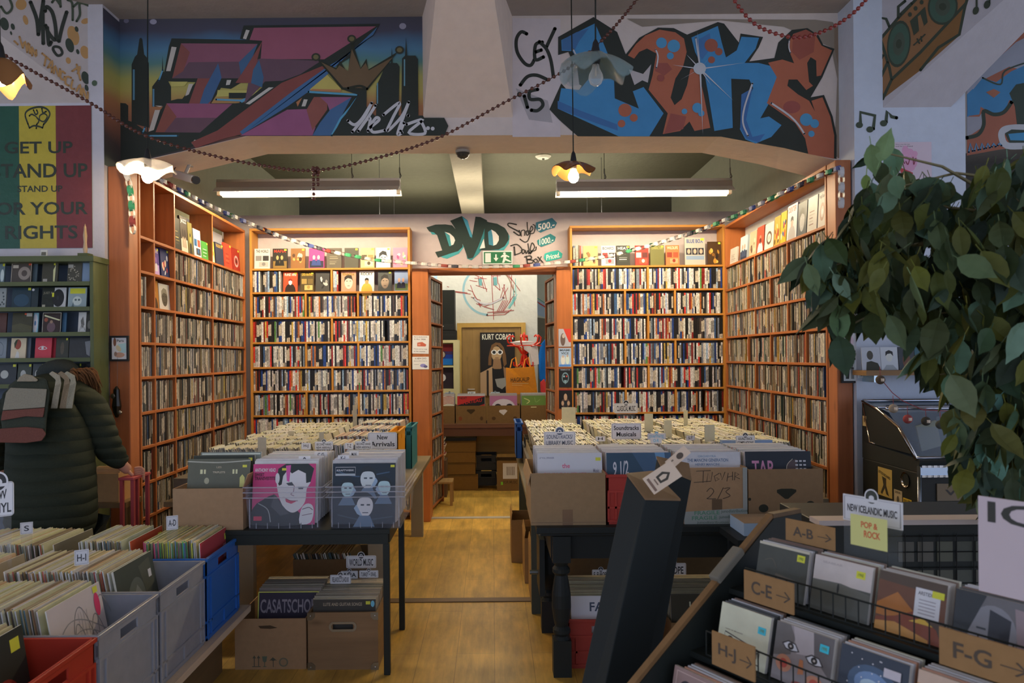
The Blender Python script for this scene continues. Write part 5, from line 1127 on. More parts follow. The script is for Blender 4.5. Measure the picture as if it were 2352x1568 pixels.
for i,y0 in enumerate((4.45,4.95,5.45,5.95)): 
    L_=['nearest','second','third','farthest'][i]
    carton('open box of new arrivals, %s in its row by the aisle'%L_,-1.055,-.672,y0-.02,y0+.34,.66,.86,col=km('7a664c'))
    lp_side(-1.025,-.70,y0,.668,.10,'sleeved record among the new arrivals, %s box by the aisle'%L_,'new arrivals in the %s box'%L_,cf=WM,pitch=.0075,tops=['c8b8a0','b89c88','d8ccb8','a08478','c0a890'])
crate('yellow plastic crate standing on edge by the aisle beside the new arrivals',-.662,-.607,4.75,5.12,.6605,1.03,(.78,.34,.015),'satin',hole=(.03,.03,.05),ribs=False)
crate('turquoise plastic crate behind the yellow one by the left doorway post',-.662,-.612,5.6,6.0,.6605,.98,(.03,.20,.24),'satin',hole=(.03,.03,.05),ribs=False)
sign(845,993,912,1031,4.42,['New','Arrivals'],'large white sign reading New Arrivals over the left tables',tab=False,fill=.82)
sign(723,1014,765,1032,4.12,['SECOND HAND','NEW ARRIVALS'],'small sign reading SECOND HAND NEW ARRIVALS, left of two',stick=.12)
sign(815,1013,855,1031,4.12,['SECOND HAND','NEW ARRIVALS'],'small sign reading SECOND HAND NEW ARRIVALS, right of two',stick=.12)
sign(692,1017,714,1032,4.1,['H-J'],'small divider sign reading H-J on the left tables',tab=False,stick=.12)
sign(792,1017,812,1031,4.11,['T-Z'],'small divider sign reading T-Z on the left tables',tab=False,stick=.12)
sign(686,1047,713,1061,3.66,['A'],'white divider tab reading A in the left clear tub',tab=False,border=False)
sign(722,1037,752,1051,3.8,['C G'],'white divider tabs reading C and G in the left clear tub',tab=False,border=False)
sign(776,1045,802,1058,3.66,['K-L'],'white divider tab reading K-L in the right clear tub',tab=False,border=False)
sign(802,1036,824,1051,3.8,['M-N'],'white divider tab reading M-N in the right clear tub',tab=False,border=False)
for (x0,y0,x1,y1,Y,lab) in ((592,1004,612,1050,4.46,'tan cardboard divider sheet standing upright at the front of the left trays'),(662,990,675,1010,5.2,'small tan divider card in the second left tray'),(733,992,744,1016,4.8,'clear divider card between the left trays'),(810,930,820,968,5.9,'clear plastic divider strip rising at the back of the left trays')):
    a=P(x0,y0,Y);b=P(x1,y1,Y); m=MB(); m.box(a.x,b.x,Y,Y+.002,b.z-.05,a.z,km('9a8a70'),'card'); make('divider_sheet',m,label=lab,cat='divider')
# under the left table
bz=P(600,1412,3.55).z
carton('cardboard box of records on the floor under the black table, with printed shipping marks',P(543,1500,3.6).x,P(706,1500,3.6).x,3.58,3.98,0,.245,art=lambda A:(
  [A.stroke([(x,.94),(x,.76)],.012,'3a3a34',smooth=0) for x in (.27,.33)],[A.poly([(x-.025,.78),(x,.72),(x+.025,.78)],'3a3a34') for x in (.27,.33)],A.rect(.24,.935,.36,.95,'3a3a34'),
  A.poly([(.38,.74),(.45,.74),(.44,.84),(.42,.86),(.42,.93),(.45,.95),(.38,.95),(.41,.93),(.41,.86),(.39,.84)],'3f473f'),A.poly([(.48,.83),(.53,.76),(.59,.83),(.56,.82),(.535,.84),(.51,.82)],'3a3a34'),A.stroke([(.535,.82),(.535,.95)],.01,'3a3a34',smooth=0),
  A.ell(.68,.86,.065,.09,'4a4a42'),A.ell(.68,.86,.045,.065,'665544'),A.poly([(.33,.14),(.5,.13),(.6,.18),(.5,.2),(.36,.19)],'33291f')))
xk=P(655,1400,3.65).x
lpf(xk,3.68,.03,'23202c',lambda A:(A.text('CASATSCHOK',.04,.12,.97,.34,'5a5660'),A.rect(0,0,1,.015,'8a8a40'),A.rect(0,0,.015,1,'8a8a40')),'dark violet record sleeve reading CASATSCHOK in the box under the table',lean=.12)
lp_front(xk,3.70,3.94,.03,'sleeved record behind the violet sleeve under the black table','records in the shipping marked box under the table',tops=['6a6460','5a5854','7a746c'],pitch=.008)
t=thing('wooden_crate','pale wooden box with metal corners and slot handle under the black table','crate',V(-.83,3.8,0))
wx0,wx1=P(711,1500,3.6).x,P(871,1500,3.6).x; WC=kc('5e4c3a')
m=MB(); hz=.275
m.box(wx0,wx1,3.57,3.58,0,hz-.085,WC,'wood_x');m.box(wx0,wx0+.12,3.57,3.58,hz-.085,hz-.05,WC,'wood_x');m.box(wx1-.12,wx1,3.57,3.58,hz-.085,hz-.05,WC,'wood_x');m.box(wx0,wx1,3.57,3.58,hz-.05,hz,WC,'wood_x')
m.box(wx0,wx1,3.97,3.98,0,hz,WC,'wood_x');m.box(wx0,wx0+.01,3.58,3.97,0,hz,WC,'wood_y');m.box(wx1-.01,wx1,3.58,3.97,0,hz,WC,'wood_y');m.box(wx0+.01,wx1-.01,3.58,3.97,0,.01,WC,'wood_y'); make('box_body',m,t)
m=MB(); cx_=(wx0+wx1)/2; zc=hz-.067; pr=[];pi_=[]
for k in range(24):
    a=2*math.pi*k/24; ex=.045*(1 if math.cos(a)>0 else -1); pr.append((cx_+ex+.022*math.cos(a),zc+.024*math.sin(a))); pi_.append((cx_+ex+.011*math.cos(a),zc+.0125*math.sin(a)))
m.add([V(x,3.566,z) for x,z in pr]+[V(x,3.566,z) for x,z in pi_],[(k,(k+1)%24,24+(k+1)%24,24+k) for k in range(24)],kc('6a6c6c'),'metal'); make('handle_plate',m,t)
for (x,z,sx,sz) in ((wx0,0,1,1),(wx1,0,-1,1),(wx0,hz,1,-1),(wx1,hz,-1,-1)):
    m=MB(); m.prism([V(x-.002*sx,3.566,z),V(x+.035*sx,3.566,z),V(x+.035*sx,3.566,z+.02*sz),V(x+.02*sx,3.566,z+.035*sz),V(x-.002*sx,3.566,z+.035*sz)],[V(x-.002*sx,3.569,z),V(x+.035*sx,3.569,z),V(x+.035*sx,3.569,z+.02*sz),V(x+.02*sx,3.569,z+.035*sz),V(x-.002*sx,3.569,z+.035*sz)],kc('5c5c5a'),'metal'); m.ball(V(x+.014*sx,3.565,z+.014*sz),.003,(.6,.6,.6),'metal',6,4); make('metal_corner',m,t)
lpf(cx_,3.60,.012,'2a2826',lambda A:(A.text('LUTE AND GUITAR SONGS',.16,.05,.78,.1,'6a6258'),A.rect(.84,.03,.91,.08,'b0bc30'),A.ell(.95,.07,.03,.05,'4a7aa0')),'black record sleeve reading LUTE AND GUITAR SONGS in the wooden box',lean=.05,ht=.312)
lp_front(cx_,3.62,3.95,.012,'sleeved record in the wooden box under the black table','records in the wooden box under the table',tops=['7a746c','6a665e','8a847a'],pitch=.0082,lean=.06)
sign(795,1276,864,1304,4.0,['WORLD MUSIC'],'white sign reading WORLD MUSIC under the black table',bg='8a8e96',stick=.2)
sign(758,1320,806,1340,3.75,['IRELAND/SCOTLAND/UK'],'small sign reading IRELAND SCOTLAND UK in the wooden box',bg='8a8e96',stick=.08)
sign(783,1311,822,1328,3.88,['ASIA'],'small sign reading ASIA under the black table',bg='868a92',stick=.08)
sign(825,1310,869,1326,3.88,['TURKEY + ISRAEL'],'small sign reading TURKEY and ISRAEL under the black table',bg='868a92',stick=.08)
# records piled in a box further under, and a dark carton
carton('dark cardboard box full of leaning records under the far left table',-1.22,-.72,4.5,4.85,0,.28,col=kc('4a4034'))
lp_side(-1.14,-.78,4.53,.006,.28,'sleeved record leaning in the dark box under the far left table','records in the dark box under the far left table',tops=['6a6250','5a5448','7a7058'],pitch=.009)

# ---- right table group
t=thing('turned_leg_table','old black table with turned legs right of the aisle','table',V(.9,3.8,0))
RZ=.705; BW=(.022,.027,.025)
m=MB(); m.box(.20,1.70,3.44,4.14,RZ-.03,RZ,BW,'satin'); m.box(.22,1.68,3.46,4.12,RZ-.045,RZ-.0305,BW,'satin'); make('tabletop',m,t,bevel=.004)
m=MB(); m.box(.27,1.63,3.50,3.52,RZ-.16,RZ-.046,BW,'satin'); m.box(.27,1.63,4.06,4.08,RZ-.16,RZ-.046,BW,'satin'); m.box(.27,.29,3.521,4.059,RZ-.16,RZ-.046,BW,'satin'); make('apron',m,t)
for (x,y) in ((.318,3.50),(.30,4.06),(1.6,3.50),(1.6,4.06)):
    m=MB(); s=.042
    m.box(x-s,x+s,y-s,y+s,RZ-.17,RZ-.0465,BW,'satin'); m.box(x-s,x+s,y-s,y+s,0,.17,BW,'satin')
    m.lathe([(.04,.17),(.03,.185),(.042,.20),(.042,.215),(.03,.23),(.038,.26),(.046,.32),(.045,.38),(.036,.44),(.03,.47),(.042,.485),(.042,.50),(.03,.515),(.04,.535)],V(x,y,0),BW,'satin',18); make('leg',m,t)
m=MB(); m.tube([V(.24,3.92,.36),V(.19,3.92,.36)],.012,kc('3a3e3c'),'gloss',10); m.box(.235,.262,3.80,4.04,.27,.56,BW,'satin'); make('side_handle_board',m,t)
def rlabel(xc): pass
def cb(x0,x1,h,lab,art=None,col=None,**k): return carton(lab,x0,x1,3.49,4.0,RZ,RZ+h,art=art,col=col,**k)
g1=cb(.178,.53,.245,'plain brown cardboard box at the left end of the right table',art=lambda A:(A.rect(.42,.7,.56,1,'5c4a3c'),A.rect(0,.94,1,.955,'5c4c40')),flaps=[('L',.06,2.9)])
def ingv(A):
    A.lines([[(.2,.06),(.42,.05)],[(.31,.06),(.30,.26)],[(.16,.26),(.42,.24)]],.012,'3a3430',smooth=0); A.lines([[(.36,.25),(.38,.1),(.43,.24),(.45,.08)],[(.56,.1),(.48,.15),(.5,.24),(.56,.2),(.52,.18)],[(.58,.1),(.6,.22),(.65,.08)],[(.68,.24),(.7,.1)],[(.77,.22),(.77,.08)],[(.69,.17),(.77,.15)],[(.8,.22),(.81,.08),(.87,.12),(.81,.16),(.88,.2)]],.011,'3a3430',smooth=0)
    A.lines([[(.36,.42),(.42,.36),(.47,.42),(.4,.52),(.36,.55),(.5,.55)],[(.53,.56),(.62,.36)],[(.64,.37),(.73,.36),(.66,.43),(.73,.5),(.62,.55)]],.012,'3a3430',smooth=3)
    A.rect(.44,.56,.6,.8,'4c3e32'); A.poly([(0,.78),(1,.72),(1,1),(0,1)],'70767a')
    A.text('FRAGILE',.16,.77,.56,.84,'44685a',skew=-.03); A.text('junodistribution',.58,.75,1,.82,'4a5654',skew=-.03); A.text('FRAGILE',.12,.86,.52,.93,'44685a',skew=-.03); A.text('junodistribution',.55,.85,1,.92,'4a5654',skew=-.03); A.text('junodistribution',.2,.95,.7,1.0,'4a5654')
    A.rect(.93,.0,1,.72,'70767a')
cb(.90,1.198,.265,'cardboard box with 2/3 handwritten and green FRAGILE tape on the right table',art=ingv,col=kc('7a6450'))
m=MB()
def ban(A):
    A.poly([(.38,.38),(.44,.36),(.58,.36),(.64,.38),(.64,.42),(.53,.55),(.49,.55),(.38,.43)],'23241f',smooth=0); A.ell(.2,.72,.065,.075,'23241f'); A.ell(.83,.68,.065,.09,'23241f'); A.ell(.015,.55,.02,.03,'23241f')
cb(1.204,1.556,.255,'brown banana style cardboard box with a triangular hand hole on the right table',art=ban,col=kc('675442'))
crate('red plastic crate between the cardboard boxes on the right table',.54,.885,3.5,4.0,RZ,RZ+.235,kc('782a26'),'satin')
LPZ=RZ+.008
lpf(.372,3.545,LPZ+.01,'b0b0c0',lambda A:(A.text('the',.38,.16,.5,.23,'9c3c54'),A.text('PINK PANTHER',.1,.3,.78,.4,'a8506a'),A.text('LP VOL SPINNER',.03,.06,.26,.085,'5a5a6a'),A.rect(.9,.07,.98,.12,'b8c830'),A.text('Music',.86,.24,.95,.3,'5a5a6a')),'pale lilac record sleeve in the plain box at the left of the right table',ht=.312,w=.312)
lpf(.705,3.54,LPZ+.01,'243444',lambda A:(A.text('9 1/2',.1,.14,.34,.36,'b8bcc4',skew=-.1),A.text('Weeks',.1,.42,.5,.54,'b8bcc4'),A.poly([(.4,0),(1,0),(1,.6),(.7,.5)],'2c3e54'),A.poly([(.75,0),(.9,0),(.95,.5),(.85,.5)],'44607e')),'dark blue record sleeve with large white brush lettering in the red crate',ht=.312,w=.312)
lpf(1.05,3.54,LPZ+.01,'8a9ab4',lambda A:(A.text('THE MANCINI GENERATION',.12,.1,.8,.15,'3a4a64'),A.text('HENRY MANCINI',.25,.17,.65,.21,'4a5a74'),A.text('ORCHESTRA',.3,.05,.6,.08,'5a6a80')),'pale blue record sleeve of orchestra music in the FRAGILE taped box',ht=.312,w=.29,mat='wrap')
lpf(1.38,3.545,LPZ+.01,'20242c',lambda A:(A.text('TAP',.1,.14,.42,.38,'9a5c78'),A.poly([(.6,.45),(.62,.25),(.68,.15),(.78,.12),(.8,.3),(.74,.5)],'3c3438'),A.stroke([(.62,.4),(.63,.22),(.72,.12)],.008,'8a8078'),[A.rect(.76+.06*(i%3),.14+.06*(i//3),.8+.06*(i%3),.165+.06*(i//3),'8a8e9a') for i in range(9)]),'black record sleeve with neon pink TAP lettering in the banana box',ht=.312,w=.318)
for xc,nmx in ((.372,'plain cardboard box'),(.705,'red crate'),(1.05,'FRAGILE taped box'),(1.38,'banana box')):
    lp_front(xc,3.575,3.96,LPZ,'sleeved record packed in the %s on the right table'%nmx,'records in the %s on the right table'%nmx,tops=CL+['9aa4b4'],cf=kf,pitch=.0088,w=.31,lean=.1)
t=thing('display_table','long table beyond the turned leg table, loaded with trays of singles','table',V(1.0,5.3,0))
m=MB(); m.box(.2,1.95,4.3,6.35,.63,.66,kc('4a4438'),'wood_y'); make('tabletop',m,t)
for x,y in ((.26,4.32),(1.85,4.32),(.26,6.25),(1.85,6.25)):
    m=MB(); m.box(x-.04,x+.04,y,y+.06,0,.629,kc('2e3330'),'satin'); make('leg',m,t)
m=MB(); m.box(.24,1.93,4.5,6.3,.661,ZS-.001,km('4a3e30'),'wood_y'); make('table_riser',m,label='dark wooden riser under the trays on the long right table',cat='riser')
on=NTH
for i,y0 in enumerate([4.52+.222*k for k in range(8)]):
    for j,(x0,x1) in enumerate(((.27,.71),(.76,1.28),(1.33,1.86))):
        tray(x0,x1,y0,ZS,'%s in the %s column of the right table'%(on[i],['left','middle','right'][j]),lean=.2+R.uniform(-.06,.1),lab2='cream sleeved single, tray ',zj=.008,h=.06)
lp_front(.62,4.10,4.28,RZ-.04,'sleeved record standing between the right tables','records between the right tables',tops=CL,cf=kf,pitch=.009)
crate('blue plastic crate at the far aisle end of the right tables',.185,.235,5.85,6.25,.70,.98,km('1c3c68'),'satin',hole=(.03,.03,.05),ribs=False)
sign(1249,991,1322,1025,4.05,['SOUNDTRACKS/','LIBRARY MUSIC'],'blue bordered sign reading SOUNDTRACKS LIBRARY MUSIC',bg='a8b4d0',fg='2c3444',stick=.1)
sign(1404,972,1473,1008,4.3,['Soundtracks','Musicals'],'white sign reading Soundtracks Musicals',tab=False,stick=.14)
sign(1411,926,1465,948,5.6,['CLASSICAL MUSIC'],'white sign reading CLASSICAL MUSIC over the far right trays',stick=.12,E=WM)
sign(1487,995,1529,1009,4.2,['SOUNDTRACKS'],'small pale blue sign reading SOUNDTRACKS',bg='98aed0',fg='3a6a98',stick=.1)
sign(1494,1005,1520,1018,4.0,['O-R'],'small pale blue tab reading O-R',tab=False,bg='98b0cc',fg='3a6a8c',border=False)
sign(1368,1002,1390,1013,4.25,['H'],'small white tab reading H on the right tables',tab=False,border=False)
sign(1379,1020,1406,1033,3.95,['A-C'],'white tab reading A-C behind the dark blue sleeve',tab=False,border=False)
sign(1402,1018,1420,1029,4.0,['F G'],'white tab reading G beside the A-C tab',tab=False,border=False)
sign(1541,1020,1566,1034,3.95,['L-N'],'white tab reading L-N on the right table',tab=False,border=False)
sign(1551,1034,1578,1053,3.9,[],'bright pink blank card under the L-N tab',tab=False,border=False,bg='b83a7a')
sign(1576,1000,1596,1011,4.3,['S-T'],'grey tab reading S-T on the far right trays',tab=False,bg='9a9488',stick=.08)
sign(1690,1000,1734,1021,4.1,['SOUNDTRACK','COMPILATIONS'],'pale sign reading SOUNDTRACK COMPILATIONS at the right',stick=.1,bg='a4b0c8')
sign(1709,1039,1738,1052,3.85,['S-T'],'white tab reading S-T above the neon pink lettered sleeve',tab=False,border=False)
m=MB(); a=P(1655,1030,4.15); m.box(a.x,a.x+.28,4.12,4.16,RZ+.02,RZ+.32,kc('5a7098'),'wrap'); make('vinyl_record',m,label='blue plastic wrapped record set standing behind the right end boxes',cat='record')
for (x0,y0,x1,y1,Y,lab) in ((1618,975,1642,1030,4.6,'tall clear divider sheet among the right trays'),(1570,942,1580,975,5.6,'cream divider card in the far right trays'),(1480,950,1500,985,5.2,'cream divider card in the middle right trays'),(1525,965,1543,985,4.8,'cream divider card marked A in the near right trays'),(1290,935,1322,953,5.7,'grey translucent divider over the far left column of the right table')):
    a=P(x0,y0,Y);b=P(x1,y1,Y); m=MB(); m.box(a.x,b.x,Y,Y+.002,b.z-.06,a.z,WM('b0a484'),'card'); make('divider_sheet',m,label=lab,cat='divider')
# the light blue box set on the right table edge
m=MB(); p0=[P(1688,1166,3.45),P(1692,1203,3.36)]
m.box(1.10,1.395,3.25,3.44,RZ+.0,RZ+.055,kc('7a8ca4'),'satin'); A=Art(m,uvplane(V(1.10,3.25,RZ+.055),V(.295,0,0),V(0,0,-.055),V(0,-1,0)),mat='satin'); A.text('SÁLIN',.5,.08,.7,.8,'a8b4c8')
m.box(1.102,1.393,3.252,3.438,RZ+.0551,RZ+.057,kc('7c6c5c'),'card'); make('box_set',m,label='flat light blue boxed set lying before the banana box',cat='box')
m=MB(); m.box(1.05,1.45,3.18,3.44,RZ-.03,RZ-.001,BW,'satin'); m.box(1.08,1.11,3.2,3.23,0,RZ-.0305,BW,'satin'); m.box(1.39,1.42,3.2,3.23,0,RZ-.0305,BW,'satin'); m.box(1.08,1.11,3.39,3.42,0,RZ-.0305,BW,'satin'); m.box(1.39,1.42,3.39,3.42,0,RZ-.0305,BW,'satin'); make('side_table',m,label='small black side table carrying the light blue boxed set',cat='table')
# floor boxes at the aisle under the right table
for (x0,x1,y0,y1,h,lab) in ((.13,.35,5.4,5.75,.31,'farthest of three open cardboard boxes on the floor by the right aisle edge'),(.205,.43,4.9,5.25,.30,'middle of three open cardboard boxes on the floor by the right aisle edge'),(.225,.46,4.48,4.8,.32,'nearest of three open cardboard boxes on the floor by the right aisle edge')):
    carton(lab,x0,x1,y0,y1,0,h,col=kc('6a563c'),flaps=[('L',.05,-.15)])
m=MB(); m.obox(V(.33,5.0,.2),V(.004,0,0),V(0,.2,0),V(.06,0,.3),kc('9a9080'),'satin'); make('vinyl_record',m,label='pale sleeve leaning in the middle floor box by the aisle',cat='record')
# under right table
crate('red plastic crate of records on the floor under the right table',.355,.70,3.56,4.0,0,.235,kc('6e2a26'),'satin')
lpf(.53,3.60,.02,'8c8c98',lambda A:A.text('FABRIK',.3,.1,.95,.24,'2c3444'),'pale record sleeve reading FAB in the red crate under the right table')
lp_front(.53,3.63,3.97,.012,'sleeved record in the red crate under the right table','records in the red crate under the right table',tops=['8a8270','7a7464','969080'],pitch=.0085)
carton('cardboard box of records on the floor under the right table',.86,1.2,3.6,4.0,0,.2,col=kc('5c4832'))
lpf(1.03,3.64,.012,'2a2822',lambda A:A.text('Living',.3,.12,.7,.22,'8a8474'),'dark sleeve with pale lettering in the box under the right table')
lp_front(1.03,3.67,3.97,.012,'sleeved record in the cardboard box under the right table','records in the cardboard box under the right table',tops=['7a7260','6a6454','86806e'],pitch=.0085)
sign(1311,1365,1360,1384,3.72,['GERMANY'],'sign reading GERMANY on the records under the right table',bg='8a8e96',stick=.06)
sign(1360,1308,1400,1328,4.0,['E. EUROPE'],'sign reading E. EUROPE under the right table, half hidden',bg='7a7e86',stick=.08)
sign(1536,1349,1585,1369,3.85,['ITALY'],'sign reading ITALY on the records under the right table',bg='8a8e96',stick=.06)
sign(1515,1293,1576,1323,4.05,['EUROPE'],'sign reading EUROPE under the right table, partly hidden',bg='8a8e96',stick=.1)
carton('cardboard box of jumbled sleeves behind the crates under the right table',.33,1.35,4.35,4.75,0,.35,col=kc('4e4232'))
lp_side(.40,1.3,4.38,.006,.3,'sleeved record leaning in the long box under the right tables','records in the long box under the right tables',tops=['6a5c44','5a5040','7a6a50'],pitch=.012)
# ================= BACK ROOM =================
m=MB(); xe=.612; m.box(-3.2,xe,9.9,9.98,0,3.1,(.62,.63,.60),'plaster'); struct('wall_back_room',m)
m=MB(); A=Art(m,yplane(9.898),zm(920,460,.1913),gain=kb)
A.poly([(400,910),(440,900),(440,1020),(470,1040),(460,1080),(400,1060)],'9ab4bc')
pts=[(850,860),(780,960),(755,1060),(765,1150),(800,1230),(860,1300),(940,1350),(1040,1375)]
A.stroke(pts,26,'7d9ea0'); A.stroke([(1235,860),(1300,940),(1340,1040),(1370,1100)],14,'8a7a60')
RD='8e3a34'; 
for s_ in ([(900,900),(1000,940)],[(890,935),(1030,940)],[(905,1020),(1040,1065)],[(930,910),(945,1030)],[(980,910),(1035,1095)],[(960,920),(1000,1060)],[(1090,905),(1200,905)],[(1160,880),(1170,1000)],[(1110,910),(1115,1020)],[(1180,1000),(1195,1080)],[(1130,1020),(1195,1080)],[(1090,860),(1118,1430)],[(560,1035),(580,1040)],[(650,1090),(800,1110)],[(650,1100),(840,1125)],[(830,960),(920,975)],
  [(840,1020),(880,1130),(940,1240),(960,1280)],[(810,1075),(860,1090),(960,1260)],[(850,1160),(960,1200),(940,1240)],[(910,1240),(1010,1275),(1250,1170)],[(960,1250),(1090,1230),(1240,1160)],[(1000,1275),(1120,1310)],[(1200,1170),(1250,1010)],[(1215,1180),(1290,1050)],[(1240,1010),(1270,1190)],[(1220,1050),(1260,1130)],[(1160,1330),(1230,1200)],[(1180,1330),(1250,1200)],[(1205,1330),(1270,1200)],[(1225,1330),(1290,1200)],[(1235,1330),(1365,1130)],[(1315,1220),(1335,900)],[(1300,900),(1435,1085)],[(1260,880),(1340,960)],[(1350,1010),(1370,1270)],[(1045,1345),(1360,1320)],[(1040,1380),(1250,1370),(1330,1310)],[(1120,1355),(1300,1340)]): A.stroke(s_,7,RD,smooth=0)
A.poly([(935,940),(975,940),(980,1020),(945,1020)],'5a8a84'); A.poly([(1112,925),(1155,920),(1160,1020),(1118,1020)],'5a8a84')
for s_ in ([(1380,940),(1385,1130)],[(1360,1060),(1350,1240)],[(1400,1130),(1300,1300)],[(1390,1170),(1310,1290)],[(1375,1150),(1290,1290)]): A.stroke(s_,6,'4aa098',smooth=0)
A.stroke([(880,1170),(960,1230),(1080,1240),(1230,1170)],18,'a8a4a2')
make('graffiti_mural',m,label='sketchy round smiling face drawn in red and teal on the back room wall',cat='mural')
m=MB(); A=Art(m,yplane(11.595),zm(920,460,.1913),gain=lambda h:alb(h,(.55,.62,.7)))
A.poly([(1600,860),(1820,860),(1820,1430),(1600,1400)],'8a9a9c'); A.poly([(1600,1180),(1800,1260),(1800,1420),(1650,1380)],'7a94b4')
for i in range(6): A.stroke([(1640+i*26,1215+i*16),(1680+i*26,1250+i*16)],9,'8a2c2c',smooth=0); A.stroke([(1645+i*26,1175+i*17),(1690+i*26,1205+i*17)],9,'3a8a8c',smooth=0)
A.stroke([(1645,1220),(1790,1310)],8,'8a2c2c',smooth=0)
make('graffiti_mural',m,label='fragment of a blue and red graffiti seen through the doorway at the right',cat='mural')
def bx_px(m,x0,y0,x1,y1,Y,d,col,mat='satin'):
    a=P(x0,y0,Y);b=P(x1,y1,Y); m.box(a.x,b.x,Y,Y+d,b.z,a.z,col,mat)
# door
m=MB(); OAK=kb('a8843e'); a=P(1050,742,9.88);b=P(1207,742,9.88); zt2=a.z
m.box(a.x,a.x+.06,9.85,9.899,0,zt2,OAK,'wood_z'); m.box(b.x-.06,b.x,9.85,9.899,0,zt2,OAK,'wood_z'); m.box(a.x+.06,b.x-.06,9.85,9.899,zt2-.06,zt2,OAK,'wood_x'); fr_=struct('door_2_frame',m)
m=MB(); m.box(a.x+.065,b.x-.065,9.87,9.897,0,zt2-.065,kb('8a6c3c'),'wood_z'); dd=struct('door_2',m)
m=MB(); c=P(1075,894,9.84); m.tube([c,c+V(.09,0,0)],.008,kb('8a8478'),'metal',8); m.tube([c,c+V(0,.03,0)],.01,kb('8a8478'),'metal',8); o=make('door_handle',m,dd)
def kurt(A):
    A.text('KURT COBAIN',.06,.025,.95,.115,'d8ccb0')
    A.ell(.47,.34,.15,.12,'a88a60',16); A.poly([(.28,.3),(.33,.2),(.45,.16),(.58,.17),(.68,.24),(.74,.36),(.76,.5),(.68,.55),(.64,.4),(.62,.26),(.5,.2),(.38,.24),(.33,.36),(.32,.52),(.23,.52),(.24,.4)],'6a4c2c')
    A.ell(.40,.315,.085,.04,'e0d8c8'); A.ell(.57,.315,.085,.04,'e0d8c8'); A.ell(.40,.315,.05,.026,'2a2c2c'); A.ell(.57,.315,.05,.026,'2a2c2c'); A.rect(.43,.4,.53,.41,'6a4034')
    A.poly([(.38,.42),(.58,.42),(.6,.5),(.62,.58),(.34,.58),(.37,.5)],'8a6a48'); A.poly([(0,.64),(.15,.6),(.34,.54),(.38,.62),(.42,1),(0,1)],'a88a66'); A.poly([(.34,.56),(.48,.6),(.66,.56),(.78,.62),(.8,1),(.36,1)],'1c1c1c'); A.poly([(.66,.54),(.8,.6),(.98,.66),(.98,1),(.74,1)],'8a6a4c')
    A.poly([(.42,.74),(.72,.72),(.74,.84),(.62,.9),(.48,.86)],'8a8a80'); A.rect(.18,.6,.24,1,'2a2420')
pinned(1103,763,1183,908,9.84,'1e1c1a',kurt,'dark poster of a long haired man in white sunglasses on the back room door','poster','poster',gain=kb)
# shelf unit with speaker
t=thing('shelf_unit','cream shelf unit with sleeves facing out beside the back room door','shelf',P(1020,905,9.3))
a=P(985,781,9.2);b=P(1054,781,9.2); CRE=kb('d0c48c'); m=MB()
m.box(b.x-.07,b.x,9.2,9.5,0,a.z,CRE,'satin'); m.box(a.x-.4,b.x-.07,9.2,9.5,a.z-.035,a.z,CRE,'satin'); zz=P(1000,840,9.2).z; m.box(a.x-.4,b.x-.07,9.2,9.5,zz-.02,zz,CRE,'satin'); zz3=P(1000,893,9.2).z; m.box(a.x-.4,b.x-.07,9.2,9.5,zz3-.06,zz3,CRE,'satin'); m.box(a.x-.4,b.x,9.5,9.52,0,a.z,CRE,'satin'); make('frame',m,t)
def sl(x0,y0,x1,y1,bg,artf,lab): pinned(x0,y0,x1,y1,9.25,bg,artf,lab,'record','vinyl_record',gain=kb,th=.004)
sl(993,790,1040,838,'1c3c8a',lambda A:(A.rect(0,0,1,.35,'6a1c1c'),A.rect(0,.35,1,.5,'3a2a50'),A.rect(0,.7,1,1,'1c6ab0'),A.ell(.47,.5,.19,.19,'3a2a30',24),A.ell(.47,.5,.15,.15,'a89c84',20)),'blue and red record sleeve with round centre, upper shelf of the cream unit')
sl(994,842,1041,892,'2e2428',lambda A:(A.ell(.47,.5,.17,.17,'c8c4b8',20),A.text('DJ',.05,.06,.22,.22,'6a6460')),'dark brown record sleeve with white round centre, lower shelf of the cream unit')
m=MB(); bx_px(m,991,666,1045,758,9.22,.25,(.03,.032,.03)); A=Art(m,yplane(9.219),zm(0,0,1),gain=kb,mat='satin'); A.rect(994,669,1042,744,'22251f'); A.rect(1012,748,1019,750,'b0b0a8'); A.rect(996,745,1040,745.6,'343630'); make('loudspeaker',m,label='tall black loudspeaker standing on the amplifier in the back room',cat='loudspeaker',bevel=.006)
m=MB(); bx_px(m,991,759,1048,780,9.2,.28,(.025,.027,.025)); A=Art(m,yplane(9.199),zm(0,0,1),gain=kb,mat='satin'); A.rect(994,775,998,777,'b0b8c0'); A.rect(992,768,1046,768.6,'3a3c38'); make('amplifier',m,label='flat black amplifier on the cream shelf unit under the loudspeaker',cat='amplifier')
# counter with record boxes
t=thing('counter','brown wooden counter across the back room carrying four boxes of records','counter',V(-.05,8.5,0)); BR=kb('6a4830')
m=MB(); m.box(-.95,.85,8.25,8.8,.715,.755,BR,'wood_x'); m.box(-.95,.85,8.27,8.29,.62,.714,mul(BR,.8),'wood_x'); make('countertop',m,t)
m=MB(); m.box(-.5,.72,8.8,8.82,.35,.62,kb('a8843e'),'wood_x'); make('back_panel',m,t)
for x in (-.92,.82):
    m=MB(); m.box(x-.03,x+.03,8.35,8.41,0,.62,BR,'wood_z'); make('leg',m,t)
YB=8.33
bxs=[(985,1045),(1046,1117),(1118,1195),(1196,1262)]
def hb(A): A.poly([(.38,.2),(.62,.2),(.64,.28),(.5,.48),(.36,.28)],'2c2418'); A.ell(.15,.72,.06,.12,'5a3420'); A.ell(.85,.72,.05,.11,'3a2c1c')
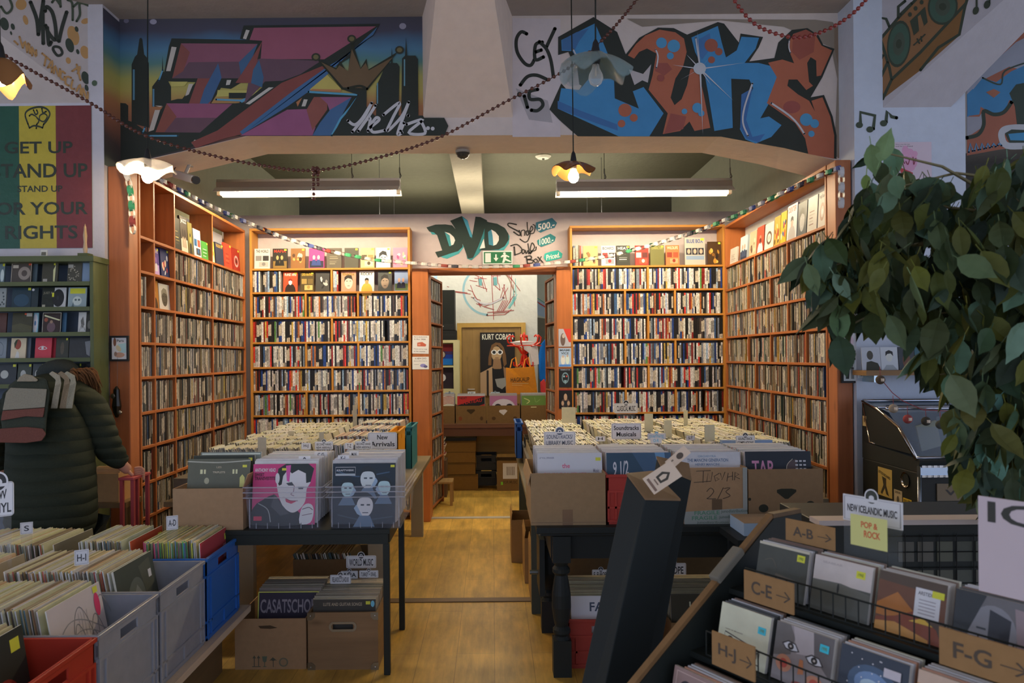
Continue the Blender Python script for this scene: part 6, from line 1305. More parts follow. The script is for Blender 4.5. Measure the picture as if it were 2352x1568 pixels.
def hb2(A): A.poly([(.38,.25),(.55,.22),(.62,.3),(.5,.55),(.36,.35)],'c8c4b0'); A.ell(.2,.72,.06,.1,'3a2c1c'); A.ell(.85,.72,.06,.1,'3a2c1c')
def pr(A):
    for i in range(4): A.rect(.1+.14*i,.75,.17+.14*i,.92,'4a3c28')
    A.rect(.2,.12,.7,.17,'5a4a34')
def flp(A): A.rect(.35,.08,.55,.13,'c8b880')
arts=[pr,hb,hb2,flp]; nms=['first from the left, with printed marks','second from the left, with a dark triangular hole','third from the left, with a pale triangular hole','fourth, at the right end']
dark=[('d8ccb0',lambda A:[A.stroke([(0,.04+.05*i),(.25,.01+.05*i),(.5,.06+.05*i),(.75,.01+.05*i),(1,.05+.05*i)],.02,'a8382c') for i in range(6)],'red and cream wavy striped record sleeve, first box on the back counter'),
 ('b02c24',lambda A:(A.poly([(.0,.35),(1,.02),(1,.3),(.1,.6)],'1c1c1a'),A.text('NEXT',.08,.03,.35,.12,'2a1a18'),A.text('PLATEAU',.2,.2,.9,.32,'b02c24',skew=-.15)),'red and black record sleeve lettered PLATEAU in the second counter box'),
 ('a86c88',lambda A:(A.ell(.5,.42,.42,.3,'c8c0c4',20),A.ell(.3,.4,.12,.1,'2a2428'),A.ell(.72,.4,.12,.1,'2a2428')),'pink record sleeve with a pale cartoon like face in the third counter box'),
 ('6a8a3c',lambda A:(A.stroke([(.1,.1),(.3,.2),(.2,.3)],.03,'c8c878'),A.stroke([(.5,.08),(.55,.25),(.7,.15)],.02,'8aa858')),'green record sleeve in the fourth box on the back counter')]
for i,(x0,x1) in enumerate(bxs):
    a=P(x0,930,YB).x+.004; b=P(x1,930,YB).x-.004
    carton('cardboard record box on the back counter, '+nms[i],a,b,YB,YB+.38,.7555,.955,col=kb('7a6038'),art=arts[i])
    xc=(a+b)/2; lpf(xc,YB+.05,.762,dark[i][0],dark[i][1],dark[i][2],ht=.30,w=min(.31,b-a-.02),gain=kb,lean=.1)
    lp_front(xc,YB+.07,YB+.34,.762,'sleeved record in the %s box on the back counter'%['first','second','third','fourth'][i],'records in the %s counter box'%['first','second','third','fourth'][i],tops=['b8b0a0','a8a090','c8c0b0'],pitch=.012,w=min(.31,b-a-.02),cf=kb,lean=.08)
sign(1022,901,1043,909,8.6,['ELECTRONIC'],'tiny pale sign over the first counter box',E=kb,bg='a8b4b8',stick=.08)
sign(1074,899,1092,908,8.6,['12"'],'tiny white tab over the second counter box',E=kb,bg='c8ccd0',tab=False,stick=.08)
sign(1127,900,1148,908,8.6,['NEW ARRIVALS'],'tiny pale sign over the third counter box',E=kb,bg='b0c0d8',stick=.08)
sign(1195,902,1206,908,8.6,['A'],'tiny white tab over the fourth counter box',E=kb,bg='c8ccd0',tab=False,stick=.08)
sign(1253,905,1264,914,8.4,['B'],'tiny white tab at the right end of the counter boxes',E=kb,bg='c8ccd0',tab=False,stick=.08)
# stack of cartons and things below the counter
ys=[(1091,1116,1020,1098),(1064,1089,1013,1092),(1037,1062,1012,1092),(1013,1036,1012,1093)]
for i,(y0,y1,x0,x1) in enumerate(ys):
    Y=8.36; a=P(x0,y0,Y);b=P(x1,y1,Y); z0=.0 if i==0 else P(1050,ys[i][1],Y).z
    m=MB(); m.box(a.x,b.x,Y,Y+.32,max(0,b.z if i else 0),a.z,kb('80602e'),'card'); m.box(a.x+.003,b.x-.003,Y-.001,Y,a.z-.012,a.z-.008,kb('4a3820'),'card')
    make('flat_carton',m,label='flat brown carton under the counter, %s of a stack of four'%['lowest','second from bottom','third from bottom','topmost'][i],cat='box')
m=MB(); a=P(1014,1005,8.36);b=P(1094,1012,8.36); m.box(a.x,b.x,8.36,8.66,P(1050,1012,8.36).z,P(1050,1005,8.36).z,(.03,.035,.035),'satin'); make('vinyl_record',m,label='black sleeve lying on top of the carton stack under the counter',cat='record')
for i,(y0,y1) in enumerate(((1044,1078),(1080,1113))):
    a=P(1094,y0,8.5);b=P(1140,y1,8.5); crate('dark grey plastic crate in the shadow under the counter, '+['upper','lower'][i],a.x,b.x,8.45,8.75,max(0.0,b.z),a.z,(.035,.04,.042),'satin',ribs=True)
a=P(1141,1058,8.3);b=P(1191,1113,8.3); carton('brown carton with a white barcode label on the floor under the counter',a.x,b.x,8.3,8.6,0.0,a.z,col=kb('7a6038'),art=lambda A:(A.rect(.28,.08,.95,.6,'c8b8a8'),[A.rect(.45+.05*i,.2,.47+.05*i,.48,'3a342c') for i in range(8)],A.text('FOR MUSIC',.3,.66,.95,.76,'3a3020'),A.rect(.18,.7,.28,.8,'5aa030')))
# small wooden chair with books
t=thing('wooden_chair','small worn wooden child chair on the floor behind the doorway','chair',P(1018,1160,7.5)); WD=kb('8a6c3e')
c=P(1020,1104,7.55); sx,sy=c.x,7.6; z_=c.z
m=MB(); m.box(sx-.1,sx+.09,sy-.12,sy+.13,z_-.02,z_,WD,'wood_y'); make('seat',m,t,bevel=.003)
for (x,y,tp) in ((-.085,-.10,0),(.075,-.10,0),(-.085,.115,.20),(.075,.115,.20)):
    m=MB(); m.box(sx+x-.014,sx+x+.014,sy+y-.014,sy+y+.014,0,z_-.0205,WD,'wood_z'); make('leg',m,t)
m=MB(); m.box(sx-.1,sx-.08,sy-.11,sy-.085,z_+.001,z_+.2,WD,'wood_z'); m.box(sx-.1,sx-.08,sy+.10,sy+.125,z_+.001,z_+.2,WD,'wood_z'); m.box(sx-.098,sx-.085,sy-.11,sy+.12,z_+.13,z_+.2,WD,'wood_y'); make('backrest',m,t)
bk=['2a2c2a','c8c0b0','7a3a2c','3a4a50','1e1e1c','a8a090','5a3430','2c3a44','8a8678','30302c']
z0=P(1000,1056,8.0).z
m=MB(); m.box(-.66,-.50,7.95,8.2,0,z0-.001,kb('5a4630'),'wood_z'); make('stool_box',m,label='brown wooden box carrying a pile of books left behind the doorway',cat='box')
for i,h in enumerate(bk):
    m=MB(); th=.024; d=R.uniform(-.012,.012); m.box(-.64+d,-.52+d,7.97,8.16,z0+i*th,z0+i*th+.022,kb(h),'satin'); m.box(-.638+d,-.5195+d,7.969,8.161,z0+i*th+.004,z0+i*th+.018,kb('c8bca0'),'matte')
    make('book',m,label='book lying flat in the pile behind the doorway, %s from the bottom'%['first','second','third','fourth','fifth','sixth','seventh','eighth','ninth','topmost, tenth'][i],cat='book')
# coat stand
t=thing('coat_stand','bright red bentwood coat stand before the door in the back room','coat stand',V(.40,9.2,0)); RC_=kb('c8301e')
cx=P(1204,800,9.2).x
m=MB(); zt3=P(1204,762,9.2).z; m.lathe([(.018,0),(.018,1.2),(.03,1.3),(.022,1.4),(.028,zt3-.12),(.015,zt3-.09),(.026,zt3-.05),(.012,zt3-.02),(.003,zt3)],V(cx,9.2,0),RC_,'gloss',14,cap=True); make('pole',m,t,smooth=True)
zr=P(1204,790,9.2).z
for k in range(6):
    a=2*math.pi*k/6+.3; d=V(math.cos(a),math.sin(a),0); m=MB()
    pts=[V(cx,9.2,zr-.12)+d*.03,V(cx,9.2,zr-.04)+d*.08,V(cx,9.2,zr-.01)+d*.16,V(cx,9.2,zr+.02)+d*.21,V(cx,9.2,zr+.08)+d*.225,V(cx,9.2,zr+.11)+d*.19,V(cx,9.2,zr+.09)+d*.165]
    m.tube(pts,.0105,RC_,'gloss',7); pts=[V(cx,9.2,zr-.14)+d*.03,V(cx,9.2,zr-.24)+d*.05,V(cx,9.2,zr-.28)+d*.1,V(cx,9.2,zr-.26)+d*.14,V(cx,9.2,zr-.22)+d*.14]; m.tube(pts,.009,RC_,'gloss',7); make('hook',m,t)
for k in range(4):
    a=2*math.pi*k/4+.6; d=V(math.cos(a),math.sin(a),0); m=MB(); m.tube([V(cx,9.2,.4)+d*.02,V(cx,9.2,.25)+d*.1,V(cx,9.2,.05)+d*.22,V(cx,9.2,.012)+d*.26],.013,RC_,'gloss',7); make('leg',m,t)
m=MB(); m.lathe([(.215,-.006),(.22,0),(.215,.006)],V(cx,9.2,zr-.02),RC_,'gloss',32); make('ring',m,t)
# things hanging on it
def cloth(pts_front,Y,th,col,mat,name,label,cat,fold=.012,artf=None,zz=zm(0,0,1)):
    n=len(pts_front); f=[P(x,y,Y) for x,y in pts_front]; m=MB()
    a=[p+V(0,fold*math.sin(i*2.1),0) for i,p in enumerate(f)]; b=[p+V(0,th+fold*math.sin(i*1.3),0) for i,p in enumerate(f)]
    m.prism(a,b,col,mat)
    if artf: artf(Art(m,yplane(Y-.016),zz,gain=kb,mat='satin'))
    return make(name,m,label=label,cat=cat)
cloth([(1162,844),(1175,846),(1220,842),(1227,841),(1235,905),(1163,905)],8.96,.09,kb('d0801c'),'wrap','carrier_bag','orange lettered carrier bag hanging on the coat stand','bag',artf=lambda A:(A.text('HAGKAUP',1173,867,1216,877,'4a3418',skew=-.03),A.rect(1176,880,1214,880.8,'d8b878'),A.rect(1176,884,1200,884.6,'d8b878')))
m=MB(); 
for x in (1180,1210): m.tube([P(x-8,844,8.98),P(x-4,826,9.02),P(x+4,820,9.05),P(x+8,842,8.99)],.008,kb('d0801c'),'satin',6)
make('bag_handles',m,label='orange loop handles of the carrier bag on the coat stand',cat='handle')
cloth([(1170,786),(1195,782),(1228,784),(1236,800),(1238,836),(1222,840),(1218,812),(1190,792)],9.12,.05,kb('e4e6e4'),'fabric','white_cloth','white cloth draped over the hooks of the coat stand','cloth')
cloth([(1200,800),(1214,802),(1216,850),(1198,848)],9.25,.06,kb('3a3c34'),'fabric','dark_jacket','dark jacket hanging behind the coat stand pole','jacket')
cloth([(1244,790),(1262,768),(1275,790),(1275,890),(1256,905),(1240,870),(1238,820)],9.6,.15,kb('1c66b0'),'fabric','blue_jacket','bright blue jacket hanging at the right of the back room','jacket',fold=.03)
cloth([(1252,772),(1262,762),(1276,766),(1276,800),(1256,800)],9.5,.1,kb('6a6a34'),'fabric','olive_hat','olive green hat or hood above the blue jacket','hat')
cloth([(1241,878),(1250,870),(1262,898),(1260,906),(1242,900)],9.0,.04,kb('c83c38'),'satin','red_bag','red printed paper bag standing at the right end of the counter','bag')
# ================= LEFT: poster, rack, person =================
def rast(A):
    A.rect(0,0,.31,1,'1f3d36'); A.rect(.31,0,.66,1,'7f7630'); A.rect(.66,0,1,1,'50292e')
    K='252c29'
    A.stroke([(.395,.125),(.37,.06),(.41,.025),(.5,.008),(.57,.02),(.605,.055),(.58,.1),(.545,.13)],.014,K,closed=False)
    for s_ in ([(.395,.125),(.41,.155)],[(.545,.13),(.535,.155)],[(.41,.07),(.44,.06),(.5,.1),(.48,.13)],[(.45,.03),(.47,.06),(.49,.05),(.48,.03)],[(.53,.02),(.54,.05),(.57,.04)],[(.48,.13),(.475,.158)],[(.41,.155),(.45,.14),(.5,.145),(.535,.155)]): A.stroke(s_,.012,K)
    A.ell(.445,.095,.035,.024,'7f7630'); A.stroke([(.51,.07),(.55,.055),(.58,.075),(.55,.11),(.51,.1)],.01,K,closed=True)
    for t,x0,y0,x1,y1 in (('GET UP',.17,.25,.82,.335),('STAND UP',.05,.405,.96,.505),('STAND UP',.29,.56,.72,.605),('FOR YOUR',.0,.675,.96,.765),('RIGHTS',.17,.84,.86,.935)): A.text(t,x0,y0,x1,y1,K)
pinned(-30,243,211,570,4.497,'3a5a48',rast,'green, yellow and red banner poster with a raised fist reading GET UP STAND UP','poster','poster',gain=kc,th=.002,mat='wrap')
ya=4.33; XR0=P(207,800,ya).x; XL0=-3.35
t=thing('display_rack','dark green wooden rack of face-out discs under the banner poster','rack',V((XR0+XL0)/2,4.41,0)); GN=kc('38402a')
zt0=P(100,588,ya).z
m=MB(); m.box(XR0-.0,XR0+.022,ya,4.498,0,zt0,GN,'wood_z'); make('side_panel',m,t,bevel=.002)
m=MB(); m.box(XL0,XL0+.02,ya,4.498,0,zt0,GN,'wood_z'); make('side_panel',m,t)
m=MB(); m.box(XL0+.021,XR0-.001,4.485,4.497,0,zt0-.035,(.10,.13,.17),'satin'); make('back_panel',m,t)
m=MB(); m.box(XL0,XR0+.03,ya-.012,4.498,zt0-.034,zt0,GN,'wood_x'); make('top_board',m,t,bevel=.002)
RZs=[]
for y in (649,707,765,824,884,944,1004,1064,1124):
    z=P(100,y,ya).z; RZs.append(z); m=MB(); m.box(XL0+.021,XR0-.001,ya+.01,4.484,z-.012,z,GN,'wood_x'); m.box(XL0+.021,XR0-.001,ya,ya+.009,z-.018,z+.006,GN,'wood_x'); make('shelf',m,t)
def zz(x): return x*.2869
def cd(row,x0,x1,bg,artf,label,ht=.125,st=None,dy=0):
    Y=ya+.05+dy; a=P(zz(x0),700,Y).x; b=P(zz(x1),700,Y).x
    facing('compact_disc_case',V((a+b)/2,Y,RZs[row]+.0008),V(1,0,0),V(0,-1,0),(b-a),ht,.009,bg,artf,label,'disc case',lean=.12,gain=kc,mat='wrap')
cd(0,-60,33,'4a5a64',lambda A:(A.ell(.8,.6,.15,.3,'8a98a0'),A.rect(.8,.02,.97,.15,'b8c030')),'blue white patterned disc case, first on the top rack shelf')
cd(0,85,248,'3a3634',lambda A:(A.stroke([(.02,.02),(.98,.02),(.98,.98),(.02,.98)],.03,'8a8680',smooth=0,closed=True),A.ell(.65,.5,.3,.32,'6a6462',24),A.ell(.65,.5,.14,.15,'3f3a3a'),A.rect(.08,.1,.35,.25,'8a8680'),A.rect(.84,.02,.97,.12,'a84030')),'dark disc case with pale dotted circle and red sticker, top rack shelf')
cd(0,252,294,'3c4a56',None,'narrow grey jewel case edge, top rack shelf',dy=.02)
cd(0,333,460,'34342e',lambda A:(A.poly([(.7,.35),(.85,.1),(.82,.95),(.72,.9)],'b0a078'),A.rect(.08,.78,.35,.95,'7a7a78'),A.rect(.72,.0,.82,.12,'a0a830')),'dark disc case with a bright golden streak, top rack shelf')
cd(0,537,652,'3a3a36',lambda A:([A.ell(R.uniform(.1,.9),R.uniform(.1,.95),.05,.03,'7a7870',7) for _ in range(22)],A.rect(.05,.1,.4,.26,'7a7a7a')),'speckled black and white disc case, top rack shelf')
cd(0,655,722,'4c5c74',lambda A:A.rect(.1,.05,.85,.95,'5a6c86'),'blue grey disc case insert at the right of the top rack shelf')
cd(1,-40,42,'6a7278',lambda A:[A.ell(R.uniform(.1,.9),R.uniform(.1,.9),.08,.05,'30383c',7) for _ in range(12)],'black and white patterned disc case, second rack shelf')
cd(1,90,243,'1e2c36',lambda A:(A.ell(.5,.6,.4,.3,'24384a'),A.rect(.82,.0,.97,.12,'a0ac34')),'dark blue disc case with yellow sticker, second rack shelf')
cd(1,246,300,'202a30',lambda A:A.ell(.2,.1,.2,.06,'b0bcc4'),'narrow dark disc case with a small reflection, second rack shelf')
cd(1,330,428,'1e221e',lambda A:(A.text('JUST IN',.1,.2,.95,.34,'5a5a50'),A.rect(.05,.82,.3,.95,'7a7a70'),A.rect(.82,.25,.98,.45,'b0b82c')),'black disc case lettered JUST IN, second rack shelf')
cd(1,429,522,'8a8e96',lambda A:(A.ell(.35,.5,.5,.42,'1c1e20',26),A.ell(.3,.5,.1,.1,'23262a')),'pale card with a black vinyl disc, second rack shelf')
cd(1,540,688,'6a7a84',lambda A:(A.rect(.1,.05,.92,.3,'a8a02c'),A.ell(.5,.65,.25,.22,'8c989c',14),A.ell(.42,.6,.06,.05,'3c4a50'),A.ell(.6,.6,.06,.05,'3c4a50'),A.poly([(.2,.95),(.3,.7),(.35,.95)],'42525a')),'pale disc case with yellow label over a blurred portrait, second rack shelf')
cd(2,-40,44,'3c2824',None,'reddish brown disc case, third rack shelf at the edge')
cd(2,90,250,'2e2e22',lambda A:(A.poly([(.0,.6),(.4,.5),(1,.65),(1,1),(0,1)],'3a3a2a'),A.rect(.6,.02,.75,.1,'9a4030'),A.rect(.7,.02,.98,.18,'7a7a78')),'dark olive disc case with red and white stickers, third rack shelf')
cd(2,252,298,'6a90b8',lambda A:(A.ell(.5,.5,.4,.45,'b0c4dc'),A.ell(.5,.5,.15,.12,'3a5a80')),'bright pale blue disc showing its disc, third rack shelf',dy=.015)
cd(2,331,482,'28201e',lambda A:(A.stroke([(.02,.02),(.98,.02),(.98,.98),(.02,.98)],.03,'9a9690',smooth=0,closed=True),A.ell(.48,.7,.22,.25,'4a3c44'),A.ell(.48,.45,.08,.08,'6a5a50'),A.poly([(.1,.1),(.95,.35),(.9,.4),(.1,.18)],'b09a80'),A.ell(.2,.35,.1,.1,'6a3a2c')),'dark disc case with a figure and a bright glare, third rack shelf')
cd(2,486,524,'34506e',None,'narrow blue disc case insert, third rack shelf',dy=.02)
cd(2,620,682,'8a8e94',lambda A:(A.poly([(.3,.4),(.6,.2),(.8,.6),(.5,.8)],'4a4c4e'),A.stroke([(.2,.9),(.5,.6),(.9,.85)],.05,'5a5c5e')),'pale disc case with a black sketch, third rack shelf')
cd(2,686,744,'20221e',lambda A:A.ell(.4,.6,.25,.2,'4a4c4a'),'black disc case at the right end of the third rack shelf')
cd(3,-40,42,'5a6470',lambda A:A.stroke([(.3,.2),(.7,.4),(.6,.8),(.3,.7)],.03,'3a4450',closed=True),'pale blue grey disc case with a thin circle, fourth rack shelf')
cd(3,78,198,'9a8c7c',lambda A:(A.ell(.45,.3,.22,.24,'6a3428'),A.poly([(.2,.25),(.3,.1),(.45,.05),(.35,.3),(.25,.5)],'28301e'),A.poly([(.3,.95),(.42,.6),(.55,.7),(.6,.95)],'b8ac9c')),'cream disc case with a red brown head, fourth rack shelf')
cd(3,200,236,'4a5464',None,'narrow grey blue disc case insert, fourth rack shelf',dy=.02)
cd(3,272,404,'8a2c38',lambda A:(A.stroke([(.2,.5),(.45,.4),(.72,.5),(.45,.56)],.03,'c0a0a0',closed=True),A.ell(.45,.48,.08,.06,'c0a0a0')),'red disc case with a pale drawn eye, fourth rack shelf')
cd(3,406,438,'7a2834',None,'narrow red disc case beside the one with the eye, fourth rack shelf',dy=.02)
cd(3,440,540,'282a24',lambda A:(A.ell(.5,.5,.15,.3,'3c3830'),A.rect(.78,.02,.9,.12,'9aa432')),'nearly black disc case with a dim figure, fourth rack shelf')
cd(3,545,722,'26282a',lambda A:A.poly([(.7,.2),(.95,.15),(.95,.9),(.8,.8)],'565a62'),'wide black disc case with a grey glare, right end of the fourth rack shelf')
for i,(x0,x1,bg) in enumerate(((-40,120,'24282c'),(130,240,'2e342e'),(250,340,'30363a'),(560,640,'26302e'),(650,740,'202224'))):
    cd(4,x0,x1,bg,lambda A:(A.ell(.4,.5,.2,.2,'7a8084'),A.rect(.8,.02,.95,.14,'a8ac38')),'dark disc case on the fifth rack shelf, %s from the left, behind the person'%['first','second','third','fourth','fifth'][i])
# little things on the rack
t=thing('figurine','small slender carved figurine on a dark block on top of the green rack','figurine',P(195,585,4.4)); c=P(196,584,4.4); c.z=zt0
m=MB(); m.box(c.x-.03,c.x+.03,4.37,4.43,zt0+.0005,zt0+.022,GN,'satin'); make('base',m,t)
m=MB(); m.lathe([(.010,.022),(.013,.05),(.009,.09),(.012,.13),(.008,.16),(.007,.18),(.003,.19),(.001,.2)],V(c.x,4.4,zt0),kc('7a6a54'),'gloss',10); make('figure',m,t,smooth=True)
c=P(101,584,4.4); m=MB(); m.obox(V(c.x,4.40,zt0+.024),V(.04,0,0),V(0,.004,0),V(0,.005,.046),kc('a0a09c'),'satin'); m.obox(V(c.x,4.397,zt0+.024),V(.026,0,0),V(0,.003,0),V(0,.004,.02),kc('4a4c48'),'satin'); make('label_holder',m,label='tiny white standing label on top of the green rack',cat='label')
# ---- the person
Yp=3.62
def skin_obj(name,chains,col,mat,parent=None,sub=2,root=0,disp=None,label=None):
    """chains: list of lists of (Vector, rx, ry); chains after the first start from an index tuple (chain, i)"""
    vs=[];ed=[];rad=[];idx={}
    for ci,ch in enumerate(chains):
        prev=None
        for k,item in enumerate(ch):
            if isinstance(item[0],int): prev=idx[item]; continue
            vs.append(item[0]); rad.append((item[1],item[2] if len(item)>2 else item[1])); idx[(ci,k)]=len(vs)-1
            if prev is not None: ed.append((prev,len(vs)-1))
            prev=len(vs)-1
    me=bpy.data.meshes.new(name); me.from_pydata([tuple(v) for v in vs],ed,[]); o=bpy.data.objects.new(name,me); COL.objects.link(o)
    sk=o.modifiers.new('S','SKIN'); 
    for i,r in enumerate(rad): me.skin_vertices[0].data[i].radius=r
    me.skin_vertices[0].data[0].use_root=True
    sb=o.modifiers.new('U','SUBSURF'); sb.levels=sub; sb.render_levels=sub
    dg=bpy.context.evaluated_depsgraph_get(); m2=bpy.data.meshes.new_from_object(o.evaluated_get(dg))
    mb=MB(); vv=[v.co.copy() for v in m2.vertices]
    if disp: vv=[disp(p) for p in vv]
    mb.v=vv; mb.f=[list(p.vertices) for p in m2.polygons]; mb.c=[col(sum((vv[i] for i in f),V(0,0,0))/len(f)) if callable(col) else col for f in mb.f]; mb.m=[mat]*len(mb.f)
    bpy.data.objects.remove(o); bpy.data.meshes.remove(me); bpy.data.meshes.remove(m2)
    return mb
pr=thing('person','person seen from behind in a dark puffer jacket bending toward the shelves','person',V(-2.1,3.85,0))
def q(px,py,Y): return P(px,py,Y+.2)
SK=kc('7a5a50'); JK=kc('252b26')
pel=q(115,1190,3.55); che=q(120,985,3.75); sho=q(125,900,3.95); nek=q(130,872,4.05); hed=q(135,862,4.17)
rsh=q(205,925,3.85); rel=q(240,1020,3.8); rwr=q(284,1072,3.87); rha=q(300,1082,3.9)
lsh=q(45,925,3.9); lel=q(-20,1010,3.95); lwr=q(0,1080,4.05)
kn=V(pel.x+.12,3.95,.48); an=V(pel.x+.13,3.78,.09); kn2=V(pel.x-.12,3.98,.48); an2=V(pel.x-.14,3.80,.09)
bd=skin_obj('b',[[(pel,.075,.07),(che,.12,.10),(sho,.12,.09),(nek,.055),(hed,.085,.10)],[(0,2),(rsh,.055),(rel,.045),(rwr,.03),(rha,.038,.02)],[(0,2),(lsh,.055),(lel,.045),(lwr,.03),(lwr+V(.06,.03,-.02),.035,.02)],[(0,0),(kn,.055),(an,.042),(an+V(.0,.14,-.05),.04)],[(0,0),(kn2,.055),(an2,.042),(an2+V(0,.14,-.05),.04)]],SK,'matte',sub=2)
# fingers rooted in the palm, curled round the stool rail
for k in range(4):
    b0=rha+V(.012-.0*k,.01,.014-.012*k); 
    f=skin_obj('f',[[(b0,.0095),(b0+V(.03,.02,.004),.009),(b0+V(.048,.022,-.016),.0085),(b0+V(.044,.012,-.032),.007)]],SK,'matte',sub=1); bd.merge(f)
f=skin_obj('f',[[(rha+V(-.01,-.01,.01),.011),(rha+V(.012,-.03,-.006),.010),(rha+V(.03,-.03,-.02),.0085)]],SK,'matte',sub=1); bd.merge(f)
# face on the far side of the head
for s_ in (-1,1): bd.ball(hed+V(s_*.033,.085,-.01),.012,(.5,.5,.5),'gloss',8,6); bd.ball(hed+V(s_*.092,.0,-.015),.026,SK,'matte',8,6,(.4,.7,1))
bd.ball(hed+V(0,.105,-.035),.018,SK,'matte',8,6,(.8,1,1.2)); bd.ball(hed+V(0,.085,-.075),.022,mul(SK,.8),'matte',8,6,(1.3,.5,.4))
make('body',bd,pr,smooth=True)
def quilt(axis_of):
    def d(p):
        return p
    return d
def puff(p):
    # horizontal quilting: push out and in along height
    s=abs(math.sin(p.z*math.pi/.052)); k=.012*(s**.5)
    c=V(-2.08,4.0,p.z); n=(p-c); n.z=0
    if n.length>1e-4: n.normalize()
    return p+n*(k-.006)
jk=skin_obj('j',[[(pel+V(0,.02,-.16),.22,.19),(pel+V(0,.02,.02),.235,.20),(pel.lerp(che,.5),.235,.185),(che,.225,.18),(sho+V(0,-.02,-.03),.20,.14),(nek+V(0,0,-.02),.10,.08)],[(0,4),(rsh+V(.01,-.01,-.02),.105,.10),(rsh.lerp(rel,.5),.093),(rel,.082),(rel.lerp(rwr,.5),.065),(rwr,.05,.046)],[(0,4),(lsh,.10),(lel,.08),(lwr,.05)]],mul(JK,.6),'puffer',sub=3,disp=puff)
make('jacket',jk,pr,smooth=True)
hd_=skin_obj('h',[[(nek+V(0,-.03,.0),.12,.09),(nek+V(.0,.03,.035),.13,.09),(hed+V(0,.0,.02),.115,.10)]],kc('23282a'),'fabric',sub=2); make('hood',hd_,pr,smooth=True)
hr=MB()
for i in range(60):
    a=R.uniform(-.5,1); b=q(195+R.uniform(-22,30),862+R.uniform(-8,10),3.98+R.uniform(-.04,.03)); hr.tube([hed+V(.05,.0,.02),b+V(-.02,0,.02),b,b+V(.02+R.uniform(-.01,.02),0,-.06-R.uniform(0,.05))],[.006,.008,.007,.002],kc('4a3424'),'fabric',4)
make('hair',hr,pr,smooth=True)
tr_=skin_obj('t',[[(pel+V(0,.02,.03),.20,.17),(kn+V(-.01,0,.02),.105),(an+V(0,0,.02),.075)],[(0,0),(kn2,.105),(an2+V(0,0,.02),.075)]],kc('20262a'),'fabric',sub=2); make('trousers',tr_,pr,smooth=True)
for a_ in (an,an2):
    m=MB(); m.prism([V(a_.x-.045,a_.y-.08,.001),V(a_.x+.045,a_.y-.08,.001),V(a_.x+.05,a_.y+.12,.001),V(a_.x+.02,a_.y+.19,.001),V(a_.x-.02,a_.y+.19,.001),V(a_.x-.05,a_.y+.12,.001)],[V(a_.x-.04,a_.y-.07,.09),V(a_.x+.04,a_.y-.07,.09),V(a_.x+.04,a_.y+.08,.07),V(a_.x+.015,a_.y+.17,.045),V(a_.x-.015,a_.y+.17,.045),V(a_.x-.04,a_.y+.08,.07)],kc('23241f'),'satin'); make('shoe',m,pr,bevel=.01)
# backpack worn by the person
bp=thing('backpack','grey tweed and dark red panelled backpack on the person\'s back','backpack',q(60,1020,3.5))
m=MB(); pts=[(8,1012),(2,960),(20,885),(50,862),(108,868),(116,900),(108,960),(104,1008)]
m.prism([q(x,y,3.47+(1012-y)*.0007) for x,y in pts],[q(x,y,3.62+(1012-y)*.0007) for x,y in pts],kc('262b28'),'fabric'); make('bag_body',m,bp,bevel=.015)
def pan(name,pts,col,lift=.012):
    m=MB(); f=[q(x,y,3.47+(1012-y)*.0007-lift) for x,y in pts]; b=[q(x,y,3.47+(1012-y)*.0007+.004) for x,y in pts]; m.prism(f,b,col,'fabric'); make(name,m,bp,bevel=.004)
pan('tweed_panel',[(6,942),(14,902),(24,890),(108,893),(103,935)],kc('5c5c58'))
pan('top_panel',[(38,876),(44,866),(56,858),(74,862),(88,872),(84,876)],kc('64625c'))
pan('red_stripe',[(2,966),(6,943),(103,936),(99,958),(60,956)],kc('4c3230'))
pan('red_pocket',[(-4,1016),(0,984),(60,980),(98,984),(106,996),(96,1012),(60,1017)],kc('4a302e'),.02)
for (x0,c_) in ((126,'6a6862'),(146,'5a5248'),(160,'666660')):
    m=MB(); w=12; f=[(x0-10,938),(x0+6,938),(x0+15,880),(x0+12,862),(x0-6,852),(x0-14,858),(x0+2,872),(x0,885)]
    m.prism([q(x,y,3.58-.04*(1 if y<900 else 0)) for x,y in f],[q(x,y,3.64) for x,y in f],kc(c_),'fabric'); make('strap',m,bp,bevel=.004)
# cardboard record boxes on a bench left of the bookcase, red stool
t=thing('wooden_bench','low brown bench by the left bookcase carrying cardboard boxes','bench',V(-1.9,4.2,0))
m=MB(); bzz=P(250,1152,4.15).z; m.box(-2.33,-2.045,4.12,4.31,bzz-.03,bzz,kc('4c3c28'),'wood_x'); make('tabletop',m,t)
for x in (-2.32,-2.08):
    m=MB(); m.box(x,x+.03,4.13,4.3,0,bzz-.031,kc('3c3022'),'wood_z'); make('leg',m,t)
a=P(215,1090,4.15).x; b=P(266,1090,4.15).x
carton('tan cardboard box of paper sleeves on the bench beside the person',a-.03,b+.02,4.14,4.30,bzz+.0005,bzz+.16,col=kc('7a6044'))
lp_front((a+b)/2-.005,4.16,4.27,bzz+.006,'paper sleeved single in the tan box beside the person','singles in the tan box beside the person',tops=['8a7458','7a6448','9a8464'],pitch=.011,ht=.175,w=.155,kind='seven_inch_single')
t=thing('red_stool','red metal step stool the person holds, by the left bookcase','stool',V(P(295,1180,4.1).x,4.12,0)); RS_=kc('6a2c34')
s0,s1=P(283,1180,4.05).x,P(308,1180,4.05).x; zs=P(290,1093,4.08).z
for x in (s0,s1):
    for y in (4.03,4.20):
        m=MB(); m.box(x-.009,x+.009,y,y+.018,0,zs-.016,RS_,'satin'); make('leg',m,t)
m=MB(); m.box(s0-.012,s1+.012,4.02,4.23,zs-.015,zs,RS_,'satin'); make('seat',m,t,bevel=.003)

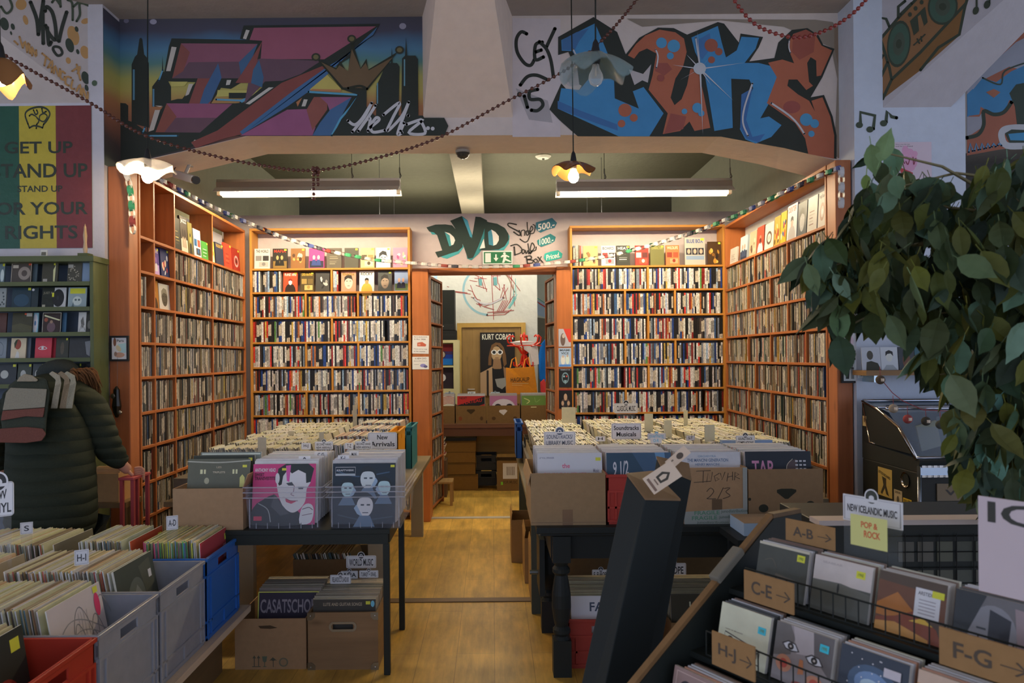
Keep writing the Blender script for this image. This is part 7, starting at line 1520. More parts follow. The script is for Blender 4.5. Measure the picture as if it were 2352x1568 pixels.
# ================= RIGHT FOREGROUND: tiered disc browser =================
O0=V(.68,1.9,0); U=V(.535,-.845,0).normalized(); NN=V(-.845,-.535,0).normalized()
br=thing('disc_browser','black tiered browser stand holding rows of discs at lower right','display stand',O0+U*.5); DK=(.022,.027,.023)
TZs=[1.035,.905,.775,.645]
for k in range(4):
    m=MB(); z=TZs[k]-.135; o=O0+NN*.145*k
    c=o+U*.62-NN*.03; m.obox(V(c.x,c.y,z-.008),U*1.34,NN*.17,V(0,0,.014),DK,'satin'); c=o+U*.62-NN*.115; m.obox(V(c.x,c.y,z+.03-.3),U*1.34,NN*.008,V(0,0,.6),DK,'satin'); make('tier',m,br)
# side board
side=[O0-U*.05-NN*.25,O0-U*.05+NN*.62]
m=MB(); e=U*.026
q0=[V(side[0].x,side[0].y,1.13),V(side[0].x,side[0].y,.4)]
pa=[side[0]+V(0,0,1.055),side[0]+NN*.12+V(0,0,1.055),side[1]+V(0,0,.56),side[1]+V(0,0,.0),side[0]+V(0,0,.0)]
m.prism([p-e for p in pa],[p for p in pa],DK,'satin'); make('side_board',m,br)
m=MB(); m.bar(pa[1]-e/2+V(0,0,.006),pa[2]-e/2+V(0,0,.006),.018,.012,kc('54402c'),'wood_y'); m.bar(pa[0]-e/2+V(0,0,.006),pa[1]-e/2+V(0,0,.006),.022,.012,kc('443628'),'wood_y'); make('worn_edge',m,br)
g_=pa[1].lerp(pa[2],.17)-e/2+V(0,0,.016); g2=pa[1].lerp(pa[2],.30)-e/2+V(0,0,.016); m=MB(); m.bar(g_,g2,.032,.022,kc('504f4c'),'matte'); make('foam_pad',m,br,bevel=.004)
m=MB(); m.obox(V((O0+U*.62).x,(O0+U*.62).y,.2),U*1.3,NN*.3,V(0,0,.4),DK,'satin'); make('plinth',m,br)
# wire rails
for k in range(4):
    m=MB(); o=O0+NN*(.145*k+.052); z=TZs[k]-.135
    for zz_ in (z+.005,z+.062): m.tube([o+U*(-.0)+V(0,0,zz_),o+U*1.25+V(0,0,zz_)],.0022,(.02,.025,.022),'satin',5)
    for i in range(42): m.tube([o+U*(.03*i)+V(0,0,z+.003),o+U*(.03*i)+V(0,0,z+.062)],.0016,(.02,.025,.022),'satin',4)
    make('wire_rail',m,br)
def disc(k,u,bg,artf,label,w=.142,h=.125,out=0.02,st=None,lean=.22,dz=0,mat='wrap',name='compact_disc_case',edge='8a8a8e',cat='disc case'):
    o=O0+NN*(.145*k+out)+U*(u+w/2); z=TZs[k]-.135+.001+dz
    def af(A):
        if artf: artf(A)
        if st: A.rect(st[1],st[2],st[1]+.15,st[2]+.13,st[0]); A.text('1990',st[1]+.03,st[2]+.035,st[1]+.12,st[2]+.095,'4a5a20')
    return facing(name,V(o.x,o.y,z),U,NN,w,h,.009,bg,af,label,cat,lean=lean,gain=kc,mat=mat,edge=edge)
YL='c4cc28'; BL='2c8cb4'
disc(0,.0,'32342f',lambda A:(A.poly([(.35,.95),(.4,.55),(.8,.6),(.85,.98)],'3f3c36'),A.stroke([(.4,.58),(.8,.62)],.02,'4a463c'),A.stroke([(.15,.35),(.3,.3),(.4,.45)],.02,'3e3c34'),A.rect(0,0,1,.05,'8a8880')),'dark sleeved disc case under the A-B card, first on the top tier',st=(YL,.78,.1))
disc(0,.158,'8c888c',lambda A:(A.rect(0,.45,1,1,'3e403e'),A.poly([(.0,.45),(.5,.42),(1,.5),(1,.6),(0,.6)],'4a4c4a'),A.ell(.46,.52,.02,.09,'26282a'),A.text('SEABEAR',.15,.08,.5,.12,'7c787e')),'grey landscape disc case with a tiny figure, second on the top tier',st=(YL,.74,.12))
disc(0,.316,'3a3028',lambda A:(A.poly([(0,.15),(1,.2),(1,.6),(0,.8)],'4c3224'),A.poly([(0,.55),(.3,.3),(.55,.55),(.3,.75),(0,.75)],'7a4e24'),A.poly([(.3,.7),(.55,.55),(.9,.75),(1,1),(0,1),(0,.8)],'5c3020'),A.poly([(.5,.72),(.7,.62),(.85,.72)],'a07a30'),A.poly([(.0,.86),(.3,.8),(.8,.95),(.8,1),(0,1)],'8a6434'),A.rect(.56,.14,.92,.62,'9a98a4'),A.text('ARSTIDIR',.6,.19,.84,.25,'3c3c44'),[A.rect(.62,.32+.055*i,.86,.335+.055*i,'6c6a74') for i in range(5)],A.rect(.80,.14,.97,.25,YL)),'orange brown landscape disc case with a white round cornered sticker on the top tier')
disc(0,.474,'4c4c52',lambda A:(A.ell(.5,.55,.3,.42,'5e606a',20),A.poly([(0,0),(.4,0),(.3,.3),(.2,.6),(.15,1),(0,1)],'23262a'),A.poly([(.45,.2),(.72,.3),(.7,.9),(.5,1),(.45,.6)],'24262c'),A.poly([(.75,.1),(1,.12),(1,1),(.85,1)],'6a6068'),A.rect(.3,.5,.42,.53,'2a2e34')),'blurred grey portrait disc case above the F-G card on the top tier')
disc(0,.632,'37362f',lambda A:(A.rect(0,0,1,.2,'6a6862'),A.rect(.1,.3,.5,.38,'6a645c'),A.rect(.1,.5,.6,.53,'5a564e')),'dark olive disc case at the right edge of the top tier',st=(YL,.6,.05))
disc(1,.0,'a59a8c',lambda A:(A.stroke([(.14,.52),(.86,.66),(.86,.92),(.14,.78)],.022,'33302e',smooth=0,closed=True),[(A.ell(.26+.17*i,.66+.034*i,.055,.09,'5a544c',12),A.ell(.26+.17*i,.61+.034*i,.055,.04,'33302e',10)) for i in range(4)],A.text('come on die young',.14,.45,.5,.48,'5a544c')),'cream disc case with four small portraits in a frame, second tier',st=(BL,.78,.22))
def eyes(A):
    A.poly([(0,0),(.25,.0),(.35,.2),(.3,.5),(0,.6)],'4c4a4c'); A.poly([(.62,.0),(1,.0),(1,.7),(.8,.5),(.6,.3)],'48464a'); A.poly([(.3,0),(.65,0),(.7,.4),(.4,.45)],'7c7880')
    for x,y in ((.28,.36),(.7,.46)):
        A.poly([(x-.15,y-.02),(x-.04,y-.09),(x+.09,y-.07),(x+.17,y+.05),(x+.04,y+.09),(x-.08,y+.07)],'2c2a2c'); A.poly([(x-.12,y-.01),(x-.04,y-.065),(x+.08,y-.05),(x+.14,y+.045),(x+.04,y+.065),(x-.07,y+.05)],'b0acb0'); A.ell(x+.01,y,.055,.06,'262628',16); A.ell(x+.01,y,.02,.02,'8a8688')
    A.ell(.2,.68,.14,.15,'8c6454'); A.ell(.2,.68,.07,.08,'883c34'); A.ell(.75,.84,.15,.14,'8c6454'); A.ell(.75,.84,.08,.08,'883c34'); A.poly([(.47,.52),(.53,.52),(.56,.75),(.46,.78)],'8a5c44'); A.ell(.5,.95,.12,.05,'6a3430')
disc(1,.158,'68646a',eyes,'disc case with a painted face, wide eyes and orange cheeks, second tier',st=(BL,.78,.14))
disc(1,.316,'262c38',lambda A:(A.ell(.5,.5,.36,.3,'34445c',20),A.ell(.5,.5,.26,.2,'50668a',18),A.ell(.48,.52,.15,.1,'7c90a8',14),[A.ell(R.uniform(.05,.95),R.uniform(.05,.95),.012,.012,'c8c4a8',6) for _ in range(26)],A.rect(.66,.16,.9,.3,'8c8a98')),'dark blue glittering disc case with a pale cloud, second tier')
disc(1,.474,'8c7c74',lambda A:(A.rect(0,.2,1,.5,'8a6a3c'),A.rect(0,.5,1,1,'5c7484')),'disc case with orange and blue bands under the F-G card, second tier')
disc(1,.632,'5c7484',None,'blue grey disc case at the right edge of the second tier')
disc(2,-.02,'6a5a5c',lambda A:(A.stroke([(.07,.07),(.93,.07),(.93,.93),(.07,.93)],.02,'8a7a7c',smooth=0,closed=True),A.ell(.3,.35,.14,.16,'28262a',20),A.rect(.2,.34,.4,.355,'6a5a5c')),'dusky pink disc case with a black dot, third tier',st=(YL,.8,.12))
disc(2,.14,'4c4c3c',None,'olive disc case beside the dusky pink one, third tier')
disc(2,.30,'3a4048',None,'dark grey blue disc case, middle of the third tier'); disc(2,.46,'6a625c',None,'taupe disc case toward the right of the third tier')
# rows of further discs standing behind the front ones
nn=['first','second','third','fourth','fifth']
for k in range(3):
    for s_ in range(5 if k<2 else 3):
        for j in range(1,5):
            c_=R.choice(['8a8a90','b8b4b0','5a4a44','a89c94','3a3e44','8c6a5c','c4c0bc'])
            o=O0+NN*(.145*k+.02-.0125*j)+U*(.158*s_+.071); z=TZs[k]-.134
            facing('compact_disc_case',V(o.x,o.y,z),U,NN,.142,.125,.009,c_,None,'disc case behind the front one in the %s pile of the %s tier'%(nn[s_],nn[k].replace('first','top')),'disc case',lean=.22-.01*j,group='disc cases behind the front one, %s pile, %s tier'%(nn[s_],nn[k].replace('first','top')),gain=kc,mat='sleeve')
def ccard(txt,px,py,w,h,Yd,label,rot,hd='26241f'):
    c=P(px,py,Yd); up=V(0,0,1)*math.cos(rot)-U*math.sin(rot); rt=U*math.cos(rot)+V(0,0,1)*math.sin(rot)*-1
    rt=(U*math.cos(rot)-V(0,0,1)*math.sin(rot)).normalized(); up=(V(0,0,1)*math.cos(rot)+U*math.sin(rot)).normalized()
    m=MB(); m.obox(c,rt*w,up*h,NN*.004,kc('6c553c'),'card'); A=Art(m,uvplane(c-rt*w/2+up*h/2+NN*.0025,rt*w,-up*h,NN),mat='matte')
    A.text(txt,.16,.28,.58,.72,'3a3430'); A.stroke([(.68,.52),(.93,.52)],.03,'3a3430',smooth=0); A.stroke([(.84,.36),(.93,.52),(.83,.68)],.03,'3a3430',smooth=0)
    make('divider_card',m,label=label,cat='divider card')
ccard('A-B',1860,1226,.135,.055,1.84,'cardboard divider card marked A-B with an arrow, top tier',.0)
ccard('C-E',1765,1358,.135,.07,1.72,'cardboard divider card marked C-E with an arrow above the cream disc case',.0)
ccard('H-J',1684,1505,.115,.075,1.62,'cardboard divider card marked H-J with an arrow, second tier',.0)
ccard('F-G',2262,1512,.155,.07,1.33,'cardboard divider card marked F-G with an arrow at the lower right',.0)
# signs on the browser
def bsign(px,py,w,h,Yd,lines,label,bg='a0a0b0',tab=True,depth=.003,post=.12,extra=None):
    c=P(px,py,Yd); t=thing('divider_sign',label,'sign',c-V(0,0,h/2+post)); m=MB(); m.obox(c,U*w,V(0,0,h),NN*depth,kc(bg),'satin')
    A=Art(m,uvplane(c-U*w/2+V(0,0,h/2)+NN*(depth/2+.0005),U*w,V(0,0,-h),NN),mat='satin')
    A.stroke([(.03,.06),(.97,.06),(.97,.94),(.03,.94)],.012,'4a4a54',smooth=0,closed=True)
    for i,l in enumerate(lines): A.text(l,.08,.34,.92,.62,'2a2a30')
    if tab: A.ell(.5,-.04,.12,.3,bg,20); A.ell(.5,-.04,.10,.25,'2a2e2c',20); A.ell(.5,.0,.045,.1,bg,12); A.rect(.38,.05,.62,.16,bg)
    if extra: extra(A)
    make('plate',m,t); m=MB(); m.obox(c-V(0,0,h/2+post/2-.02),U*w*.98,V(0,0,post+.04),NN*.002,(.5,.55,.55),'clearer'); make('acrylic_holder',m,t)
bsign(2003,1174,.142,.062,1.72,['NEW ICELANDIC MUSIC'],'white sign reading NEW ICELANDIC MUSIC over the browser')
c=P(1995,1222,1.66); m=MB(); m.obox(c,U*.085,V(0,0,.07),NN*.0012,kc('b0a468'),'matte'); A=Art(m,uvplane(c-U*.0425+V(0,0,.035)+NN*.0012,U*.085,V(0,0,-.07),NN),mat='matte'); A.text('POP &',.3,.18,.75,.38,'9c4a34'); A.text('ROCK',.38,.46,.82,.68,'9c4a34'); make('sticky_note',m,label='yellow sticky note reading POP and ROCK on the Icelandic music sign',cat='note')
c=P(2362,1268,1.30); m=MB(); m.obox(c,U*.16,V(0,0,.175),NN*.002,kc('8c8694'),'satin'); A=Art(m,uvplane(c-U*.08+V(0,0,.0875)+NN*.0015,U*.16,V(0,0,-.175),NN),mat='satin'); A.text('ICE',.1,.04,.95,.26,'2a2c2c'); make('paper_sign',m,label='large white paper sign starting with ICE at the right edge',cat='sign')
# black cabinet with racks behind the browser
t=thing('record_cabinet','black wire fronted disc cabinet standing behind the browser','cabinet',V(1.4,2.75,0))
m=MB(); cz=P(2000,1205,2.6).z; m.box(1.16,2.1,2.6,3.0,0,cz,DK,'satin'); make('cabinet_body',m,t,bevel=.003)
m=MB(); m.box(1.14,1.75,2.59,2.67,cz+.0005,cz+.018,kc('8a848a'),'satin'); make('top_board',m,t)  # stands for a thin stack of white paper lying on the cabinet
m=MB()
for i in range(5): m.tube([V(1.36,2.593,cz-.04-.055*i),V(2.05,2.593,cz-.04-.055*i)],.002,(.02,.022,.02),'satin',4)
for i in range(12): m.tube([V(1.38+.06*i,2.59,cz-.03),V(1.38+.06*i,2.59,cz-.32)],.002,(.02,.022,.02),'satin',4)
make('wire_front',m,t)
for r_ in range(2):
    for i in range(9):
        m=MB(); x=1.42+.068*i; m.box(x,x+.055,2.597,2.5998,cz-.13-.1*r_,cz-.06-.1*r_,jit(kc('3c3e3c'),.2),'satin'); make('display_card',m,t)
# leaning black display columns with worn tops
def slant(label,topq,Yt,botq,Yb,tagart=None):
    t=thing('leaning_column',label,'stand',P(*botq[0],Yb))
    T=[P(x,y,Yt+d) for x,y,d in topq]; B=[P(x,y,Yb+d) for (x,y),(_,_,d) in zip(botq,topq)]
    for b_ in B: b_.z=max(0.0,min(b_.z,.02)) if False else b_.z
    # continue to the floor
    B2=[]
    for t_,b_ in zip(T,B):
        d=b_-t_; k=(t_.z)/(t_.z-b_.z) if t_.z-b_.z>.05 else 1; B2.append(t_+d*k)
    for b_ in B2: b_.z=0
    m=MB(); m.prism(B2,T,(.020,.027,.026),'matte'); make('column_body',m,t,bevel=.003)
    m=MB(); Tc=sum(T,V(0,0,0))/4; m.prism([Tc+(p-Tc)*1.02+V(0,0,.0008) for p in T],[Tc+(p-Tc)*1.02+V(0,0,.007) for p in T],kc('5c4a38'),'wood_y'); make('worn_top',m,t)
    return t,T
slant('leaning black column with worn brown top, nearer of two, left of the browser',[(1440,1092,0),(1482,1148,-.10),(1562,1150,-.04),(1500,1086,.10)],2.30,[(1320,1640),(1362,1700),(1455,1700),(1400,1640)],2.12)
slant('leaning black column with worn brown top, farther of two, behind the first',[(1508,1052,0),(1520,1076,-.06),(1588,1104,-.03),(1582,1068,.07)],2.52,[(1420,1560),(1432,1585),(1500,1590),(1500,1560)],2.40)
def tagp(px,py,w,h,Y,ang,label,artf):
    c=P(px,py,Y); rt=V(math.cos(ang),-.15,math.sin(ang)).normalized(); up=V(-math.sin(ang),.1,math.cos(ang)).normalized(); n=rt.cross(up); n=-n if n.y>0 else n
    m=MB(); m.obox(c,rt*w,up*h,n*.0015,kc('948880'),'satin'); A=Art(m,uvplane(c-rt*w/2+up*h/2+n*.0012,rt*w,-up*h,n),mat='satin'); artf(A); make('paper_tag',m,label=label,cat='tag')
tagp(1521,1096,.095,.055,2.1,.62,'cream paper tag with a black pointed emblem on the nearer leaning column',lambda A:(A.poly([(.35,.3),(.6,.25),(.78,.5),(.6,.75),(.35,.7)],'2c2a26'),A.poly([(.42,.4),(.58,.38),(.68,.5),(.58,.62),(.42,.6)],'948880'),A.rect(.08,.15,.16,.9,'5a4a44'),A.rect(.25,.35,.29,.7,'5a4a44')))
tagp(1557,1050,.075,.03,2.2,.75,'narrow cream paper tag sticking up behind the emblem tag',lambda A:(A.ell(.6,.5,.15,.3,'3a3430'),A.rect(.1,.3,.3,.45,'5a5048')))

# ================= RIGHT WALL, JUKEBOX, PLANT =================
def yoy(A):
    A.text('Give a guy the eye',.04,.03,.42,.05,'4a444c'); A.text('and he is a friend',.04,.06,.5,.08,'4a444c')
    for x,y,rx,ry in ((.3,.14,.09,.08),(.42,.17,.1,.06),(.55,.2,.08,.05),(.2,.3,.1,.12),(.35,.33,.12,.12),(.52,.32,.1,.12),(.4,.44,.15,.06),(.12,.23,.06,.05)): A.ell(x,y,rx,ry,'8c6a88',14)
    A.poly([(.12,.42),(.25,.45),(.5,.52),(.48,.56),(.3,.6),(.18,.52)],'7a3038'); A.poly([(.08,.66),(.3,.6),(.5,.58),(.52,.72),(.4,.8),(.1,.76)],'4a4c44'); [A.ell(R.uniform(.12,.48),R.uniform(.62,.76),.03,.02,'8a8c80',6) for _ in range(12)]
    for s_ in ([(.22,.28),(.27,.36)],[(.33,.26),(.4,.3),(.36,.38),(.31,.33)],[(.5,.26),(.52,.38),(.57,.28)]): A.stroke(s_,.02,'5a2438')
pinned(2054,326,2140,462,4.495,'8a8294',yoy,'poster with pink bubble lettering pinned on the white right pillar','poster','poster',gain=kc)
pinned(1974,556,2030,604,4.495,'848a98',lambda A:([A.rect(.15,.1+.09*i,.85,.13+.09*i,'4a505c') for i in range(8)],A.ell(.5,.45,.1,.3,'4a6494'),A.text('DWSOS',.2,.85,.8,.93,'2c3038')),'small white printed flyer on the right pillar behind the leaves','paper','paper_note',gain=kc)
zs_=P(2050,850,4.35).z
t=thing('wall_shelf','narrow wooden wall shelf with records propped on it above the jukebox','shelf',V(2.6,4.4,zs_-.03))
m=MB(); m.box(2.19,3.4,4.33,4.498,zs_-.03,zs_,kc('5a4630'),'wood_x'); make('shelf_board',m,t)
for x in (2.25,2.8,3.3):
    m=MB(); m.box(x,x+.02,4.36,4.498,zs_-.07,zs_-.031,kc('7a8a9a'),'metal'); make('bracket',m,t)
zs2=P(2150,732,4.35).z
t=thing('wall_shelf','upper narrow wooden wall shelf half hidden by the leaves','shelf',V(2.9,4.4,zs2-.03)); m=MB(); m.box(2.5,3.5,4.33,4.498,zs2-.03,zs2,kc('5a4630'),'wood_x'); make('shelf_board',m,t)
m=MB(); c=P(2155,705,4.4); m.box(c.x-.06,c.x+.06,4.38,4.45,zs2+.0005,zs2+.10,kc('7a6450'),'satin'); m.ball(V(c.x,4.378,zs2+.06),.02,kc('2c6484'),'gloss'); make('ornament_box',m,label='small tan ornament with a blue stone on the upper wall shelf',cat='ornament')
def ws(x0,x1,y0,bg,artf,lab):
    a=P(x0,850,4.39).x;b=P(x1,850,4.39).x; facing('vinyl_record',V((a+b)/2,4.40,zs_+.0005),V(1,0,0),V(0,-1,0),b-a,(850-y0)*4.4/F,.004,bg,artf,lab,'record',lean=.12,gain=kc)
ws(1983,2026,797,'7c8494',lambda A:(A.ell(.45,.35,.17,.2,'33332f',14),A.poly([(.2,1),(.25,.65),(.5,.6),(.85,.7),(1,1)],'24261f')),'pale record sleeve with a dark suited person, first on the wall shelf')
ws(2027,2066,797,'858d9c',lambda A:(A.ell(.5,.42,.2,.22,'8c9298',14),A.poly([(.28,.4),(.3,.2),(.5,.13),(.72,.2),(.74,.4),(.6,.28),(.4,.3)],'1e2022'),A.poly([(.1,1),(.3,.78),(.7,.78),(.95,1)],'6a727e')),'pale record sleeve with a dark haired person, second on the wall shelf')
ws(2068,2104,797,'2c3038',lambda A:A.ell(.5,.6,.25,.35,'4a342c'),'dark record sleeve with a brown figure, third on the wall shelf')
ws(2106,2190,793,'2c4654',lambda A:(A.ell(.3,.5,.06,.3,'8a7454'),A.ell(.3,.2,.05,.08,'8a7454'),A.poly([(.1,.6),(.5,.55),(.55,.75),(.1,.8)],'6a5c48')),'dark blue record sleeve with a dancing golden figure on the wall shelf')
m=MB(); c=P(2128,842,4.34); m.box(c.x-.012,c.x+.018,4.322,4.327,zs_-.03,zs_+.04,kc('9aa2b4'),'satin'); A=Art(m,uvplane(V(c.x-.012,4.3215,zs_+.04),V(.03,0,0),V(0,0,-.07),V(0,-1,0)),mat='satin'); A.text('100,-',.15,.2,.85,.4,'3a4460'); A.text('stk',.2,.5,.8,.7,'3a4460'); make('price_tag',m,label='white price tag on the edge of the wall shelf',cat='tag')
for x,y in ((1977,748),(1977,862)):
    c=P(x,y,4.49); m=MB(); m.box(c.x-.013,c.x+.013,4.485,4.499,c.z-.015,c.z+.015,kc('8a94a8'),'satin'); m.ball(V(c.x,4.484,c.z),.004,(.1,.12,.15),'satin',6,4); make('wall_clip',m,label='small white square wall clip %s the framed prints'%('above' if y<800 else 'beside the lower of'),cat='clip')
# string of little hanging ornaments
m=MB(); pth=[(2025,872),(2050,902),(2073,920),(2120,941),(2200,945),(2240,900)]; pp=[P(x,y,3.95) for x,y in pth]
t=thing('ornament_string','red string with small round knitted ornaments hanging before the jukebox','ornaments',pp[0]); m.tube(pp,.002,kc('6a2c34'),'satin',4)
make('string',m,t)
for (x,y,c_) in ((2022,872,'3a3430'),(2052,938,'6a6460'),(2085,962,'6a3438'),(2127,967,'2c2c2c'),(2160,975,'3a3c3c'),(2200,965,'5c5854')):
    m=MB(); c=P(x,y,3.95); m.ball(c,.024,kc(c_),'fabric',12,8); m.box(c.x-.008,c.x+.008,3.924,3.93,c.z-.008,c.z+.008,kc('9a8c88'),'satin'); a_=c+V(0,0,.02); m.tube([a_,a_+V(-.002,0,.05)],.0015,kc('6a2c34'),'satin',4); make('ornament',m,t,smooth=True)
# jukebox
jb=thing('jukebox','old chrome trimmed jukebox with glass lid against the right wall','jukebox',V(2.65,4.1,0)); JX0,JX1=2.222,3.02; JD=(.022,.025,.022)
zb=P(2110,1085,3.87).z; zlid=P(2000,925,4.35).z; zf=P(2110,1055,3.87).z
CH=(.62,.68,.78)
m=MB(); m.box(JX0,JX1,3.87,4.45,.05,zb-.0,JD,'satin'); make('cabinet_body',m,jb,bevel=.006)
m=MB(); m.prism([V(JX0,3.87,zb+.001),V(JX0,4.45,zb+.001),V(JX0,4.45,zb+.05+.05),V(JX0,3.85,zf)],[V(JX1,3.87,zb+.001),V(JX1,4.45,zb+.001),V(JX1,4.45,zb+.1),V(JX1,3.85,zf)],mul(JD,1.2),'satin'); 
m.box(JX0-.005,JX1+.005,3.838,3.869,zb-.02,zb+.035,(.45,.55,.66),'metal'); make('deck',m,jb)
for zz_ in (zb-.02,zb+.03):
    m=MB(); m.box(JX0,JX1,3.8335,3.8378,zz_+.001,zz_+.011,mul(CH,.6),'chrome')
    for i in range(26): m.box(JX0+.03*i,JX0+.03*i+.018,3.832,3.8376,zz_,zz_+.012,CH,'chrome')
    make('chrome_trim',m,jb)
hy=3.87; 
m=MB(); L_=[V(JX0,3.90,zf+.02),V(JX0,4.05,1.10),V(JX0,4.28,zlid-.03),V(JX0,4.45,zlid),V(JX0,4.45,zb+.1)]
m.poly(L_,mul(JD,.9),'satin'); m.poly([p+V(JX1-JX0,0,0) for p in L_],mul(JD,.9),'satin'); m.box(JX0,JX1,4.40,4.45,zb+.1,zlid,(.05,.08,.11),'satin'); make('lid_side',m,jb)
m=MB()
for x in (JX0,JX1):
    m.tube([V(x,3.88,zf),V(x,4.05,1.10),V(x,4.27,zlid-.03),V(x,4.44,zlid+.005)],.010,(.5,.45,.4),'chrome',8); m.tube([V(x,4.44,zlid),V(x,4.36,.98),V(x,4.30,zb+.1)],.006,(.5,.45,.4),'chrome',6)
m.tube([V(JX0,4.44,zlid+.006),V(JX1,4.44,zlid+.006)],.012,CH,'chrome',8); m.tube([V(JX0,4.27,zlid-.02),V(JX1,4.27,zlid-.02)],.007,CH,'chrome',8); m.tube([V(JX0,4.18,1.19),V(JX1,4.18,1.19)],.009,CH,'chrome',8); m.tube([V(JX0,3.88,zf+.006),V(JX1,3.88,zf+.006)],.008,CH,'chrome',8)
m.box(JX0-.004,JX0+.012,3.862,3.872,.08,zb-.022,CH,'chrome'); make('lid_frame',m,jb,smooth=True)
m=MB(); m.add([V(JX0+.01,3.90,zf+.012),V(JX1-.01,3.90,zf+.012),V(JX1-.01,4.17,1.17),V(JX0+.01,4.17,1.17)],[(0,1,2,3)],(.5,.6,.7),'glass'); m.add([V(JX0+.01,4.17,1.17),V(JX1-.01,4.17,1.17),V(JX1-.01,4.42,zlid),V(JX0+.01,4.42,zlid)],[(0,1,2,3)],(.5,.62,.75),'glass'); make('glass_lid',m,jb)
m=MB(); m.box(JX0+.05,JX1-.05,4.33,4.37,1.19,zlid-.02,kc('5a7086'),'satin'); m.box(JX0+.08,JX1-.08,4.325,4.3295,1.20,zlid-.05,(.02,.03,.03),'satin'); m.box(JX0+.3,JX0+.62,4.2,4.21,zf+.03,1.14,kc('3c4a54'),'satin'); m.ball(V(JX0+.46,4.195,zf+.03),.12,(.03,.035,.04),'gloss',20,10,(1,.05,1)); m.ball(V(JX0+.46,4.19,zf+.03),.03,kc('6a7a8a'),'gloss',12,8,(1,.05,1)); m.obox(V(JX0+.18,4.08,zf+.1),V(.11,0,.03),V(0,.01,0),V(-.03,0,.14),kc('5c6260'),'satin'); make('inner_panel',m,jb)
m=MB(); gx0,gx1=JX0+.10,JX1-.1; gz=P(2200,1150,3.86).z
m.box(gx0-.005,gx1,3.862,3.869,gz+.0,gz+.09,kc('50483e'),'satin'); A=Art(m,uvplane(V(gx0,3.861,gz+.09),V(gx1-gx0,0,0),V(0,0,-.09),V(0,-1,0)),mat='satin'); A.text('WURLITZER',.06,.35,.95,.68,'28282a'); make('name_panel',m,jb)
m=MB(); m.box(gx0-.01,gx1,3.864,3.869,.25,gz-.01,(.03,.06,.08),'satin'); 
for i in range(22): m.box(gx0+.02*i,gx0+.02*i+.006,3.857,3.8635,.25,gz-.02,CH,'chrome')
for i in range(16): m.box(gx0+.45,gx1,3.857,3.8635,gz-.04-.02*i,gz-.034-.02*i,CH,'chrome')
m.box(gx0-.012,gx1,3.850,3.8635,gz-.018,gz-.004,CH,'chrome'); make('grille',m,jb)
def stk(y0,y1,z0,z1,bg,artf,nm_):
    m=MB(); m.box(JX0-.0015,JX0-.0003,y0,y1,z0,z1,kc(bg),'satin'); A=Art(m,uvplane(V(JX0-.002,y1,z1),V(0,y0-y1,0),V(0,0,z0-z1),V(-1,0,0)),mat='satin'); artf(A); make('sticker',m,jb).__setitem__('label',nm_)
zz1=P(2030,1078,4.15).z
stk(4.12,4.27,zz1-.16,zz1,'7c6c40',lambda A:(A.poly([(.3,.3),(.6,.35),(.6,.6),(.8,.95),(.6,.9),(.5,.7),(.3,.95),(.2,.9),(.4,.6)],'28261f'),A.text('LITTLE RICHARD',.05,.1,.9,.2,'28261f',skew=.2)),'beige sticker with a black dancing figure')
stk(4.02,4.10,zz1-.19,zz1-.1,'7a7264',lambda A:(A.text('SOUL',.15,.06,.85,.2,'28261f'),A.ell(.5,.6,.15,.25,'3a3630')),'cream sticker reading SOUL'); stk(3.93,4.01,zz1-.26,zz1-.13,'8a7628',lambda A:(A.text('SOUL CITY',.08,.05,.92,.2,'28261f'),[A.rect(.1,.3+.12*i,.9,.36+.12*i,'3a3628') for i in range(5)]),'yellow and black lettered sticker')
stk(4.40,4.44,1.07,1.13,'8a7a58',lambda A:A.ell(.5,.4,.2,.25,'4a3a28'),'small beige sticker')
m=MB(); c=V(JX0-.004,3.985,zz1-.03); m.lathe([(.008,-.012),(.03,-.008),(.036,.0),(.042,.002)],c,(.55,.5,.4),'chrome',16,axis=V(-1,0,0)); make('lock_rosette',m,jb,smooth=True)
# plant
pl=thing('potted_plant','large leafy weeping fig plant reaching in from the right foreground','plant',V(1.95,2.3,0)); 
m=MB(); m.lathe([(.15,0),(.19,.33),(.2,.34),(.2,.37),(.17,.37),(.165,.33)],V(1.95,2.3,0),kc('5c3c2c'),'matte',24,cap=False); m.lathe([(.001,.33),(.166,.335)],V(1.95,2.3,0),(.04,.03,.02),'matte',20); make('pot',m,pl,smooth=True)
m=MB(); base=V(1.95,2.3,.33)
m.tube([base,V(1.93,2.3,.8),V(1.97,2.28,1.3),V(1.9,2.25,1.7),V(1.85,2.2,2.1)],[.03,.027,.024,.018,.01],kc('5a5040'),'matte',8)
poly1=[(2000,352),(2050,345),(2060,400),(2100,420),(2190,428),(2190,455),(2140,460),(2170,490),(2230,480),(2250,400),(2360,370),(2360,1180),(2290,1190),(2215,1090),(2190,1010),(2170,900),(2135,850),(2120,775),(2040,770),(1990,735),(1955,700),(1930,745),(1925,800),(1905,745),(1880,690),(1845,640),(1850,600),(1890,560),(1945,580),(1940,520),(1965,490),(1990,440),(2030,430)]
def inside(x,y,pg):
    c=False; n=len(pg); j=n-1
    for i in range(n):
        if ((pg[i][1]>y)!=(pg[j][1]>y)) and x<(pg[j][0]-pg[i][0])*(y-pg[i][1])/(pg[j][1]-pg[i][1])+pg[i][0]: c=not c
        j=i
    return c
RP=random.Random(5)
br_=[]
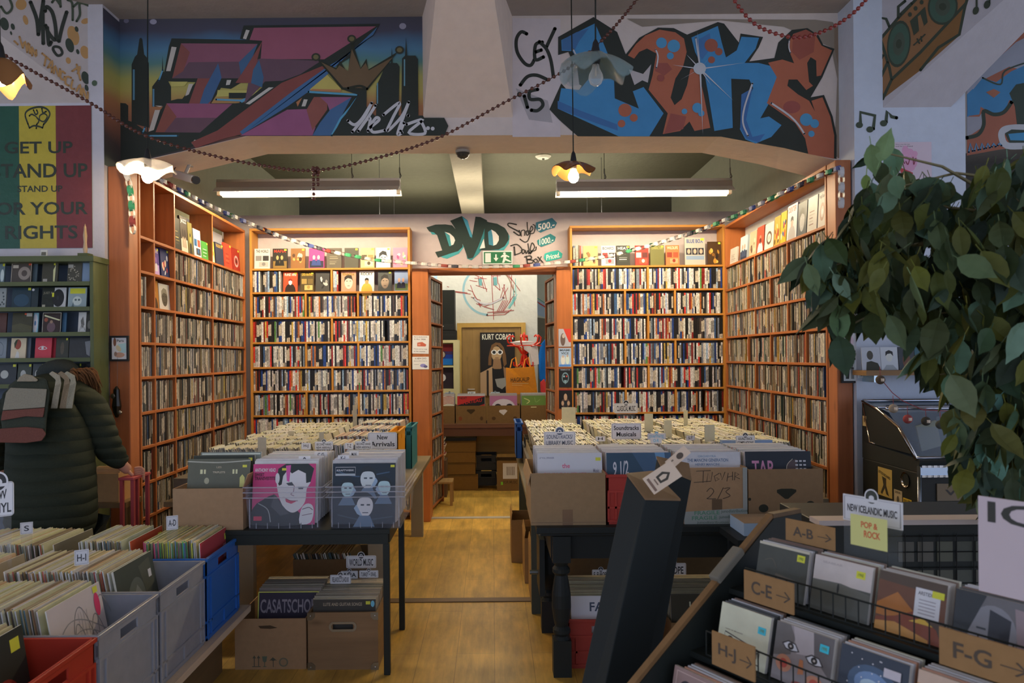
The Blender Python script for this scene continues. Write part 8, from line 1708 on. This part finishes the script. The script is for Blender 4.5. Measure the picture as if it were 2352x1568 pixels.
for (x,y,Y) in ((2010,345,1.95),(1880,620,1.95),(1975,505,1.9),(2060,430,2.0),(1930,760,1.95),(2060,740,2.05),(2160,860,2.05),(2250,420,2.1),(2200,620,2.0),(2100,560,1.95),(2230,1000,2.0),(2300,1150,2.0),(2280,800,2.1),(2150,720,2.0)):
    e=P(x,y,Y); s0=V(1.9,2.25,1.0+RP.uniform(.1,.8)); mid=s0.lerp(e,.5)+V(0,0,.14); m.tube([s0,s0.lerp(mid,.5)+V(0,0,.05),mid,mid.lerp(e,.5)+V(0,0,.03),e],[.009,.007,.0055,.004,.002],kc('55503c'),'matte',5); br_.append((mid,e))
make('branch',m,pl,smooth=True)
lf=MB()
def leaf(c,L,W,d,side,col):
    d=d.normalized(); s=side-d*side.dot(d); s.normalize(); n=d.cross(s); pr_=[(0,.0),(.12,.55),(.3,.95),(.5,1),(.7,.72),(.85,.3),(1.0,.0)]
    ctr=[];Lf=[];Rt=[]
    for (t_,w_) in pr_:
        p=c+d*(L*t_)+n*(-.10*L*(t_**2)); ctr.append(p+n*-.012*W/.05*w_); Lf.append(p+s*W*w_*.5); Rt.append(p-s*W*w_*.5)
    vs=ctr+Lf+Rt; k=len(pr_); fs=[]
    for i in range(k-1): fs.append((i,k+i,k+i+1,i+1)); fs.append((i,i+1,2*k+i+1,2*k+i))
    lf.add(vs,fs,col,'leaf'); lf.tube([c-d*.02,c],.0012,mul(col,1.3),'leaf',4,cap=False)
LC=['2e3a26','333d2a','2a3a2c','454a26','3a4222','2b3830','4c5024','26342a','3e4a36','4a5a44','506a5c']
cnt=0
while cnt<2200:
    x=RP.uniform(1840,2640); y=RP.uniform(335,1195)
    if not inside(min(x,2355),y,poly1): continue
    if x<2100 and y<440 and RP.random()<.6: continue
    Y=RP.uniform(1.75,2.6) if x>2000 else RP.uniform(1.85,2.1)
    c=P(x,y-22,Y); L=RP.uniform(.07,.115); d=V(RP.uniform(-.6,.5),RP.uniform(-.5,.5),-RP.uniform(.35,1.2)); sd=V(RP.uniform(.3,1),RP.uniform(-.8,.8),RP.uniform(-.3,.3))
    leaf(c,L,L*RP.uniform(.42,.6),d,sd,mul(jit(kc(RP.choice(LC)),.25,RP),.62)); cnt+=1
for (x,y,L,dx,dz,c_) in ((2000,330,.085,.15,-1,'44563c'),(2020,372,.09,.35,1,'4a5e44'),(1990,400,.045,-.1,-1,'4a5a30'),(2085,432,.16,1,-.12,'2a3a2e'),(1885,560,.1,.1,-1,'2f4236'),(2250,1000,.12,.3,-.6,'4a6a60'),(2300,905,.11,-.5,-.5,'4a6a66'),(2280,1020,.12,.1,-.8,'5c8078'),(1925,700,.1,.1,-1,'3a4e38')):
    leaf(P(x,y,1.9),L,L*.5,V(dx,0,dz),V(1,-.3,.2) if abs(dz)>.5 else V(0,.3,1),kc(c_))
make('foliage',lf,pl)
# ================= cases and records: nearest ones singly, the rest as one =================
KMAX={'dvd_case':215,'vinyl_record':248,'seven_inch_single':290}
def slab_mb(mb,S,M=None):
    kind,p,t,w,u,th,wd,ht,(ce,ct,cf),lab,grp,cat,bands=S
    a=t*(th/2); q=lambda x,y,z: p+t*(x*th/2)+w*(y*wd)+u*(z*ht)
    vs=[q(-1,0,0),q(1,0,0),q(1,1,0),q(-1,1,0),q(-1,0,1),q(1,0,1),q(1,1,1),q(-1,1,1)]
    sm='spine' if kind=='dvd_case' else 'sleeve'; tm='sleeve'
    mb.add(vs,[(4,5,6,7)],ct,tm); mb.add(vs,[(1,2,6,5),(3,0,4,7),(2,3,7,6)],cf,tm)
    if kind=='dvd_case':
        h=(hash(round(p.x*991+p.y*577+p.z*313))%97)/97
        z1=.12+.1*h; z2=.25+.12*((h*7)%1); z3=.82+.1*((h*3)%1)
        k=(.25,.25,.26) if sum(ce)>1.2 else (.55,.5,.42)
        c2=k if h>.72 else mul(ce,1.0); 
        for (s0,s1,c) in ((0,z1,c2),(z1,z2,ce),(z2,z3,mul(ce,.9) if h>.3 else k),(z3,1,ce)):
            mb.add([q(-1,0,s0),q(1,0,s0),q(1,0,s1),q(-1,0,s1)],[(0,1,2,3)],c,sm)
    else: mb.add(vs,[(0,1,5,4)],ce,sm)
def vis(S):
    kind,p,t,w,u,th,wd,ht,*_=S
    d=(p-CAM); Y=max(p.y,.5)
    tp=abs(d.normalized().dot(w)); a=th*ht*tp+th*wd*max(0,(H-(p.z+ht)))/max(d.length,.1)
    px=CX+p.x*F/p.y
    if px<-30 or px>2380: return 0
    hid=1
    if kind=='dvd_case' and p.z<.45: hid=.3
    return a*hid/(d.length**2)
byk={}
for S in SLABS: byk.setdefault(S[0],[]).append(S)
for k,L in byk.items():
    L.sort(key=vis,reverse=True); n=KMAX[k]
    for S in L[:n]:
        kind,p,t,w,u,th,wd,ht,cc,lab,grp,cat,bands=S
        mb=MB(); slab_mb(mb,S)
        me=mesh_of(k,mb,p); o=bpy.data.objects.new(k,me); COL.objects.link(o); o.location=p; tag(o,lab,cat,grp)
    if L[n:]:
        mb=MB()
        for S in L[n:]: slab_mb(mb,S)
        lb={'dvd_case':'the many further disc cases packed spine out on the shelves of the alcove','vinyl_record':'the many further sleeved records standing packed in crates and boxes','seven_inch_single':'the many further small cream paper sleeved singles packed in the far boxes'}[k]
        make(k+'s',mb,label=lb,cat={'dvd_case':'disc case','vinyl_record':'record','seven_inch_single':'record'}[k],kind='stuff')
# ================= CAMERA, LIGHT =================
cam=bpy.data.cameras.new('camera'); co=bpy.data.objects.new('camera',cam); COL.objects.link(co); sc.camera=co
cam.sensor_width=36; cam.lens=F/2352*36; cam.clip_start=.05
cam.shift_x=(1176-CX)/2352; cam.shift_y=(CY-784)/2352
co.location=CAM
co.rotation_euler=(math.pi/2,0,0)
co.matrix_world=Matrix.Translation(CAM)@Matrix.Rotation(math.pi/2,4,'X')@Matrix.Rotation(-RO,4,'Z')
cam.dof.use_dof=True; cam.dof.focus_distance=5.2; cam.dof.aperture_fstop=5.6
# principal point stays under the roll: shift is in rolled frame
w=bpy.data.worlds.new('World'); sc.world=w; w.use_nodes=True
nt=w.node_tree; bgn=nt.nodes['Background']; bgn.inputs[0].default_value=(.62,.72,1.0,1); bgn.inputs[1].default_value=1.38
vs=sc.view_settings; vs.view_transform='Standard'; vs.look='None'; vs.gamma=1; vs.exposure=0; vs.use_curve_mapping=False
